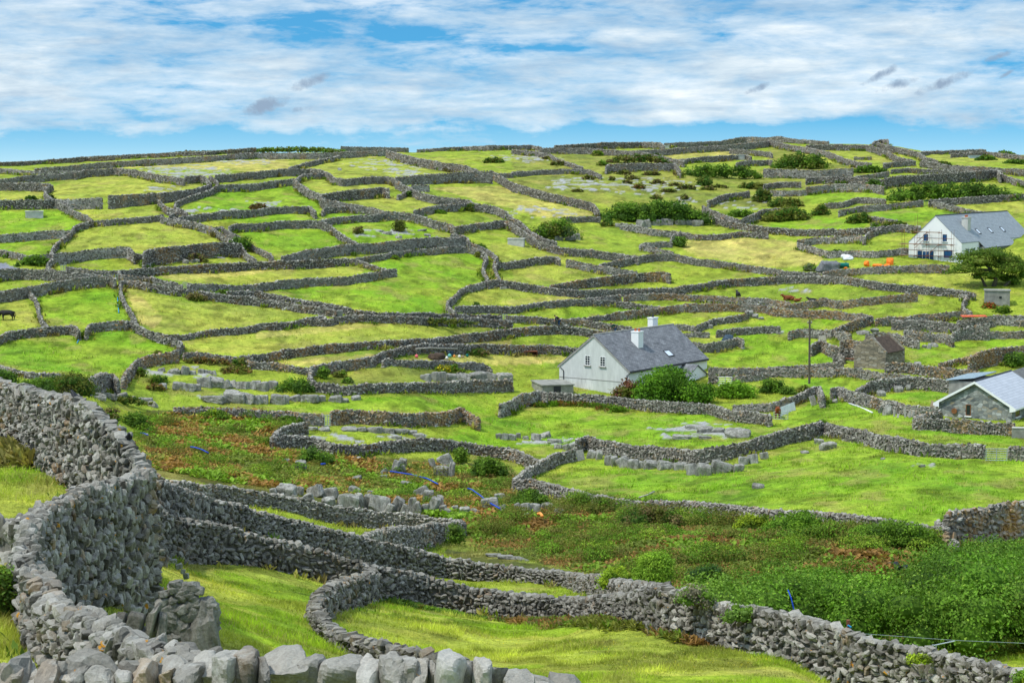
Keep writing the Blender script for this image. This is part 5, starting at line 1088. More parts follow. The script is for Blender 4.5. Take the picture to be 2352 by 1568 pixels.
# the wind bent tree beside the white house
def tree():
    r = np.random.default_rng(31)
    p = cast(2255, 664, 60); s = p[1] / F; t = empty('wind_bent_tree', (p[0], p[1] + 1.5, p[2]))
    tag(t, 'broad wind bent tree growing behind the concrete shed', 'tree')
    def at(x, y, dy=0): return np.array([(x / 4 + 1764 - 2255) * s, dy, (664 - 287.1 - y / 4) * s])
    q = MB()
    for pts, rad in (([(2090, 1540), (2110, 1420), (2080, 1340), (2020, 1290)], (.45, .32, .24, .1)), ([(2110, 1420), (2180, 1330), (2230, 1270)], (.3, .2, .08)), ([(2080, 1340), (1960, 1330), (1840, 1360), (1740, 1365)], (.24, .16, .11, .05)), ([(2050, 1540), (2000, 1440), (1960, 1380)], (.28, .2, .1)), ([(2150, 1540), (2240, 1440), (2290, 1400)], (.3, .2, .1))):
        q.tube([at(x, y, r.uniform(-.4, .4)) for x, y in pts], rad, 7)
    q.build('trunk', M_BARK, t, True)
    lob = []
    for x, y, w, h in [(1880, 1250, 300, 110), (2000, 1190, 260, 110), (2120, 1190, 240, 110), (2220, 1230, 240, 130), (2300, 1290, 200, 130), (1790, 1310, 230, 90), (1700, 1360, 110, 50), (1860, 1340, 220, 70), (2000, 1300, 240, 100), (2130, 1290, 260, 120), (2240, 1340, 200, 120), (2290, 1420, 160, 120), (2200, 1430, 130, 90), (2090, 1390, 180, 90), (1980, 1370, 160, 60), (2330, 1360, 130, 120), (1940, 1400, 110, 50)]:
        for k in range(3):
            c = at(x + r.uniform(-.25, .25) * w, y + r.uniform(-.25, .25) * h, r.uniform(-1.8, 1.8)); q2 = w / 4 * s * .46
            lob.append((*c, q2 * r.uniform(.9, 1.2), q2, h / 4 * s * .5))
    V, Fq, C = crown(lob, .30, .7, [(.10, .18, .02), (.14, .22, .022), (.11, .19, .02), (.17, .22, .03)], r, core=True)
    mesh_np('crown', V, Fq, M_LEAF, C, parent=t)
M_BARK = plain('bark', (.11, .09, .07), .95, .35, 6, bmp=.5)
tree()
# ---------------------------------------------------------------- building materials
def brick_mat(name, c1, c2, mortar, bw, bh, msize, axes='xy', rough=.85, stain=.5, offs=.5):
    m, nt, b = new_mat(name); tc = N(nt, 'TexCoord').outputs['Object']; s = N(nt, 'SeparateXYZ'); L(nt, tc, s.inputs[0])
    v = N(nt, 'CombineXYZ')
    if axes == 'wall': L(nt, mth(nt, 'ADD', s.outputs[0], s.outputs[1]), v.inputs[0]); L(nt, s.outputs[2], v.inputs[1])
    else: L(nt, s.outputs[0], v.inputs[0]); L(nt, mth(nt, 'MULTIPLY', s.outputs[1], 1.3), v.inputs[1])
    t = N(nt, 'TexBrick', Scale=1., Mortar__Size=msize, Bias=0.); t.offset = offs
    t.inputs['Brick Width'].default_value = bw; t.inputs['Row Height'].default_value = bh
    t.inputs['Color1'].default_value = (*c1, 1); t.inputs['Color2'].default_value = (*c2, 1); t.inputs['Mortar'].default_value = (*mortar, 1)
    L(nt, v.outputs[0], t.inputs['Vector'])
    col = mixc(nt, stain, t.outputs['Color'], ramp(nt, noise(nt, .9, 6, tc, .7), [(.3, .55), (.7, 1.35)]), 'MULTIPLY')
    L(nt, col, b.inputs['Base Color']); b.inputs['Roughness'].default_value = rough
    bump(nt, b, t.outputs['Fac'], .4, -.02)
    return m
def masonry_mat(name, stops, scale=3.2, sx=.6, mortar=(.2, .19, .17)):
    m, nt, b = new_mat(name); tc = N(nt, 'TexCoord').outputs['Object']
    s = N(nt, 'SeparateXYZ'); L(nt, tc, s.inputs[0]); v = N(nt, 'CombineXYZ')
    L(nt, mth(nt, 'MULTIPLY', mth(nt, 'ADD', s.outputs[0], s.outputs[1]), sx), v.inputs[0]); L(nt, mth(nt, 'MULTIPLY', s.outputs[2], 1.5), v.inputs[1])
    vo = N(nt, 'TexVoronoi', Scale=scale, Randomness=.85); vo.voronoi_dimensions = '2D'; L(nt, v.outputs[0], vo.inputs['Vector'])
    ve = N(nt, 'TexVoronoi', Scale=scale, Randomness=.85); ve.voronoi_dimensions = '2D'; ve.feature = 'DISTANCE_TO_EDGE'; L(nt, v.outputs[0], ve.inputs['Vector'])
    sc = N(nt, 'SeparateColor'); L(nt, vo.outputs['Color'], sc.inputs[0])
    col = ramp(nt, sc.outputs[0], stops); col = mixc(nt, .6, col, ramp(nt, noise(nt, 5, 5, tc, .7), [(.3, .6), (.7, 1.3)]), 'MULTIPLY')
    e = ramp(nt, ve.outputs['Distance'], [(.01, 0), (.06, 1)])
    L(nt, mixc(nt, e, mortar, col), b.inputs['Base Color']); b.inputs['Roughness'].default_value = .92; bump(nt, b, e, .7, .04)
    return m
def plaster(name, col, streak=.25, lo=None):
    m, nt, b = new_mat(name); tc = N(nt, 'TexCoord').outputs['Object']
    mp = N(nt, 'Mapping'); mp.inputs['Scale'].default_value = (1.6, 1.6, .35); L(nt, tc, mp.inputs[0])
    f = noise(nt, 1.2, 6, mp.outputs[0], .65); d = [c * (1 - streak) for c in col]
    c = ramp(nt, f, [(.32, d), (.62, col)])
    L(nt, c, b.inputs['Base Color']); b.inputs['Roughness'].default_value = .85; bump(nt, b, noise(nt, 40, 3, tc), .15, .01)
    return m
M_WHITE = plaster('white_paint', (.80, .80, .78), .05); M_GREYPL = plaster('grey_render', (.60, .61, .59), .2); M_PATCH = plaster('patched_render', (.68, .68, .66), .35)
M_SLATE = brick_mat('slate_tiles', (.14, .145, .155), (.22, .225, .235), (.09, .09, .095), .42, .26, .016, stain=.75)
M_SLATE2 = brick_mat('new_slates', (.25, .28, .30), (.30, .33, .35), (.16, .175, .19), .5, .3, .02, stain=.25)
M_TILE3 = brick_mat('pale_roof_tiles', (.40, .42, .46), (.45, .47, .51), (.24, .26, .30), 1.9, .42, .02, stain=.2, offs=.5)
M_OLDTILE = brick_mat('old_roof_tiles', (.13, .13, .125), (.19, .19, .18), (.08, .08, .08), .35, .25, .02, stain=.6)
M_MASON = masonry_mat('stone_masonry', [(0, (.10, .11, .115)), (.3, (.19, .205, .20)), (.6, (.27, .28, .265)), (.75, (.30, .24, .15)), (.85, (.33, .34, .33)), (1, (.44, .45, .44))], 2.4, .8)
M_RUBBLE = masonry_mat('rubble_masonry', [(0, (.13, .115, .09)), (.4, (.22, .19, .14)), (.7, (.29, .24, .165)), (1, (.33, .31, .27))], 3., .6, (.10, .09, .07))
M_FRAMEW = plain('white_frame', (.8, .8, .79), .5, .04); M_GLASS, _nt, _b = new_mat('window_glass'); _b.inputs['Base Color'].default_value = (.015, .022, .03, 1); _b.inputs['Roughness'].default_value = .06; _b.inputs['Specular IOR Level'].default_value = .6
M_BLUEGL, _nt, _b = new_mat('blue_film_glass'); _b.inputs['Base Color'].default_value = (.02, .08, .20, 1); _b.inputs['Roughness'].default_value = .1
M_SKYGL, _nt, _b = new_mat('skylight_glass'); _b.inputs['Base Color'].default_value = (.62, .68, .74, 1); _b.inputs['Roughness'].default_value = .12
M_SILL = plain('weathered_sill', (.33, .31, .28), .9, .2); M_DARK = plain('dark_gutter', (.035, .035, .04), .5); M_RED = plain('red_primer', (.55, .03, .035), .6, .1)
M_POT = plain('terracotta', (.42, .12, .05), .8, .2); M_CONC = plain('weathered_concrete', (.25, .245, .21), .95, .35, 1.2, bmp=.3); M_CONC2 = plain('pale_concrete', (.48, .47, .43), .95, .2, 1.5)
M_RUST = plain('rusty_steel', (.20, .075, .04), .85, .4, 8); M_GALV = plain('galvanised_steel', (.42, .47, .46), .45, .15, 6, metal=.5); M_WOOD = plain('grey_timber', (.36, .33, .28), .9, .3, 5); M_PLANK = plain('raw_plank', (.34, .26, .17), .9, .25, 4)
M_BROWNW = plain('brown_wood', (.22, .09, .035), .6, .2); M_GREENP = plain('green_paint', (.03, .14, .08), .5); M_ORANGE = plain('orange_sack', (.85, .20, .015), .6, .2); M_TEAL = plain('green_tank', (.0, .14, .11), .35, .1); M_RUSTROOF = plain('rusty_sheet', (.07, .048, .034), .9, .5, 3)
M_BLUEP = plain('blue_pipe', (.004, .05, .42), .4, .1); M_CYANR = plain('cyan_rope', (.01, .28, .55), .6); M_TARP = plain('dark_tarpaulin', (.03, .055, .08), .6, .4); M_REDRUST = plain('red_oxide', (.55, .10, .04), .8, .3); M_WTARP = plain('white_sheeting', (.7, .7, .7), .5, .15); M_SHEET = plain('blue_grey_sheet', (.30, .38, .42), .5)
def gable_house(root, W_, Ln, He, Hr, base=0., over=.25, gov=.12, t=.14, wall=None, roof=None, gmat=None, back_only=False):
    k = (Hr - He) / (W_ / 2)
    m = MB(); m.prism([(0, base), (W_, base), (W_, He - .02), (W_ / 2, Hr - .02), (0, He - .02)], 0, .012 if gmat else 0, Ln)
    m.build('wall', wall, root)
    if gmat:
        g = MB(); g.prism([(0, base), (W_, base), (W_, He - .03), (W_ / 2, Hr - .03), (0, He - .03)], 0, -.02, .012); g.build('gable_wall', gmat, root)
    r = MB()
    r.prism([(-over, He - k * over), (W_ / 2, Hr), (W_ / 2, Hr + t), (-over, He - k * over + t)], 0, -gov, Ln + gov)
    r.prism([(W_ + over, He - k * over), (W_ / 2 + .003, Hr), (W_ / 2 + .003, Hr + t), (W_ + over, He - k * over + t)], 0, -gov, Ln + gov)
    rf = r.build('roof', roof, root)
    rc = MB(); rc.tube([(-gov, W_ / 2, Hr + t), (Ln + gov, W_ / 2, Hr + t)], .1, 8); rc.build('ridge_cap', M_DARK if roof is not M_SLATE else M_SILL, rf)
    return k, rf
def window(root, plane, c, a0, a1, z0, z1, frame=M_FRAMEW, glass=M_GLASS, sill=None, bars=(1, 1), fw=.07, name='window', out=-1):
    """plane 'x' (gable, facing -x) or 'y' (long wall, facing -y) at coordinate c"""
    def bx(m, u0, u1, w0, w1, d0, d1):
        lo, hi = c + out * max(d0, d1), c + out * min(d0, d1); lo, hi = min(lo, hi), max(lo, hi)
        m.box(lo, hi, u0, u1, w0, w1) if plane == 'x' else m.box(u0, u1, lo, hi, w0, w1)
    f = MB(); D0, D1 = .0, .05
    bx(f, a0, a0 + fw, z0, z1, D0, D1); bx(f, a1 - fw, a1, z0, z1, D0, D1); bx(f, a0 + fw, a1 - fw, z0, z0 + fw, D0, D1); bx(f, a0 + fw, a1 - fw, z1 - fw, z1, D0, D1)
    nx, nz = bars
    for i in range(1, nx): u = a0 + (a1 - a0) * i / nx; bx(f, u - fw * .3, u + fw * .3, z0 + fw, z1 - fw, .024, .044)
    for i in range(1, nz): z = z0 + (z1 - z0) * i / nz; bx(f, a0 + fw, a1 - fw, z - fw * .3, z + fw * .3, .022, .042)
    o = f.build(name, frame, root)
    g = MB(); bx(g, a0 + fw, a1 - fw, z0 + fw, z1 - fw, .003, .018); g.build('pane', glass, o)
    if sill: s = MB(); bx(s, a0 - .1, a1 + .1, z0 - .13, z0 - .004, .0, .16); s.build('sill', sill, o)
    return o
def chimney(root, x0, x1, y0, y1, z0, z1, mat, pots=2, cap=.08, potmat=None, along='y'):
    m = MB(); m.box(x0, x1, y0, y1, z0, z1); m.box(x0 - cap, x1 + cap, y0 - cap, y1 + cap, z1, z1 + .14); c = m.build('chimney', mat, root)
    for i in range(pots):
        f = (i + .5) / pots; p = MB(); x = x0 + (x1 - x0) * (f if along == 'x' else .5); y = y0 + (y1 - y0) * (f if along == 'y' else .5)
        p.tube([(x, y, z1 + .12), (x, y, z1 + .3), (x, y, z1 + .48)], [.16, .13, .15], 10); p.build('chimney_pot', potmat or M_POT, c)
    return c
def skylight(root, rf, x0, x1, y0, y1, He, k, lift=.15):
    def q(m, a0, a1, b0, b1, h0, h1):
        V = []
        for h in (h0, h1):
            for y in (b0, b1):
                for x in (a0, a1): V.append((x, y, He + k * y + h))
        m.add(V, [(0, 2, 3, 1), (4, 5, 7, 6), (0, 1, 5, 4), (2, 6, 7, 3), (0, 4, 6, 2), (1, 3, 7, 5)])
    f = MB(); w = .08; q(f, x0 - w, x1 + w, y0 - w, y0, lift, lift + .1); q(f, x0 - w, x1 + w, y1, y1 + w, lift, lift + .1); q(f, x0 - w, x0, y0, y1, lift, lift + .1); q(f, x1, x1 + w, y0, y1, lift, lift + .1)
    o = f.build('skylight', M_DARK, root); g = MB(); q(g, x0, x1, y0, y1, lift, lift + .06); g.build('pane', M_SKYGL, o)
def root_at(name, X, Y, Z, th, label, cat): return tag(empty(name, (X, Y, CAMZ + Z), pi / 2 - th), label, cat)
# ---- the cottage
def cottage():
    Wd, Ln, He, Hr = 10.456, 18.196, 3.424, 7.449
    t = root_at('cottage', 14.238, 221.0, -28.711, .651, 'grey gabled cottage with slate roof and white chimneys, shrub before it', 'house')
    k, rf = gable_house(t, Wd, Ln, He, Hr, -.6, .2, .1, .13, M_WHITE, M_SLATE, M_GREYPL)
    m = MB(); m.box(-.06, -.021, .0, Wd, 1.98, 2.04); m.build('course', M_SILL, t)
    m = MB(); m.prism([(5.3, -.6), (8.6, -.6), (8.5, .6), (8.9, 1.95), (5.5, 1.95), (5.2, 1.0)], 0, -.03, -.021); m.build('plaster_patch', M_PATCH, t)
    window(t, 'x', -.02, 5.72, 6.52, 3.72, 4.94, sill=M_SILL, bars=(2, 4)); window(t, 'x', -.02, 3.46, 4.27, 3.72, 4.94, sill=M_SILL, bars=(2, 4))
    chimney(t, 6.0, 7.12, 2.62, 3.7, 5.0, 7.5, M_WHITE, 2, .05, along='y')
    chimney(t, 15.9, 17.1, 6.9, 7.7, 5.2, 8.35, M_WHITE, 1, .07, M_DARK)
    skylight(t, rf, 10.42, 11.58, .92, 1.66, He, k, .13)
    g = MB(); g.box(-.05, Ln, -.34, -.22, He - .25, He - .13); g.build('gutter', M_DARK, t)
    for y, z1 in ((9.75, 3.2), (.25, 3.2)):
        d = MB(); s = -1 if y < 1 else 1; d.tube([(-.1, y + s * .5, z1), (-.1, y, z1 - .35), (-.1, y, -.5)], .05, 8); d.build('downpipe', M_DARK, t)
    bb = MB()
    for s in (0, 1):
        ys = (lambda y: Wd - y) if s else (lambda y: y)
        bb.prism([(ys(-.2), He - .18 - .2 * k), (ys(Wd / 2), Hr - .18), (ys(Wd / 2), Hr + .0), (ys(-.2), He + .0 - .2 * k)], 0, -.13, -.1)
    bb.build('barge_board', M_SILL, t)
    # porch
    p = MB(); p.prism([(10.3, -.6), (14.7, -.6), (14.7, 1.85), (12.5, 3.1), (10.3, 1.85)], 1, -2., -.012); po = p.build('porch', M_WHITE, t)
    r = MB(); r.prism([(10.05, 1.72), (12.5, 3.12), (12.5, 3.24), (10.05, 1.84)], 1, -2.15, -.012); r.prism([(14.95, 1.72), (12.503, 3.12), (12.503, 3.24), (14.95, 1.84)], 1, -2.15, -.012); r.build('porch_roof', M_SLATE, po)
    window(po, 'y', -2., 12.9, 14.0, -.1, 1.2, bars=(1, 1), frame=M_BROWNW)
    for a in (1.6, 4.6, 8.0): window(t, 'y', 0, a, a + 1.2, .9, 2.2, sill=M_SILL, bars=(2, 2))
cottage()
# ---- the white house with scaffolding
def white_house():
    Wd, Ln, He, Hr = 8.917, 33.8, 3.457, 7.714; th = .597
    t = root_at('white_house', 72.026, 293.0, -16.434, th, 'white new built house with long grey slate roof and red base course', 'house')
    k, rf = gable_house(t, Wd, Ln, He, Hr, -.8, .05, .04, .12, M_WHITE, M_SLATE2)
    r = MB(); r.box(-.05, -.005, .05, Wd - .05, -.6, .22); r.box(23.2, Ln, -.05, -.005, -.6, .5); r.build('base_course', M_RED, t)
    for a, b in ((2.5, 3.2), (5.68, 6.42)): window(t, 'x', 0, a, b, 3.72, 4.82, M_DARK, M_BLUEGL, M_FRAMEW, fw=.06)
    window(t, 'x', 0, 1.52, 2.92, 1.05, 2.3, M_DARK, M_BLUEGL, M_FRAMEW, fw=.05); window(t, 'x', 0, 6.62, 7.4, .68, 2.1, M_DARK, M_BLUEGL, M_FRAMEW, (1, 4), .05); window(t, 'x', 0, 4.68, 5.28, .68, 2.1, M_DARK, M_BLUEGL, M_FRAMEW, (1, 4), .05)
    window(t, 'x', 0, 5.32, 6.58, .26, 2.08, M_FRAMEW, M_BLUEGL, None, (2, 1), .07, 'patio_door')
    window(t, 'y', 0, 2.0, 3.2, .9, 2.46, M_DARK, M_BLUEGL); window(t, 'y', 0, 4.95, 5.95, 1.95, 2.45, M_DARK, M_BLUEGL); window(t, 'y', 0, 27.1, 28.5, 1.0, 2.5, M_DARK, M_BLUEGL, M_FRAMEW)
    chimney(t, 7.1, 8.5, 1.7, 2.75, 4.6, 7.3, M_CONC2, 2, .1, along='x')
    for x in (10.85, 16.7, 22.7): skylight(t, rf, x, x + .95, 1.1, 1.78, He, k, .12)
    m = MB(); m.box(7.9, 22.9, -.95, -.01, -.8, 2.62); b = m.build('stone_bay', M_MASON, t)
    r = MB(); r.prism([(-1.15, He - 1.15 * k), (-.06, He - .06 * k), (-.06, He - .06 * k + .12), (-1.15, He - 1.15 * k + .12)], 0, 7.8, 23.0); r.build('bay_roof', M_SLATE2, b)
    for a in (11.5, 15.2, 19.0): window(b, 'y', -.95, a, a + 1.3, .8, 2.2, M_DARK, M_BLUEGL)
    # scaffolding stands on its own in front of the gable
    s = root_at('scaffolding', 72.026, 293.0, -16.434, th, 'rusty tube scaffolding standing against the white house gable', 'scaffolding')
    ys = (9.5, 7.35, 5.3, 3.25, 1.15)
    for i, y in enumerate(ys):
        for x in (-.45, -1.5):
            u = MB(); u.tube([(x, y, -1.2), (x, y, (6.0, 7.9, 5.55, 5.6, 5.6)[i] - (x < -1) * .15)], .024, 6); u.build('standard', M_RUST, s)
    for z, a, b in ((5.15, 3.1, 7.6), (4.2, 1.0, 7.4), (3.2, .9, 9.9), (2.25, 1.0, 9.4), (1.35, 1.0, 9.8), (.3, 1.0, 9.4)):
        for x in (-.45, -1.5): u = MB(); u.tube([(x - .06, a, z), (x - .06, b, z)], .022, 6); u.build('ledger', M_RUST, s)
    for z in (3.2, 5.15, 1.35):
        for y in ys[1:4] if z > 5 else ys: u = MB(); u.tube([(-1.7, y + .07, z - .09), (-.2, y + .07, z - .09)], .04, 6); u.build('transom', M_RUST, s)
    for a, b in (((-1.55, 3.3, 3.2), (-1.55, 5.2, 1.4)), ((-1.55, 7.3, 3.2), (-1.55, 5.3, 5.1)), ((-1.55, 7.3, 2.6), (-1.55, 5.8, 3.9))): u = MB(); u.tube([a, b], .04, 6); u.build('brace', M_RUST, s)
    for y0, y1, z in ((1.0, 4.9, 3.26), (5.0, 9.8, 3.26), (3.3, 7.4, 5.21), (7.2, 9.8, 1.41)): u = MB(); u.box(-1.4, -1.0, y0, y1, z, z + .035); u.build('plank', M_PLANK, s)
white_house()
# ---- the stone bungalow
def bungalow():
    Wd, Ln, He, Hr = 7.983, 11.3, 1.541, 3.857; th = .584
    t = root_at('stone_bungalow', 52.393, 190.0, -27.024, th, 'stone bungalow with pale grey roof and white verge boards', 'house')
    k, rf = gable_house(t, Wd, Ln, He, Hr, -1.6, .5, .3, .12, M_MASON, M_TILE3)
    m = MB(); m.prism([(.0, -1.6), (Wd, -1.6), (Wd, He - .05), (Wd / 2, Hr - .1), (0, He - .05)], 0, Ln + .32, Ln + 12); m.build('far_wing', M_MASON, t)
    r = MB()
    for s in (0, 1):
        y = (lambda q: Wd - q) if s else (lambda q: q); e = .003 * s
        r.prism([(y(-.5), He - .5 * k - .05), (y(Wd / 2 - e), Hr - .05), (y(Wd / 2 - e), Hr + .07), (y(-.5), He - .5 * k + .07)], 0, Ln + .32, Ln + 12.3)
    r.build('old_roof', M_OLDTILE, t)
    v = MB()
    for s in (0, 1):
        y = (lambda q: Wd - q) if s else (lambda q: q); e = .003 * s
        v.prism([(y(-.5), He - .5 * k - .16), (y(Wd / 2 - e), Hr - .16), (y(Wd / 2 - e), Hr + .1), (y(-.5), He - .5 * k + .1)], 0, -.345, -.305)
        v.prism([(y(-.5), He - .5 * k - .17), (y(.15), He - .62), (y(.15), He - .05), (y(-.5), He - .5 * k - .0)], 0, -.344, -.302)
    v.build('verge_board', M_FRAMEW, t)
    f = MB(); f.box(-.3, Ln, -.56, -.5, He - .5 * k - .1, He - .5 * k + .07); f.build('fascia', M_FRAMEW, t)
    window(t, 'x', 0, 4.42, 4.96, .22, 1.42, M_BROWNW, M_GLASS, M_FRAMEW, (1, 1), .06)
    window(t, 'y', 0, 1.2, 2.4, .3, 1.35, M_BROWNW, M_GLASS, M_FRAMEW, (2, 1), .07)
    a = MB(); a.box(6.8, 13.6, 6.6, 9.4, 1.2, 3.0); an = a.build('rear_annexe', M_CONC, t)
    r = MB(); n = 34
    for i in range(n):
        x0 = 6.6 + i * 7.2 / n; h = .05 * (i % 2); r.add([(x0, 6.4, 3.5 + h), (x0 + 7.2 / n, 6.4, 3.5 + h), (x0 + 7.2 / n, 9.7, 3.05 + h), (x0, 9.7, 3.05 + h), (x0, 6.4, 3.45), (x0 + 7.2 / n, 6.4, 3.45), (x0 + 7.2 / n, 9.7, 3.0), (x0, 9.7, 3.0)], [(0, 1, 2, 3), (7, 6, 5, 4), (0, 4, 5, 1), (1, 5, 6, 2), (2, 6, 7, 3), (3, 7, 4, 0)])
    r.build('corrugated_roof', M_SHEET, an)
    d = MB(); d.tube([(-.18, 6.2, .62), (-.06, 6.2, .62)], .3, 14); d.build('round_plate', M_BROWNW, t)
bungalow()
def lowwall(label, s, ph, capm, mat):
    P = [cast(x, y + ph / 4, 60) for x, y in pix(s)]; T = [CAMZ + ray(x, y)[1] * p[1] for (x, y), p in zip(pix(s), P)]
    m = MB(); c = MB()
    for i in range(len(P) - 1):
        a, b = P[i], P[i+1]; d = np.array([b[0]-a[0], b[1]-a[1]]); d /= np.linalg.norm(d); nn = np.array([-d[1], d[0]]) * .2
        def blk(M_, w, z0a, z1a, z0b, z1b): M_.add([(a[0]+nn[0]*w, a[1]+nn[1]*w, z0a), (a[0]-nn[0]*w, a[1]-nn[1]*w, z0a), (b[0]-nn[0]*w, b[1]-nn[1]*w, z0b), (b[0]+nn[0]*w, b[1]+nn[1]*w, z0b), (a[0]+nn[0]*w, a[1]+nn[1]*w, z1a), (a[0]-nn[0]*w, a[1]-nn[1]*w, z1a), (b[0]-nn[0]*w, b[1]-nn[1]*w, z1b), (b[0]+nn[0]*w, b[1]+nn[1]*w, z1b)], [(0, 3, 2, 1), (4, 5, 6, 7), (0, 1, 5, 4), (1, 2, 6, 5), (2, 3, 7, 6), (3, 0, 4, 7)])
        blk(m, 1., a[2] - 1, T[i] - .1, b[2] - 1, T[i+1] - .1); blk(c, 1.25, T[i] - .1, T[i], T[i+1] - .1, T[i+1])
    o = m.build('garden_wall', mat); tag(o, label, 'wall', None, 'thing'); c.build('coping', capm, o)
W('low mortared garden wall with flat coping, before the stone bungalow', 'H:1590,1246 1470,1270 1330,1304 1600,1321 2000,1346 2262,1366', 116, .3, size=(.30, .17), cope=.3)
lowwall('pale block garden wall beside the steps of the stone bungalow', 'H:2240,1395 2450,1400', 100, M_CONC2, M_CONC)
# ---- sheds and ruins
def box_shed(name, label, px, py, rot, w, l, h, mat, cat='shed', roofm=None, roof_over=.12, lean=0., d=None):
    p = cast(px, py, 60); t = tag(empty(name, (p[0], p[1], p[2]), rot), label, cat)
    m = MB(); m.prism([(0, -.5), (l, -.5), (l, h + lean), (0, h)], 0, 0, w); m.build('wall', mat, t)
    r = MB(); o = roof_over; r.prism([(-o, h + .01), (l + o, h + lean + .01), (l + o, h + lean + .15), (-o, h + .15)], 0, -o, w + o); r.build('roof', roofm or mat, t)
    return t
sh = box_shed('flat_roofed_shed', 'flat roofed concrete shed against the cottage gable', 1246, 912, radians(14), 3.9, 5.2, 1.35, M_CONC, roofm=M_CONC)
m = MB(); m.box(1.4, 2.3, -.04, -.004, -.3, 1.3); m.build('door', M_DARK, sh)
sh = box_shed('concrete_shed', 'small weathered concrete shed with mossy roof under the bent tree', 2262, 702, radians(-12), 3.5, 2.6, 2.15, M_CONC, roofm=M_CONC)
m = MB(); m.box(3.504, 3.54, .4, 1.2, -.2, 1.8); m.build('door', M_DARK, sh)
m = MB(); m.box(2.0, 2.35, -.04, -.004, 1.1, 1.4); m.build('window', M_GLASS, sh)
def barn():
    p = cast(2034, 850, 60); t = tag(empty('ruined_barn', (p[0], p[1], p[2]), pi / 2 - .62), 'small stone barn with one sagging rusty roof slope', 'barn')
    Wd, Ln, He, Hr = 4.3, 5.8, 2.2, 4.0; k = (Hr - He) / (Wd / 2)
    m = MB(); m.prism([(0, -.5), (Wd, -.5), (Wd, He + .35), (Wd / 2 + .25, Hr + .15), (Wd / 2 - .25, Hr + .1), (0, He)], 0, 0, .5); m.build('gable_wall', M_RUBBLE, t)
    m = MB(); m.prism([(0, -.5), (Wd, -.5), (Wd, He), (Wd / 2, Hr + .25), (0, He + .1)], 0, Ln - .5, Ln); m.build('gable_wall', M_RUBBLE, t)
    m = MB(); m.box(.5, Ln - .5, 0, .5, -.5, He - .05); m.box(.5, Ln - .5, Wd - .5, Wd, -.5, He - .1); m.build('wall', M_RUBBLE, t)
    r = MB(); r.prism([(-.15, He - .15), (Wd / 2, Hr - .2), (Wd / 2, Hr - .1), (-.15, He - .05)], 0, .52, Ln - .52); r.build('roof', M_RUSTROOF, t)
    r = MB()
    for i in range(7): y = .05 + i * .3; r.box(-.02 - .02 * (i % 2), .42, y, y + .26, He + k * y * .93 + .02, He + k * y * .93 + .16)
    r.build('parapet_stone', M_STONE, t)
barn()
W('ruined house end with a stepped top, beside the telegraph pole', 'H:392,650 440,618 490,598 560,642 660,664 705,690', 100, .4, cat='ruin', name='ruined_wall', size=(.32, .16))
W('ruined gable block just behind the rusty roofed barn', 'H:662,606 760,588 850,610 880,640', 190, .4, cat='ruin', name='ruined_wall', size=(.32, .16))
W('broken wall leaning up to the front of the ruined house end', 'H:600,745 660,730 700,760', 60, .3, cat='ruin', name='ruined_wall')
W('mossy wall stretch behind the barn roof', 'H:900,560 1010,528 1180,545 1290,590 1385,610', 70, .25, cat='ruin', name='ruined_wall')
W('front wall of the roofless house, half fallen', 'H:1250,512 1400,528 1560,535 1640,545 1700,575', (80, 90), .3, cat='ruin', name='ruined_wall', size=(.34, .18))
W('standing wall of the roofless house with a small square opening', 'H:1690,545 1780,500 1880,470 2030,450', (70, 150), .35, cat='ruin', name='ruined_wall', size=(.34, .18))
W('back wall of the roofless house under the red roof sheet', 'H:1740,425 1900,400 2090,375', (60, 100), .15, cat='ruin', name='ruined_wall')
W('grey wall between the roofless house and the frame edge', 'H:2090,372 2250,378 2450,382', 90, .1)
W('low wall below the orange trestle', 'H:2030,522 2200,524 2450,515', 62, .25)
def sheet(label, name, cat, px, py, dz, w, l, rot, tilt, mat, th=.05):
    p = cast(px, py, 60); m = MB(); m.box(-w / 2, w / 2, -l / 2, l / 2, 0, th, Matrix.Rotation(tilt, 4, 'X')); o = m.build(name, mat); o.location = (p[0], p[1], p[2] + dz); o.rotation_euler = (0, 0, rot); return tag(o, label, cat, None, 'thing')
sheet('red roof sheet lying over the ruined walls', 'roof_sheet', 'sheet', 2236, 755, 1.75, 3.6, .9, radians(8), radians(10), M_REDRUST)
def small_box(label, name, cat, r, x0, x1, y0, y1, mat, deep=1., rot=0., lid=None):
    o = OFF[r]; x0, x1 = (x0 + o[0]) / 4, (x1 + o[0]) / 4; y0, y1 = 287.1 + (y0 + o[1]) / 4, 287.1 + (y1 + o[1]) / 4
    p = cast((x0 + x1) / 2, y1, 60); s = p[1] / F; w, h = (x1 - x0) * s, (y1 - y0) * s
    m = MB(); dp = w * deep; m.prism([(-w / 2, -.2), (w / 2, -.2), (w / 2 - .03, h * .8), (-w / 2 + .03, h * .8)], 1, 0, dp); m.box(-w / 2 - .06, w / 2 + .06, -.06, dp + .06, h * .8, h * .8 + .14)
    ob = m.build(name, mat); ob.location = p; ob.rotation_euler = (0, 0, rot); tag(ob, label, cat, None, 'thing')
    if lid: q = MB(); q.box(-w * .25, w * .25, dp * .25, dp * .75, h * .8 + .14, h * .8 + .2); q.build('lid', lid, ob)
    return ob
small_box('pale concrete box standing in the bright field', 'water_tank', 'tank', 'A', 236, 396, 785, 855, M_CONC2, .8, .25, M_CONC)
small_box('grey concrete trough in the lane under the domed scrub bush', 'concrete_trough', 'trough', 'B', 2310, 2460, 1035, 1110, M_CONC2, .7, -.1, M_CONC)
small_box('little white shed in the wall under the skyline', 'white_shed', 'shed', 'C', 2072, 2140, 268, 322, M_CONC2, .8, .2)
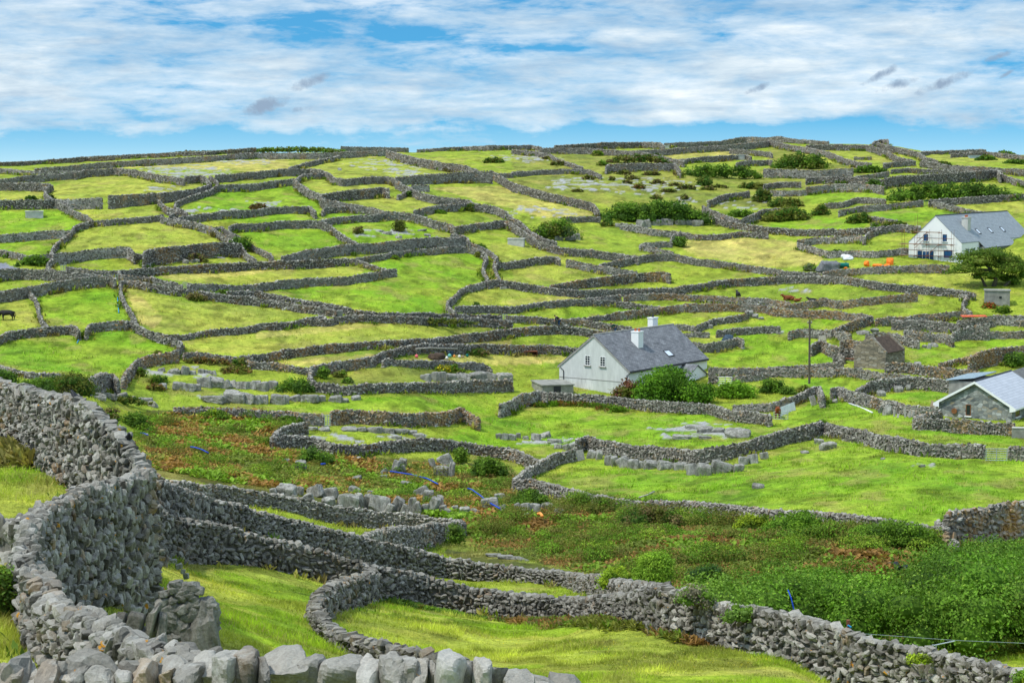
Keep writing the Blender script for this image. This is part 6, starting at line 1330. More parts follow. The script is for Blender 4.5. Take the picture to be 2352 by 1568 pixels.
small_box('tiny pale hut just below the skyline wall', 'pale_hut', 'hut', 'C', 1396, 1446, 184, 216, M_CONC2, .8, .1)
small_box('blue grey sheet shed beyond the ridge', 'sheet_shed', 'shed', 'D', 1855, 1955, 278, 306, M_SHEET, .6, .1)
small_box('squared stone pillar at the end of the straw field', 'stone_pillar', 'pillar', 'F', 745, 798, 322, 388, M_CONC, .9, .3)
small_box('upright pale stone in front of the dark scrub', 'standing_slab', 'stone slab', 'D', 252, 302, 820, 866, M_CONC2, .3, .1)
small_box('upright end stone of the straight wall near the scaffolding', 'standing_slab', 'stone slab', 'D', 884, 904, 1036, 1078, M_CONC2, .5, .1)
# ---------------------------------------------------------------- gates
def gate(label, r, x0, x1, y0, y1, mat=M_GALV, bars=6, dy=0., rad=.035):
    o = OFF[r]; x0, x1 = (x0 + o[0]) / 4, (x1 + o[0]) / 4; y0, y1 = 287.1 + (y0 + o[1]) / 4, 287.1 + (y1 + o[1]) / 4
    a = cast(x0, y1, 60); b = cast(x1, y1 + dy, 60); h = max(.9, (y1 - y0) * a[1] / F); w = float(np.hypot(b[0]-a[0], b[1]-a[1]))
    t = tag(empty('field_gate', a, math.atan2(b[1]-a[1], b[0]-a[0])), label, 'gate'); dz = b[2] - a[2]
    rad = max(rad, .00009 * a[1])
    for i in range(bars):
        z = .12 + (h - .15) * (i / (bars - 1)); m = MB(); m.tube([(.05, 0, z), (w - .05, 0, z + dz)], rad if i in (0, bars-1) else rad * .8, 6); m.build('rail', mat, t)
    for u in (.05, .5, .95): m = MB(); m.tube([(w * u, 0, .08 + dz * u), (w * u, 0, h + dz * u)], rad * 1.1, 6); m.build('upright', mat, t)
    return t
gate('wide galvanised gate closing the large bright field', 'L', 1992, 2204, 252, 376)
gate('pale green gate in the wall over the crag shelf', 'F', 626, 686, 1282, 1392, M_GALV, 6)
gate('grey yard gate beside the clipped garden hedge', 'G', 1892, 2026, 934, 1022, M_GALV, 5)
gate('green gate below the long hedge', 'D', 1422, 1480, 692, 744, M_GREENP, 5)
gate('little grey gate near the tarmac road', 'A', 558, 612, 1300, 1345, M_GALV, 5)
gate('gate in the lane between the bright field and the straw field', 'A', 1060, 1100, 1402, 1436, M_GALV, 4)
gate('small gate under the pale striped field', 'E', 1680, 1722, 82, 128, M_GALV, 4)
gate('small grey gate at the end of the ivied meadow wall', 'F', 2262, 2306, 374, 418, M_GALV, 5)
gate('grey slatted gate at the end of the mortared retaining wall', 'B', 1278, 1400, 468, 534, M_GALV, 6)
gate('tilted hurdle holding in the brown cow', 'H', 46, 190, 1250, 1330, M_GALV, 4)
# ---------------------------------------------------------------- poles, boards and odds and ends
def pole():
    p = cast(1859, 881, 60); s = p[1] / F; t = tag(empty('telegraph_pole', p), 'tall wooden telegraph pole behind the clipped bushes', 'pole'); h = 149 * s
    m = MB(); m.tube([(0, 0, -.5), (-.05, 0, h * .5), (-.08, 0, h)], [.15, .13, .11], 8); m.build('post', M_BARK, t)
    m = MB(); m.box(-.35, .2, -.06, .06, h - .5, h - .38); m.build('crossarm', M_BARK, t)
    for x in (-.3, .14): m = MB(); m.tube([(x, 0, h - .38), (x, 0, h - .2)], .05, 6); m.build('insulator', M_CONC2, t)
pole()
def board(label, name, cat, r, pts, mat, thick=.05, slats=0, d=None):
    """a flat board leaning where it stands: bottom edge two points, top edge two points in the picture"""
    P = []
    q = [((x + OFF[r][0]) / 4, 287.1 + (y + OFF[r][1]) / 4) for x, y in pts]
    b0, b1 = cast(*q[0], 60), cast(*q[1], 60)
    def up(b, c, back): Y = b[1] + back; a, s = ray(*c); return np.array([a * Y, Y, CAMZ + s * Y])
    hgt = (q[0][1] - q[3][1]) * b0[1] / F; t1, t0 = up(b1, q[2], hgt * .3), up(b0, q[3], hgt * .3)
    def quad(m, u0, u1, v0, v1, e):
        f = lambda u, v: (b0 * (1-u) + b1 * u) * (1-v) + (t0 * (1-u) + t1 * u) * v
        Q = np.array([f(u0, v0), f(u1, v0), f(u1, v1), f(u0, v1)]); nn = np.cross(Q[1]-Q[0], Q[3]-Q[0]); nn /= np.linalg.norm(nn)
        if nn[1] > 0: nn = -nn
        V = np.concatenate([Q + nn * e, Q + nn * (e + thick)]); m.add(V, [(0, 1, 2, 3), (7, 6, 5, 4), (0, 4, 5, 1), (1, 5, 6, 2), (2, 6, 7, 3), (3, 7, 4, 0)])
    m = MB()
    if slats == 0: quad(m, 0, 1, 0, 1, 0)
    elif slats > 0:
        for i in range(slats): quad(m, 0, 1, (i + .1) / slats, (i + .9) / slats, thick)
        for u in (0, .45, .88): quad(m, u, u + .12, 0, 1, -.002)
    elif slats == -1:
        for u in (0, .86): quad(m, u, u + .14, 0, 1, 0)
        for v in (0, .45, .88): quad(m, .14, .86, v, v + .12, 0)
    else:
        for i in range(-slats): quad(m, (i + .08) / -slats, (i + .92) / -slats, 0, 1, thick)
        for v in (.1, .8): quad(m, 0, 1, v, v + .1, -.002)
    return tag(m.build(name, mat), label, cat, None, 'thing')
board('wooden pallet leaning on the garden wall by the lawn', 'pallet', 'pallet', 'H', [(400, 1205), (446, 1190), (420, 1100), (374, 1116)], M_WOOD, .05, 7)
board('grey wooden hurdle leaning at the bright field corner', 'wooden_hurdle', 'hurdle', 'K', [(600, 374), (664, 356), (645, 262), (568, 278)], M_WOOD, .05, -8)
board('big white panel leaning over the brown cow', 'leaning_panel', 'panel', 'H', [(110, 1300), (252, 1240), (238, 1164), (92, 1220)], M_WTARP, .06)
board('white window frame leaning on the tall brown wall', 'window_frame', 'window frame', 'F', [(1682, 1385), (1708, 1380), (1700, 1340), (1674, 1345)], M_FRAMEW, .05, -1)
board('second white window frame beside the first, closer to the wall end', 'window_frame', 'window frame', 'F', [(1716, 1380), (1748, 1376), (1736, 1336), (1704, 1340)], M_FRAMEW, .05, -1)
board('fallen white window frame lying at an angle', 'window_frame', 'window frame', 'F', [(1645, 1392), (1672, 1388), (1664, 1352), (1640, 1366)], M_FRAMEW, .05, -1)
board('wooden pallet propped behind the ruined house end', 'pallet', 'pallet', 'H', [(462, 605), (536, 600), (530, 552), (468, 556)], M_WOOD, .05, 6)
board('pale pallet leaning on the wall of the yellow field', 'pallet', 'pallet', 'F', [(2238, 130), (2300, 126), (2298, 102), (2246, 106)], M_WOOD, .05, 4)
board('pale board leaning near the barn wall', 'board', 'board', 'H', [(535, 850), (598, 848), (596, 806), (540, 812)], M_WOOD, .05, 4)
def bar(label, name, cat, r, pts, mat, rad=.07, lift=.06, ends=None):
    P = []
    for x, y in pts: q = cast((x + OFF[r][0]) / 4, 287.1 + (y + OFF[r][1]) / 4, 60); P.append(q + np.array([0, 0, lift]))
    m = MB(); m.tube(P, rad, 7); return tag(m.build(name, mat, smooth=True), label, cat, None, 'thing')
bar('long white plank lying below the paddock wall', 'plank', 'plank', 'H', [(745, 1182), (840, 1215), (960, 1268)], M_WTARP, .09)
bar('rusty bar across the gap before the barn', 'rusty_bar', 'bar', 'H', [(690, 815), (835, 820)], M_RUST, .07, .7)
bar('blue pipe lying through the bracken above the crag', 'water_pipe', 'pipe', 'J', [(1230, 512), (1290, 522), (1330, 528), (1440, 545), (1500, 562), (1570, 580), (1620, 605), (1672, 632)], M_BLUEP, .06, .5)
bar('blue pipe running down the crag to its end', 'water_pipe', 'pipe', 'J', [(1945, 678), (1985, 690), (2060, 745), (2140, 810), (2240, 868)], M_BLUEP, .06, .55)
bar('short blue pipe showing among the rusty bracken', 'water_pipe', 'pipe', 'I', [(1748, 290), (1800, 298), (1860, 318), (1915, 346)], M_BLUEP, .06, .5)
bar('blue pipe end near the white boulders', 'water_pipe', 'pipe', 'I', [(1290, 158), (1330, 168), (1360, 184)], M_BLUEP, .06, .5)
bar('tiny blue pipe glimpse under the lone crag block', 'water_pipe', 'pipe', 'J', [(600, 474), (635, 470)], M_BLUEP, .08, .75)
bar('blue pipe hanging beside the big dark olive shrub', 'water_pipe', 'pipe', 'E', [(778, 1035), (800, 1085), (820, 1140), (836, 1185)], M_BLUEP, .07, .8)
bar('bright blue rope lying along the lane wall of the bright field', 'rope', 'rope', 'E', [(1080, 208), (1083, 260), (1088, 310), (1091, 356)], M_CYANR, .05, .12)
bar('bright blue rope in the grassy gap', 'rope', 'rope', 'E', [(758, 534), (735, 580), (708, 634)], M_CYANR, .05, .12)
def lump(label, name, cat, r, x0, x1, y0, y1, mat, seed=1, deep=.8, n=5, lobes=1, group=None):
    o = OFF[r]; x0, x1 = (x0 + o[0]) / 4, (x1 + o[0]) / 4; y0, y1 = 287.1 + (y0 + o[1]) / 4, 287.1 + (y1 + o[1]) / 4
    p = cast((x0 + x1) / 2, y1, 60); s = p[1] / F; w, h = (x1 - x0) * s, (y1 - y0) * s; var, Fq = ROCKS[9]
    q = np.random.default_rng(seed); V = var[seed % len(var)] * np.array([w * 1.1, w * deep, h * 1.25]); V[:, 2] += h * .45; V *= 1 + .04 * q.normal(size=(len(V), 1))
    ob = mesh_np(name, V, Fq, mat, smooth=True); ob.location = p; return tag(ob, label, cat, group, 'thing')
lump('orange sack standing near the green tank', 'orange_sack', 'sack', 'D', 884, 934, 1250, 1298, M_ORANGE, 1)
lump('flat orange sack between the two standing ones', 'orange_sack', 'sack', 'D', 965, 1045, 1277, 1298, M_ORANGE, 2)
lump('tallest orange sack, closest to the scaffolding', 'orange_sack', 'sack', 'D', 1092, 1148, 1226, 1282, M_ORANGE, 3)
lump('low orange sack in front of the tallest sack', 'orange_sack', 'sack', 'D', 1064, 1122, 1276, 1296, M_ORANGE, 4)
lump('small orange lump lying beside the green tank', 'orange_sack', 'sack', 'D', 700, 728, 1306, 1322, M_ORANGE, 5)
lump('white sheeting heap in the hay field by the white house', 'sheeting_heap', 'tarpaulin', 'D', 678, 776, 1193, 1238, M_WTARP, 6)
lump('heap of broken slates beside the green tank', 'slate_heap', 'heap', 'D', 445, 640, 1256, 1340, M_SLATE, 7)
lump('dark blue tarpaulin draped over the wall behind the cottage', 'tarpaulin', 'tarpaulin', 'G', 1925, 2025, 552, 606, M_TARP, 8)
lump('pile of nets among the fishing floats', 'net_pile', 'net', 'F', 1725, 1810, 695, 730, M_TARP, 9)
lump('dark brown tangle of rope among the fishing floats', 'rope_pile', 'rope', 'F', 1590, 1730, 720, 785, M_RUSTROOF, 10)
def ball(label, r, x, y, dpx, mat, group=None):
    q = cast((x + OFF[r][0]) / 4, 287.1 + (y + OFF[r][1]) / 4, 60); rad = dpx / 8 * q[1] / F; V, Fq = lattice(7); V = V / np.linalg.norm(V, axis=1)[:, None] * rad; V[:, 2] += rad * .9
    k = V[:, 2] > rad * 1.75; ob = mesh_np('fishing_float', V, Fq, mat, smooth=True); ob.location = q; tag(ob, label, 'float', group, 'thing')
    m = MB(); m.tube([(0, 0, rad * 1.8), (0, 0, rad * 2.15)], rad * .25, 6); m.build('eyelet', mat, ob)
G_FL = 'fishing floats in the straw field'
M_PINK = plain('pink_float', (.75, .16, .17), .5); M_WFL = plain('white_float', (.75, .74, .7), .5); M_AQUA = plain('aqua_float', (.15, .45, .42), .5); M_OFL = plain('orange_float', (.8, .3, .06), .5)
for a in [('pink float lying at the near end of the gear', 1475, 760, 34, M_PINK), ('aqua float beside the nets', 1778, 756, 36, M_AQUA), ('white float in front of the aqua float', 1752, 776, 32, M_WFL), ('orange float in the middle of the row', 1822, 756, 26, M_OFL), ('large white float beyond the orange float', 1868, 760, 30, M_WFL), ('green float at the far end of the gear', 1940, 752, 30, M_TEAL), ('yellowish float beside the green float', 1902, 760, 24, M_PLANK)]: ball(a[0], 'F', *a[1:], group=G_FL)
bar('long pale beam lying over the fishing gear', 'beam', 'beam', 'F', [(1470, 745), (1600, 735), (1850, 742)], M_WOOD, .1, .9)
def tank():
    p = cast(1764 + 698 / 4, 287.1 + 1312 / 4, 60); s = p[1] / F; w, h = 86 / 4 * s, 46 / 4 * s
    m = MB(); n = 12
    m.tube([(-w/2, 0, h/2), (-w/2 + .08, 0, h/2), (w/2 - .08, 0, h/2), (w/2, 0, h/2)], [h*.42, h*.5, h*.5, h*.42], 16); o = m.build('water_tank', M_TEAL, smooth=False); o.location = p; tag(o, 'green cylindrical tank lying by the slate heap', 'tank', None, 'thing')
    m = MB(); m.tube([(w * .2, 0, h * .98), (w * .2, 0, h * 1.1)], h * .14, 10); m.build('lid', M_TEAL, o)
tank()
def crate():
    p = cast(1176 + 174 / 4, 287.1 + (1378 + 745) / 4, 60); s = p[1] / F; w, h = 118 / 4 * s, 46 / 4 * s
    m = MB(); m.box(-w/2, w/2, -.02, .9, 0, .05); m.box(-w/2, w/2, -.02, .9, h - .05, h); m.box(-w/2, -w/2 + .05, -.02, .9, .05, h - .05); m.box(w/2 - .05, w/2, -.02, .9, .05, h - .05); m.box(-w/2 + .05, w/2 - .05, .85, .9, .05, h - .05)
    o = m.build('open_crate', M_RUST); o.location = p; tag(o, 'rusty open fronted crate in the straw grass by the cottage', 'crate', None, 'thing')
crate()
def timber():
    r = np.random.default_rng(4)
    for i, (x, y, l) in enumerate([(1160, 1300, 70), (1190, 1310, 40), (1262, 1305, 80), (1285, 1300, 90), (1300, 1310, 70), (1325, 1305, 60), (1345, 1300, 50), (1480, 1250, 80), (1500, 1245, 95), (1520, 1240, 70)]):
        p = cast(1764 + x / 4, 287.1 + (1378 + y) / 4, 60); h = l / 4 * p[1] / F; m = MB(); m.box(-.11, .11, -.03, .03, 0, h); o = m.build('loose_plank', M_WOOD if i < 7 else M_PLANK); o.location = p; o.rotation_euler = (-.35 + r.uniform(-.1, .1), r.uniform(-.1, .5), r.uniform(-.4, .4))
        tag(o, 'weathered plank leaning on the paddock wall' if i < 7 else 'raw plank stacked at the corner of the stone bungalow wall', 'plank', 'planks leaning on the paddock wall' if i < 7 else 'planks by the bungalow', 'thing')
timber()
def trestle():
    p = cast(1764 + 2335 / 4, 287.1 + (1378 + 488) / 4, 60); t = tag(empty('timber_trestle', p), 'orange timber trestle near the grey wall', 'trestle'); h = 70 / 4 * p[1] / F
    m = MB(); m.box(-.9, 1.2, -.07, .07, h - .12, h); m.build('beam', M_PLANK, t)
    for x in (-.15, .8): m = MB(); m.tube([(x - .35, 0, -.1), (x, 0, h - .1)], .07, 6); m.build('leg', M_PLANK, t)
trestle()
def near_bits():
    d = 41 * K; a, b = ray(1952, 1452); p = np.array([a * d, d, CAMZ + b * d]); t = tag(empty('fence_post', (p[0], p[1], p[2] - 1.2)), 'rusty leaning fence post behind the wall', 'fence post')
    m = MB(); m.tube([(.08, 0, 0), (-.06, 0, 1.58)], .055, 8); m.build('post', M_RUST, t)
    m = MB(); m.tube([(-.08, -.06, 1.44), (.02, -.07, 1.38)], .03, 6); m.build('tie', M_CYANR, t)
    a2, b2 = ray(2420, 1479); w1 = np.array([a2 * 44 * K, 44 * K, CAMZ + b2 * 44 * K]) - np.array(t.location)
    m = MB(); m.tube([(-.03, 0, 1.2), tuple(w1 * .5 + np.array([0, 0, .55])), tuple(w1)], .007, 5); m.build('wire', M_GALV, t)
    d = 43 * K; a, b = ray(2142, 1505); p = np.array([a * d, d, CAMZ + b * d]); t = tag(empty('metal_hurdle', (p[0], p[1], p[2] - .8)), 'dark metal hurdle half hidden in the thicket', 'hurdle')
    m = MB(); m.tube([(0, 0, 0), (0, 0, 1.15)], .025, 6); m.build('upright', M_GALV, t); m = MB(); m.tube([(.1, 0, 0), (.1, 0, 1.1)], .02, 6); m.build('upright', M_GALV, t); m = MB(); m.tube([(0, 0, 1.12), (.7, .1, 1.24)], .02, 6); m.build('rail', M_GALV, t)
    d = 46 * K; q = []
    for x, y, dy in ((1810, 1354, .3), (1817, 1372, .1), (1822, 1392, 0), (1826, 1412, 0), (1827, 1440, 0)): a, b = ray(x, y); q.append((a * (d + dy), d + dy, CAMZ + b * (d + dy)))
    m = MB(); m.tube(q, .022, 6); tag(m.build('water_pipe', M_BLUEP, smooth=True), 'blue pipe dangling through the thicket behind the wall', 'pipe', None, 'thing')
near_bits()
# scattered litter
bar('white and orange scrap in the bracken', 'scrap', 'litter', 'K', [(232, 945), (262, 940), (280, 965)], M_OFL, .12, .75)
bar('loose white timber on the bracken under the bright field wall', 'loose_timber', 'timber', 'K', [(1168, 830), (1240, 808), (1306, 772)], M_WOOD, .07, 1.1)
# ---------------------------------------------------------------- animals and people
def skin(name, pts, edges, rad, mat, parent=None, sub=2):
    me = bpy.data.meshes.new(name); me.from_pydata(pts, edges, []); me.update(); o = bpy.data.objects.new(name, me); COL.objects.link(o)
    o.modifiers.new('skin', 'SKIN'); 
    for v, r in zip(me.skin_vertices[0].data, rad): v.radius = (r, r) if not hasattr(r, '__len__') else r
    me.skin_vertices[0].data[0].use_root = True
    s = o.modifiers.new('sub', 'SUBSURF'); s.levels = s.render_levels = sub; s2 = o.modifiers['skin']; s2.use_smooth_shade = True
    me.materials.append(mat)
    if parent is not None: o.parent = parent
    return o
M_BLACKC = plain('black_coat', (.018, .017, .017), .7, .3, 3); M_REDC = plain('red_brown_coat', (.23, .062, .018), .7, .3, 2); M_HORN = plain('horn', (.4, .36, .28), .5)
def cow(label, p, rot, mat, scale=1., pose='graze', head_turn=0., cat='cow'):
    t = tag(empty('cow', p, rot), label, cat); t.scale = (scale,) * 3
    if pose == 'lie': z0 = -.62
    else: z0 = 0
    P = [(-.75, 0, 1.12 + z0), (-.35, 0, 1.08 + z0), (.05, 0, 1.02 + z0), (.45, 0, 1.06 + z0), (.72, 0, 1.12 + z0)]; R = [(.24, .30), (.33, .36), (.36, .38), (.33, .37), (.24, .30)]; E = [(0, 1), (1, 2), (2, 3), (3, 4)]
    if pose == 'graze': P += [(1.02, 0, .85), (1.2, 0, .52), (1.32, 0, .26), (1.36, 0, .08)]
    else: P += [(.98, head_turn * .1, 1.32 + z0), (1.1, head_turn * .2, 1.5 + z0), (1.3, head_turn * .3, 1.42 + z0), (1.46, head_turn * .4, 1.33 + z0)]
    R += [(.19, .24), (.13, .17), (.12, .14), (.085, .09)]; E += [(4, 5), (5, 6), (6, 7), (7, 8)]
    def limb(start, pts, rr):
        prev = start
        for q, r in zip(pts, rr): P.append(q); R.append((r, r)); E.append((prev, len(P) - 1)); prev = len(P) - 1
    if pose == 'lie':
        for s in (-1, 1):
            limb(3, [(.5, s * .28, .32), (.85, s * .34, .12), (.55, s * .36, .06)], (.13, .07, .05)); limb(0, [(-.6, s * .36, .3), (-.1, s * .48, .16), (-.35, s * .5, .05)], (.18, .08, .05))
    else:
        for s, f in ((-1, .06), (1, -.08)):
            limb(3, [(.56 + f, s * .2, .72), (.56 + f, s * .19, .40), (.54 + f, s * .19, .14), (.57 + f, s * .19, .03)], (.14, .075, .05, .065))
            limb(0, [(-.66 - f, s * .22, .78), (-.82 - f, s * .2, .48), (-.76 - f, s * .2, .16), (-.73 - f, s * .2, .03)], (.19, .085, .055, .065))
    limb(0, [(-.98, 0, 1.12 + z0), (-1.06, 0, .85 + z0 * .6), (-1.05, 0, .5 + z0 * .5)], (.05, .03, .045))
    skin('body', P, E, R, mat, t, 1)
    hp = np.array(P[6]); hq = np.array(P[7])
    for s in (-1, 1):
        m = MB(); c = hp + np.array([-.02, s * .1, .06]); m.tube([c, c + np.array([-.03, s * .1, .0]), c + np.array([-.06, s * .22, -.03])], [.02, .06, .01], 6); m.build('ear', mat, t, True)
        m = MB(); c = hp + np.array([.02, s * .05, .1]); m.tube([c, c + np.array([.02, s * .1, .08]), c + np.array([.06, s * .13, .17])], [.025, .02, .006], 6); m.build('horn', M_HORN, t, True)
    return t
def zp(r, x, y): return cast((x + OFF[r][0]) / 4, 287.1 + (y + OFF[r][1]) / 4, 60)
cow('black cow grazing alone beside the field wall', zp('E', 68, 418), pi, M_BLACKC, .95)
cow('red brown cow lying in the yellow green field, head raised', zp('H', 192, 230), pi + .15, M_REDC, .95, 'lie')
cow('red brown calf lying close behind the lying cow', zp('H', 266, 243), .3, M_REDC, .6, 'lie', cat='calf')
cow('black calf lying apart beyond the red calf', zp('H', 408, 243), pi, M_BLACKC, .7, 'lie', cat='calf')
cow('dark cow seen from behind, above the long brown wall', zp('G', 2076, 222), pi / 2 + .1, M_BLACKC, .85, 'stand')
cow('brown cow facing out behind the tilted hurdle', zp('H', 88, 1318), -pi / 2 - .2, M_REDC, .95, 'stand', .5)
M_SKIN = plain('skin', (.45, .24, .16), .6, .08); M_NAVY = plain('dark_jacket', (.02, .022, .03), .9, .2); M_JEANS = plain('blue_jeans', (.02, .06, .14), .9, .2); M_GREENJ = plain('dark_green_jacket', (.012, .05, .04), .9, .2); M_HAIR = plain('hair', (.03, .02, .015), .8)
def person(label, p, rot, jacket, sc=1.):
    t = tag(empty('person', p, rot), label, 'person'); t.scale = (sc,) * 3
    # bending forward (towards +x), arms reaching down: pelvis first
    P = [(-.12, 0, .92), (.05, 0, 1.12), (.24, 0, 1.26), (.36, 0, 1.34), (.45, 0, 1.37), (.56, 0, 1.42), (.60, 0, 1.50)]; R = [.15, .14, .17, .13, .065, .10, .085]; E = [(i, i + 1) for i in range(6)]
    def limb(start, pts, rr):
        prev = start
        for q, r in zip(pts, rr): P.append(q); R.append(r); E.append((prev, len(P) - 1)); prev = len(P) - 1
    for s in (-1, 1):
        limb(0, [(-.12, s * .11, .84), (-.02, s * .13, .48), (-.1, s * .13, .10), (.06, s * .14, .04)], (.11, .075, .05, .045)); limb(2, [(.30, s * .2, 1.27), (.42, s * .24, 1.02), (.56, s * .16, .82), (.62, s * .13, .74)], (.075, .052, .04, .035))
    skin('body', P, E, R, M_SKIN, t, 2)
    jp = [(-.13, 0, .92), (.05, 0, 1.13), (.24, 0, 1.27), (.36, 0, 1.33)]; je = [(0, 1), (1, 2), (2, 3)]; jr = [.175, .17, .20, .12]
    for s in (-1, 1):
        n = len(jp); jp += [(.30, s * .21, 1.27), (.42, s * .245, 1.02), (.53, s * .18, .86)]; jr += [.10, .075, .06]; je += [(2, n), (n, n + 1), (n + 1, n + 2)]
    skin('jacket', jp, je, jr, jacket, t, 2)
    tp = [(-.12, 0, .90)]; te = []; tr = [.17]
    for s in (-1, 1):
        n = len(tp); tp += [(-.12, s * .11, .82), (-.02, s * .13, .48), (-.1, s * .13, .12)]; tr += [.13, .095, .075]; te += [(0, n), (n, n + 1), (n + 1, n + 2)]
    skin('trousers', tp, te, tr, M_JEANS, t, 2)
    V, Fq = lattice(5); V = V / np.linalg.norm(V, axis=1)[:, None] * np.array([.115, .1, .1]) + np.array([.555, 0, 1.50]); V = V[:, :]; mesh_np('hair', V, Fq, M_HAIR, parent=t, smooth=True)
    for s in (-1, 1):
        m = MB(); m.tube([(.65, s * .035, 1.47), (.665, s * .035, 1.472)], .012, 6); m.build('eye', M_HAIR, t)
        for f in range(4): m = MB(); y = s * (.105 + f * .017); m.tube([(.62, y, .74), (.645, y, .69), (.64, y, .655)], [.010, .009, .007], 5); m.build('finger', M_SKIN, t)
        m = MB(); m.tube([(.61, s * .155 - s * .06, .76), (.66, s * .085, .73), (.68, s * .09, .70)], [.012, .010, .008], 5); m.build('thumb', M_SKIN, t)
    return t
person('person in dark jacket and jeans bending over a field wall', zp('G', 428, 470), pi + .2, M_NAVY)
person('person in dark green jacket bending behind the cottage roof', zp('G', 945, 540), pi + .1, M_GREENJ)
def crow(label, px, py, d, rot, sc=1., fly=False):
    a, b = ray(px, py); Y = d * K; t = tag(empty('crow', (a * Y, Y, CAMZ + b * Y), rot), label, 'bird'); t.scale = (sc,) * 3
    if not fly:
        P = [(0, 0, .16), (.06, 0, .21), (.11, 0, .27), (.135, 0, .315), (-.08, 0, .11), (-.2, 0, .03)]; E = [(0, 1), (1, 2), (2, 3), (0, 4), (4, 5)]; R = [.075, .07, .045, .042, .05, (.035, .012)]
        for s in (-1, 1): n = len(P); P += [(.01, s * .03, .08), (.02, s * .03, .0)]; R += [.018, .008]; E += [(0, n), (n, n + 1)]
    else:
        P = [(0, 0, 0), (.1, 0, .01), (.17, 0, .02), (-.1, 0, 0), (-.24, 0, 0)]; E = [(0, 1), (1, 2), (0, 3), (3, 4)]; R = [.06, .05, .04, .04, (.05, .01)]
    skin('body', P, E, R, M_CROW, t, 1)
    h = P[3] if not fly else P[2]
    m = MB(); m.tube([(h[0] + .03, 0, h[2]), (h[0] + .09, 0, h[2] - .012)], [.018, .004], 6); m.build('beak', M_CROW, t)
    for s in (-1, 1):
        m = MB()
        if fly: m.add([(.09, s*.03, .02), (-.1, s*.03, .015), (-.09, s*.22, .13), (.11, s*.22, .15), (-.14, s*.46, .08), (.02, s*.48, .09), (.09, s*.03, .03), (-.1, s*.03, .025), (-.09, s*.22, .14), (.11, s*.22, .165), (-.14, s*.46, .088), (.02, s*.48, .1)], [(0, 1, 2, 3), (3, 2, 4, 5), (6, 9, 8, 7), (9, 11, 10, 8), (0, 3, 9, 6), (3, 5, 11, 9), (1, 7, 8, 2), (2, 8, 10, 4), (4, 10, 11, 5), (0, 6, 7, 1)])
        else: m.tube([(.05, s * .062, .21), (-.06, s * .066, .13), (-.19, s * .03, .045)], [.03, .036, .012], 6)
        m.build('wing', M_CROW, t, True)
M_CROW = plain('crow_feathers', (.014, .015, .019), .5, .2, 8)
crow('crow perched on the massive wall beside its loose flat stone', 172, 921, 36.1, 2.6, .9)
crow('crow perched on the massive wall, close to its corner', 296, 1019, 33.1, -1.3, .9)
crow('black crow flying low over the bracken, wings raised', 2066, 1304, 66, .5, 1.5, True)
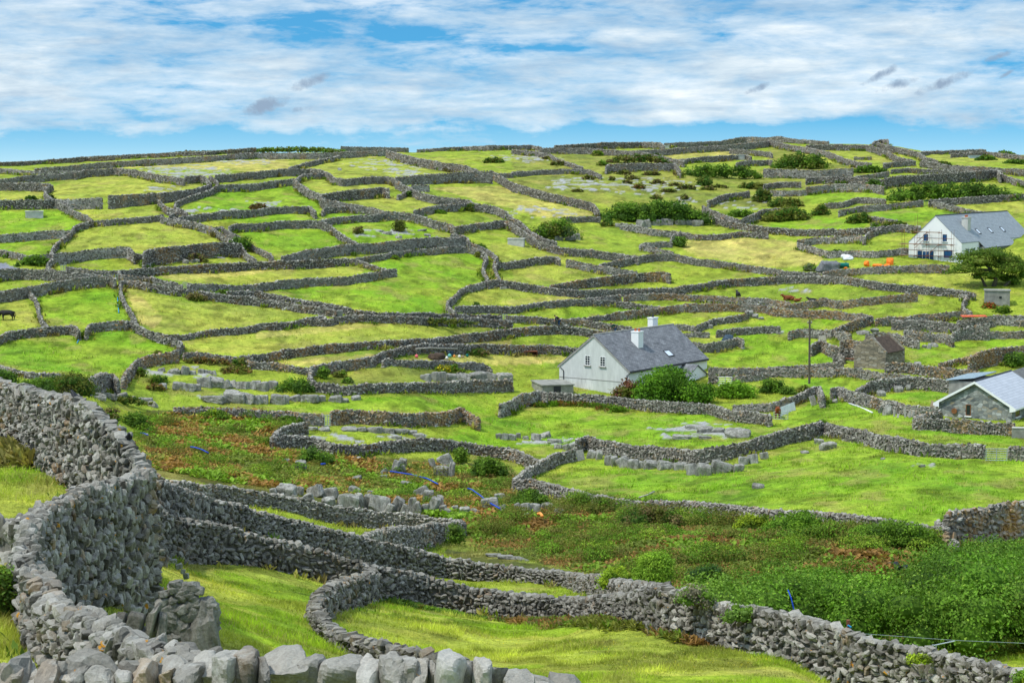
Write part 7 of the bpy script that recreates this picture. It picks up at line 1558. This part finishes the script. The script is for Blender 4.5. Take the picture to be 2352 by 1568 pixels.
# ---------------------------------------------------------------- world and sun
world = bpy.data.worlds.new('World'); scene.world = world; world.use_nodes = True
def make_world():
    nt = world.node_tree
    for n in list(nt.nodes): nt.nodes.remove(n)
    out = nt.nodes.new('ShaderNodeOutputWorld'); bg = nt.nodes.new('ShaderNodeBackground'); L(nt, bg.outputs[0], out.inputs[0])
    bg.inputs['Strength'].default_value = .1
    tc = N(nt, 'TexCoord').outputs['Generated']
    sp = N(nt, 'SeparateXYZ'); L(nt, tc, sp.inputs[0]); x, y, z = sp.outputs
    sky = nt.nodes.new('ShaderNodeTexSky'); sky.sky_type = 'NISHITA'; sky.sun_disc = False
    sky.sun_elevation = radians(SUN_EL); sky.sun_rotation = radians(SUN_AZ); sky.air_density = 1.; sky.dust_density = .15; sky.ozone_density = 2.2
    zz = mth(nt, 'MAXIMUM', z, 0.0)
    cv = N(nt, 'CombineXYZ'); L(nt, x, cv.inputs[0]); L(nt, y, cv.inputs[1]); L(nt, mth(nt, 'ADD', mth(nt, 'MULTIPLY', zz, 1.), .16), cv.inputs[2])
    L(nt, cv.outputs[0], sky.inputs['Vector'])
    hs = N(nt, 'HueSaturation', Saturation=1.35, Value=1.0); L(nt, sky.outputs[0], hs.inputs['Color'])
    blue = mixc(nt, 1., hs.outputs[0], (.40, 1.16, 1.20), 'MULTIPLY')
    blue = mixc(nt, ramp(nt, zz, [(0.0, .75), (.010, .42), (.024, .12), (.06, .08)]), blue, (5.0, 7.3, 8.2))
    # cloud deck
    def cn(scale, det, ox, rough=.6, dist=0., sz=2.6):
        mp = N(nt, 'Mapping'); mp.inputs['Location'].default_value = (ox, ox * .7, ox * .3); mp.inputs['Scale'].default_value = (1, 1, sz); L(nt, tc, mp.inputs[0])
        n = N(nt, 'TexNoise', Scale=scale, Detail=det, Roughness=rough, Distortion=dist); L(nt, mp.outputs[0], n.inputs['Vector']); return n.outputs['Fac']
    n1 = cn(17, 10, 3.1, .60, .25, 4.4); n2 = cn(5.5, 4, 8.7, .5, .3, 7.5); n3 = cn(60, 6, 1.3, .6, .4, 4.)
    edge = mth(nt, 'ADD', zz, mth(nt, 'MULTIPLY', mth(nt, 'SUBTRACT', cn(28, 7, 40., .62, .2, 1.2), .5), .014))
    edge = mth(nt, 'SUBTRACT', edge, mth(nt, 'MULTIPLY', mth(nt, 'ADD', x, .02), .014))
    cov = ramp(nt, edge, [(0., .0), (.008, .12), (.015, .19), (.023, .42), (.05, .36), (.09, .31), (1., .3)])
    f = mth(nt, 'ADD', mth(nt, 'ADD', mth(nt, 'MULTIPLY', n1, .62), mth(nt, 'MULTIPLY', n2, .42)), mth(nt, 'SUBTRACT', cov, .36))
    f = mth(nt, 'ADD', f, mth(nt, 'MULTIPLY', mth(nt, 'SUBTRACT', n3, .5), .16))
    mask = ramp(nt, f, [(.405, 0), (.50, .55), (.64, 1)])
    tone = mth(nt, 'ADD', mth(nt, 'MULTIPLY', cn(12, 9, 21.3, .62, .3, 6.), .75), mth(nt, 'MULTIPLY', cn(48, 5, 11.3, .6, .2, 4.), .25))
    shade = ramp(nt, tone, [(.36, (3.9, 5.1, 6.3)), (.50, (5.9, 6.9, 7.6)), (.64, (8.2, 8.7, 8.9))])
    gain = mth(nt, 'ADD', 1., mth(nt, 'MULTIPLY', ramp(nt, zz, [(.12, 0), (.6, 1)]), 2.2))
    vs = nt.nodes.new('ShaderNodeVectorMath'); vs.operation = 'SCALE'; L(nt, shade, vs.inputs[0]); L(nt, gain, vs.inputs['Scale'])
    col = mixc(nt, mth(nt, 'MULTIPLY', mask, .95), blue, vs.outputs[0])
    # small dark scuds low over the hill
    el = mth(nt, 'DIVIDE', z, y); az = mth(nt, 'DIVIDE', x, y)
    wob = N(nt, 'TexNoise', Scale=70., Detail=5, Roughness=.65); L(nt, tc, wob.inputs['Vector']); 
    tot = None
    for px, py, rx, ry, sl in SCUDS:
        a0, e0 = ray(px, py); dx = mth(nt, 'SUBTRACT', az, a0); dy = mth(nt, 'ADD', mth(nt, 'SUBTRACT', el, e0), mth(nt, 'MULTIPLY', dx, -sl))
        q = mth(nt, 'ADD', mth(nt, 'POWER', mth(nt, 'DIVIDE', dx, rx / F), 2), mth(nt, 'POWER', mth(nt, 'DIVIDE', dy, ry / F), 2))
        v = mth(nt, 'SUBTRACT', 1., q); v = mth(nt, 'ADD', v, mth(nt, 'MULTIPLY', mth(nt, 'SUBTRACT', wob.outputs['Fac'], .5), 5.))
        v = mth(nt, 'MULTIPLY', v, .8, clamp=True)
        v = mth(nt, 'MULTIPLY', v, mth(nt, 'LESS_THAN', q, 3.))
        tot = v if tot is None else mth(nt, 'MAXIMUM', tot, v)
    col = mixc(nt, mth(nt, 'MULTIPLY', tot, .95), col, (2.5, 3.4, 4.6))
    L(nt, col, bg.inputs['Color'])
SCUDS = [(712, 188, 46, 15, .35), (606, 243, 60, 17, .25), (690, 252, 34, 10, .2), (2062, 195, 46, 13, .3), (2170, 188, 66, 14, .35), (1740, 203, 34, 9, .35), (2025, 172, 46, 11, .5), (2285, 133, 34, 8, .3), (2310, 172, 20, 6, .5)]
SUN_EL, SUN_AZ = 58, 246
make_world()
sun = bpy.data.lights.new('sun', 'SUN'); suno = bpy.data.objects.new('sun', sun); COL.objects.link(suno)
sun.energy = 2.9; sun.angle = radians(3); sun.color = (1, .96, .88)
# sky azimuth is measured from +Y towards +X
dv = Vector((sin(radians(SUN_AZ)) * cos(radians(SUN_EL)), cos(radians(SUN_AZ)) * cos(radians(SUN_EL)), sin(radians(SUN_EL))))
suno.rotation_euler = (-dv).to_track_quat('-Z', 'Y').to_euler(); suno.location = (0, 50, 90)
scene.view_settings.view_transform = 'Standard'; scene.view_settings.look = 'None'; scene.view_settings.gamma = 1
scene.view_settings.exposure = 0.3
scene.render.resolution_x = 1024; scene.render.resolution_y = 682
scene.cycles.max_bounces = 4; scene.cycles.diffuse_bounces = 2; scene.cycles.use_denoising = True
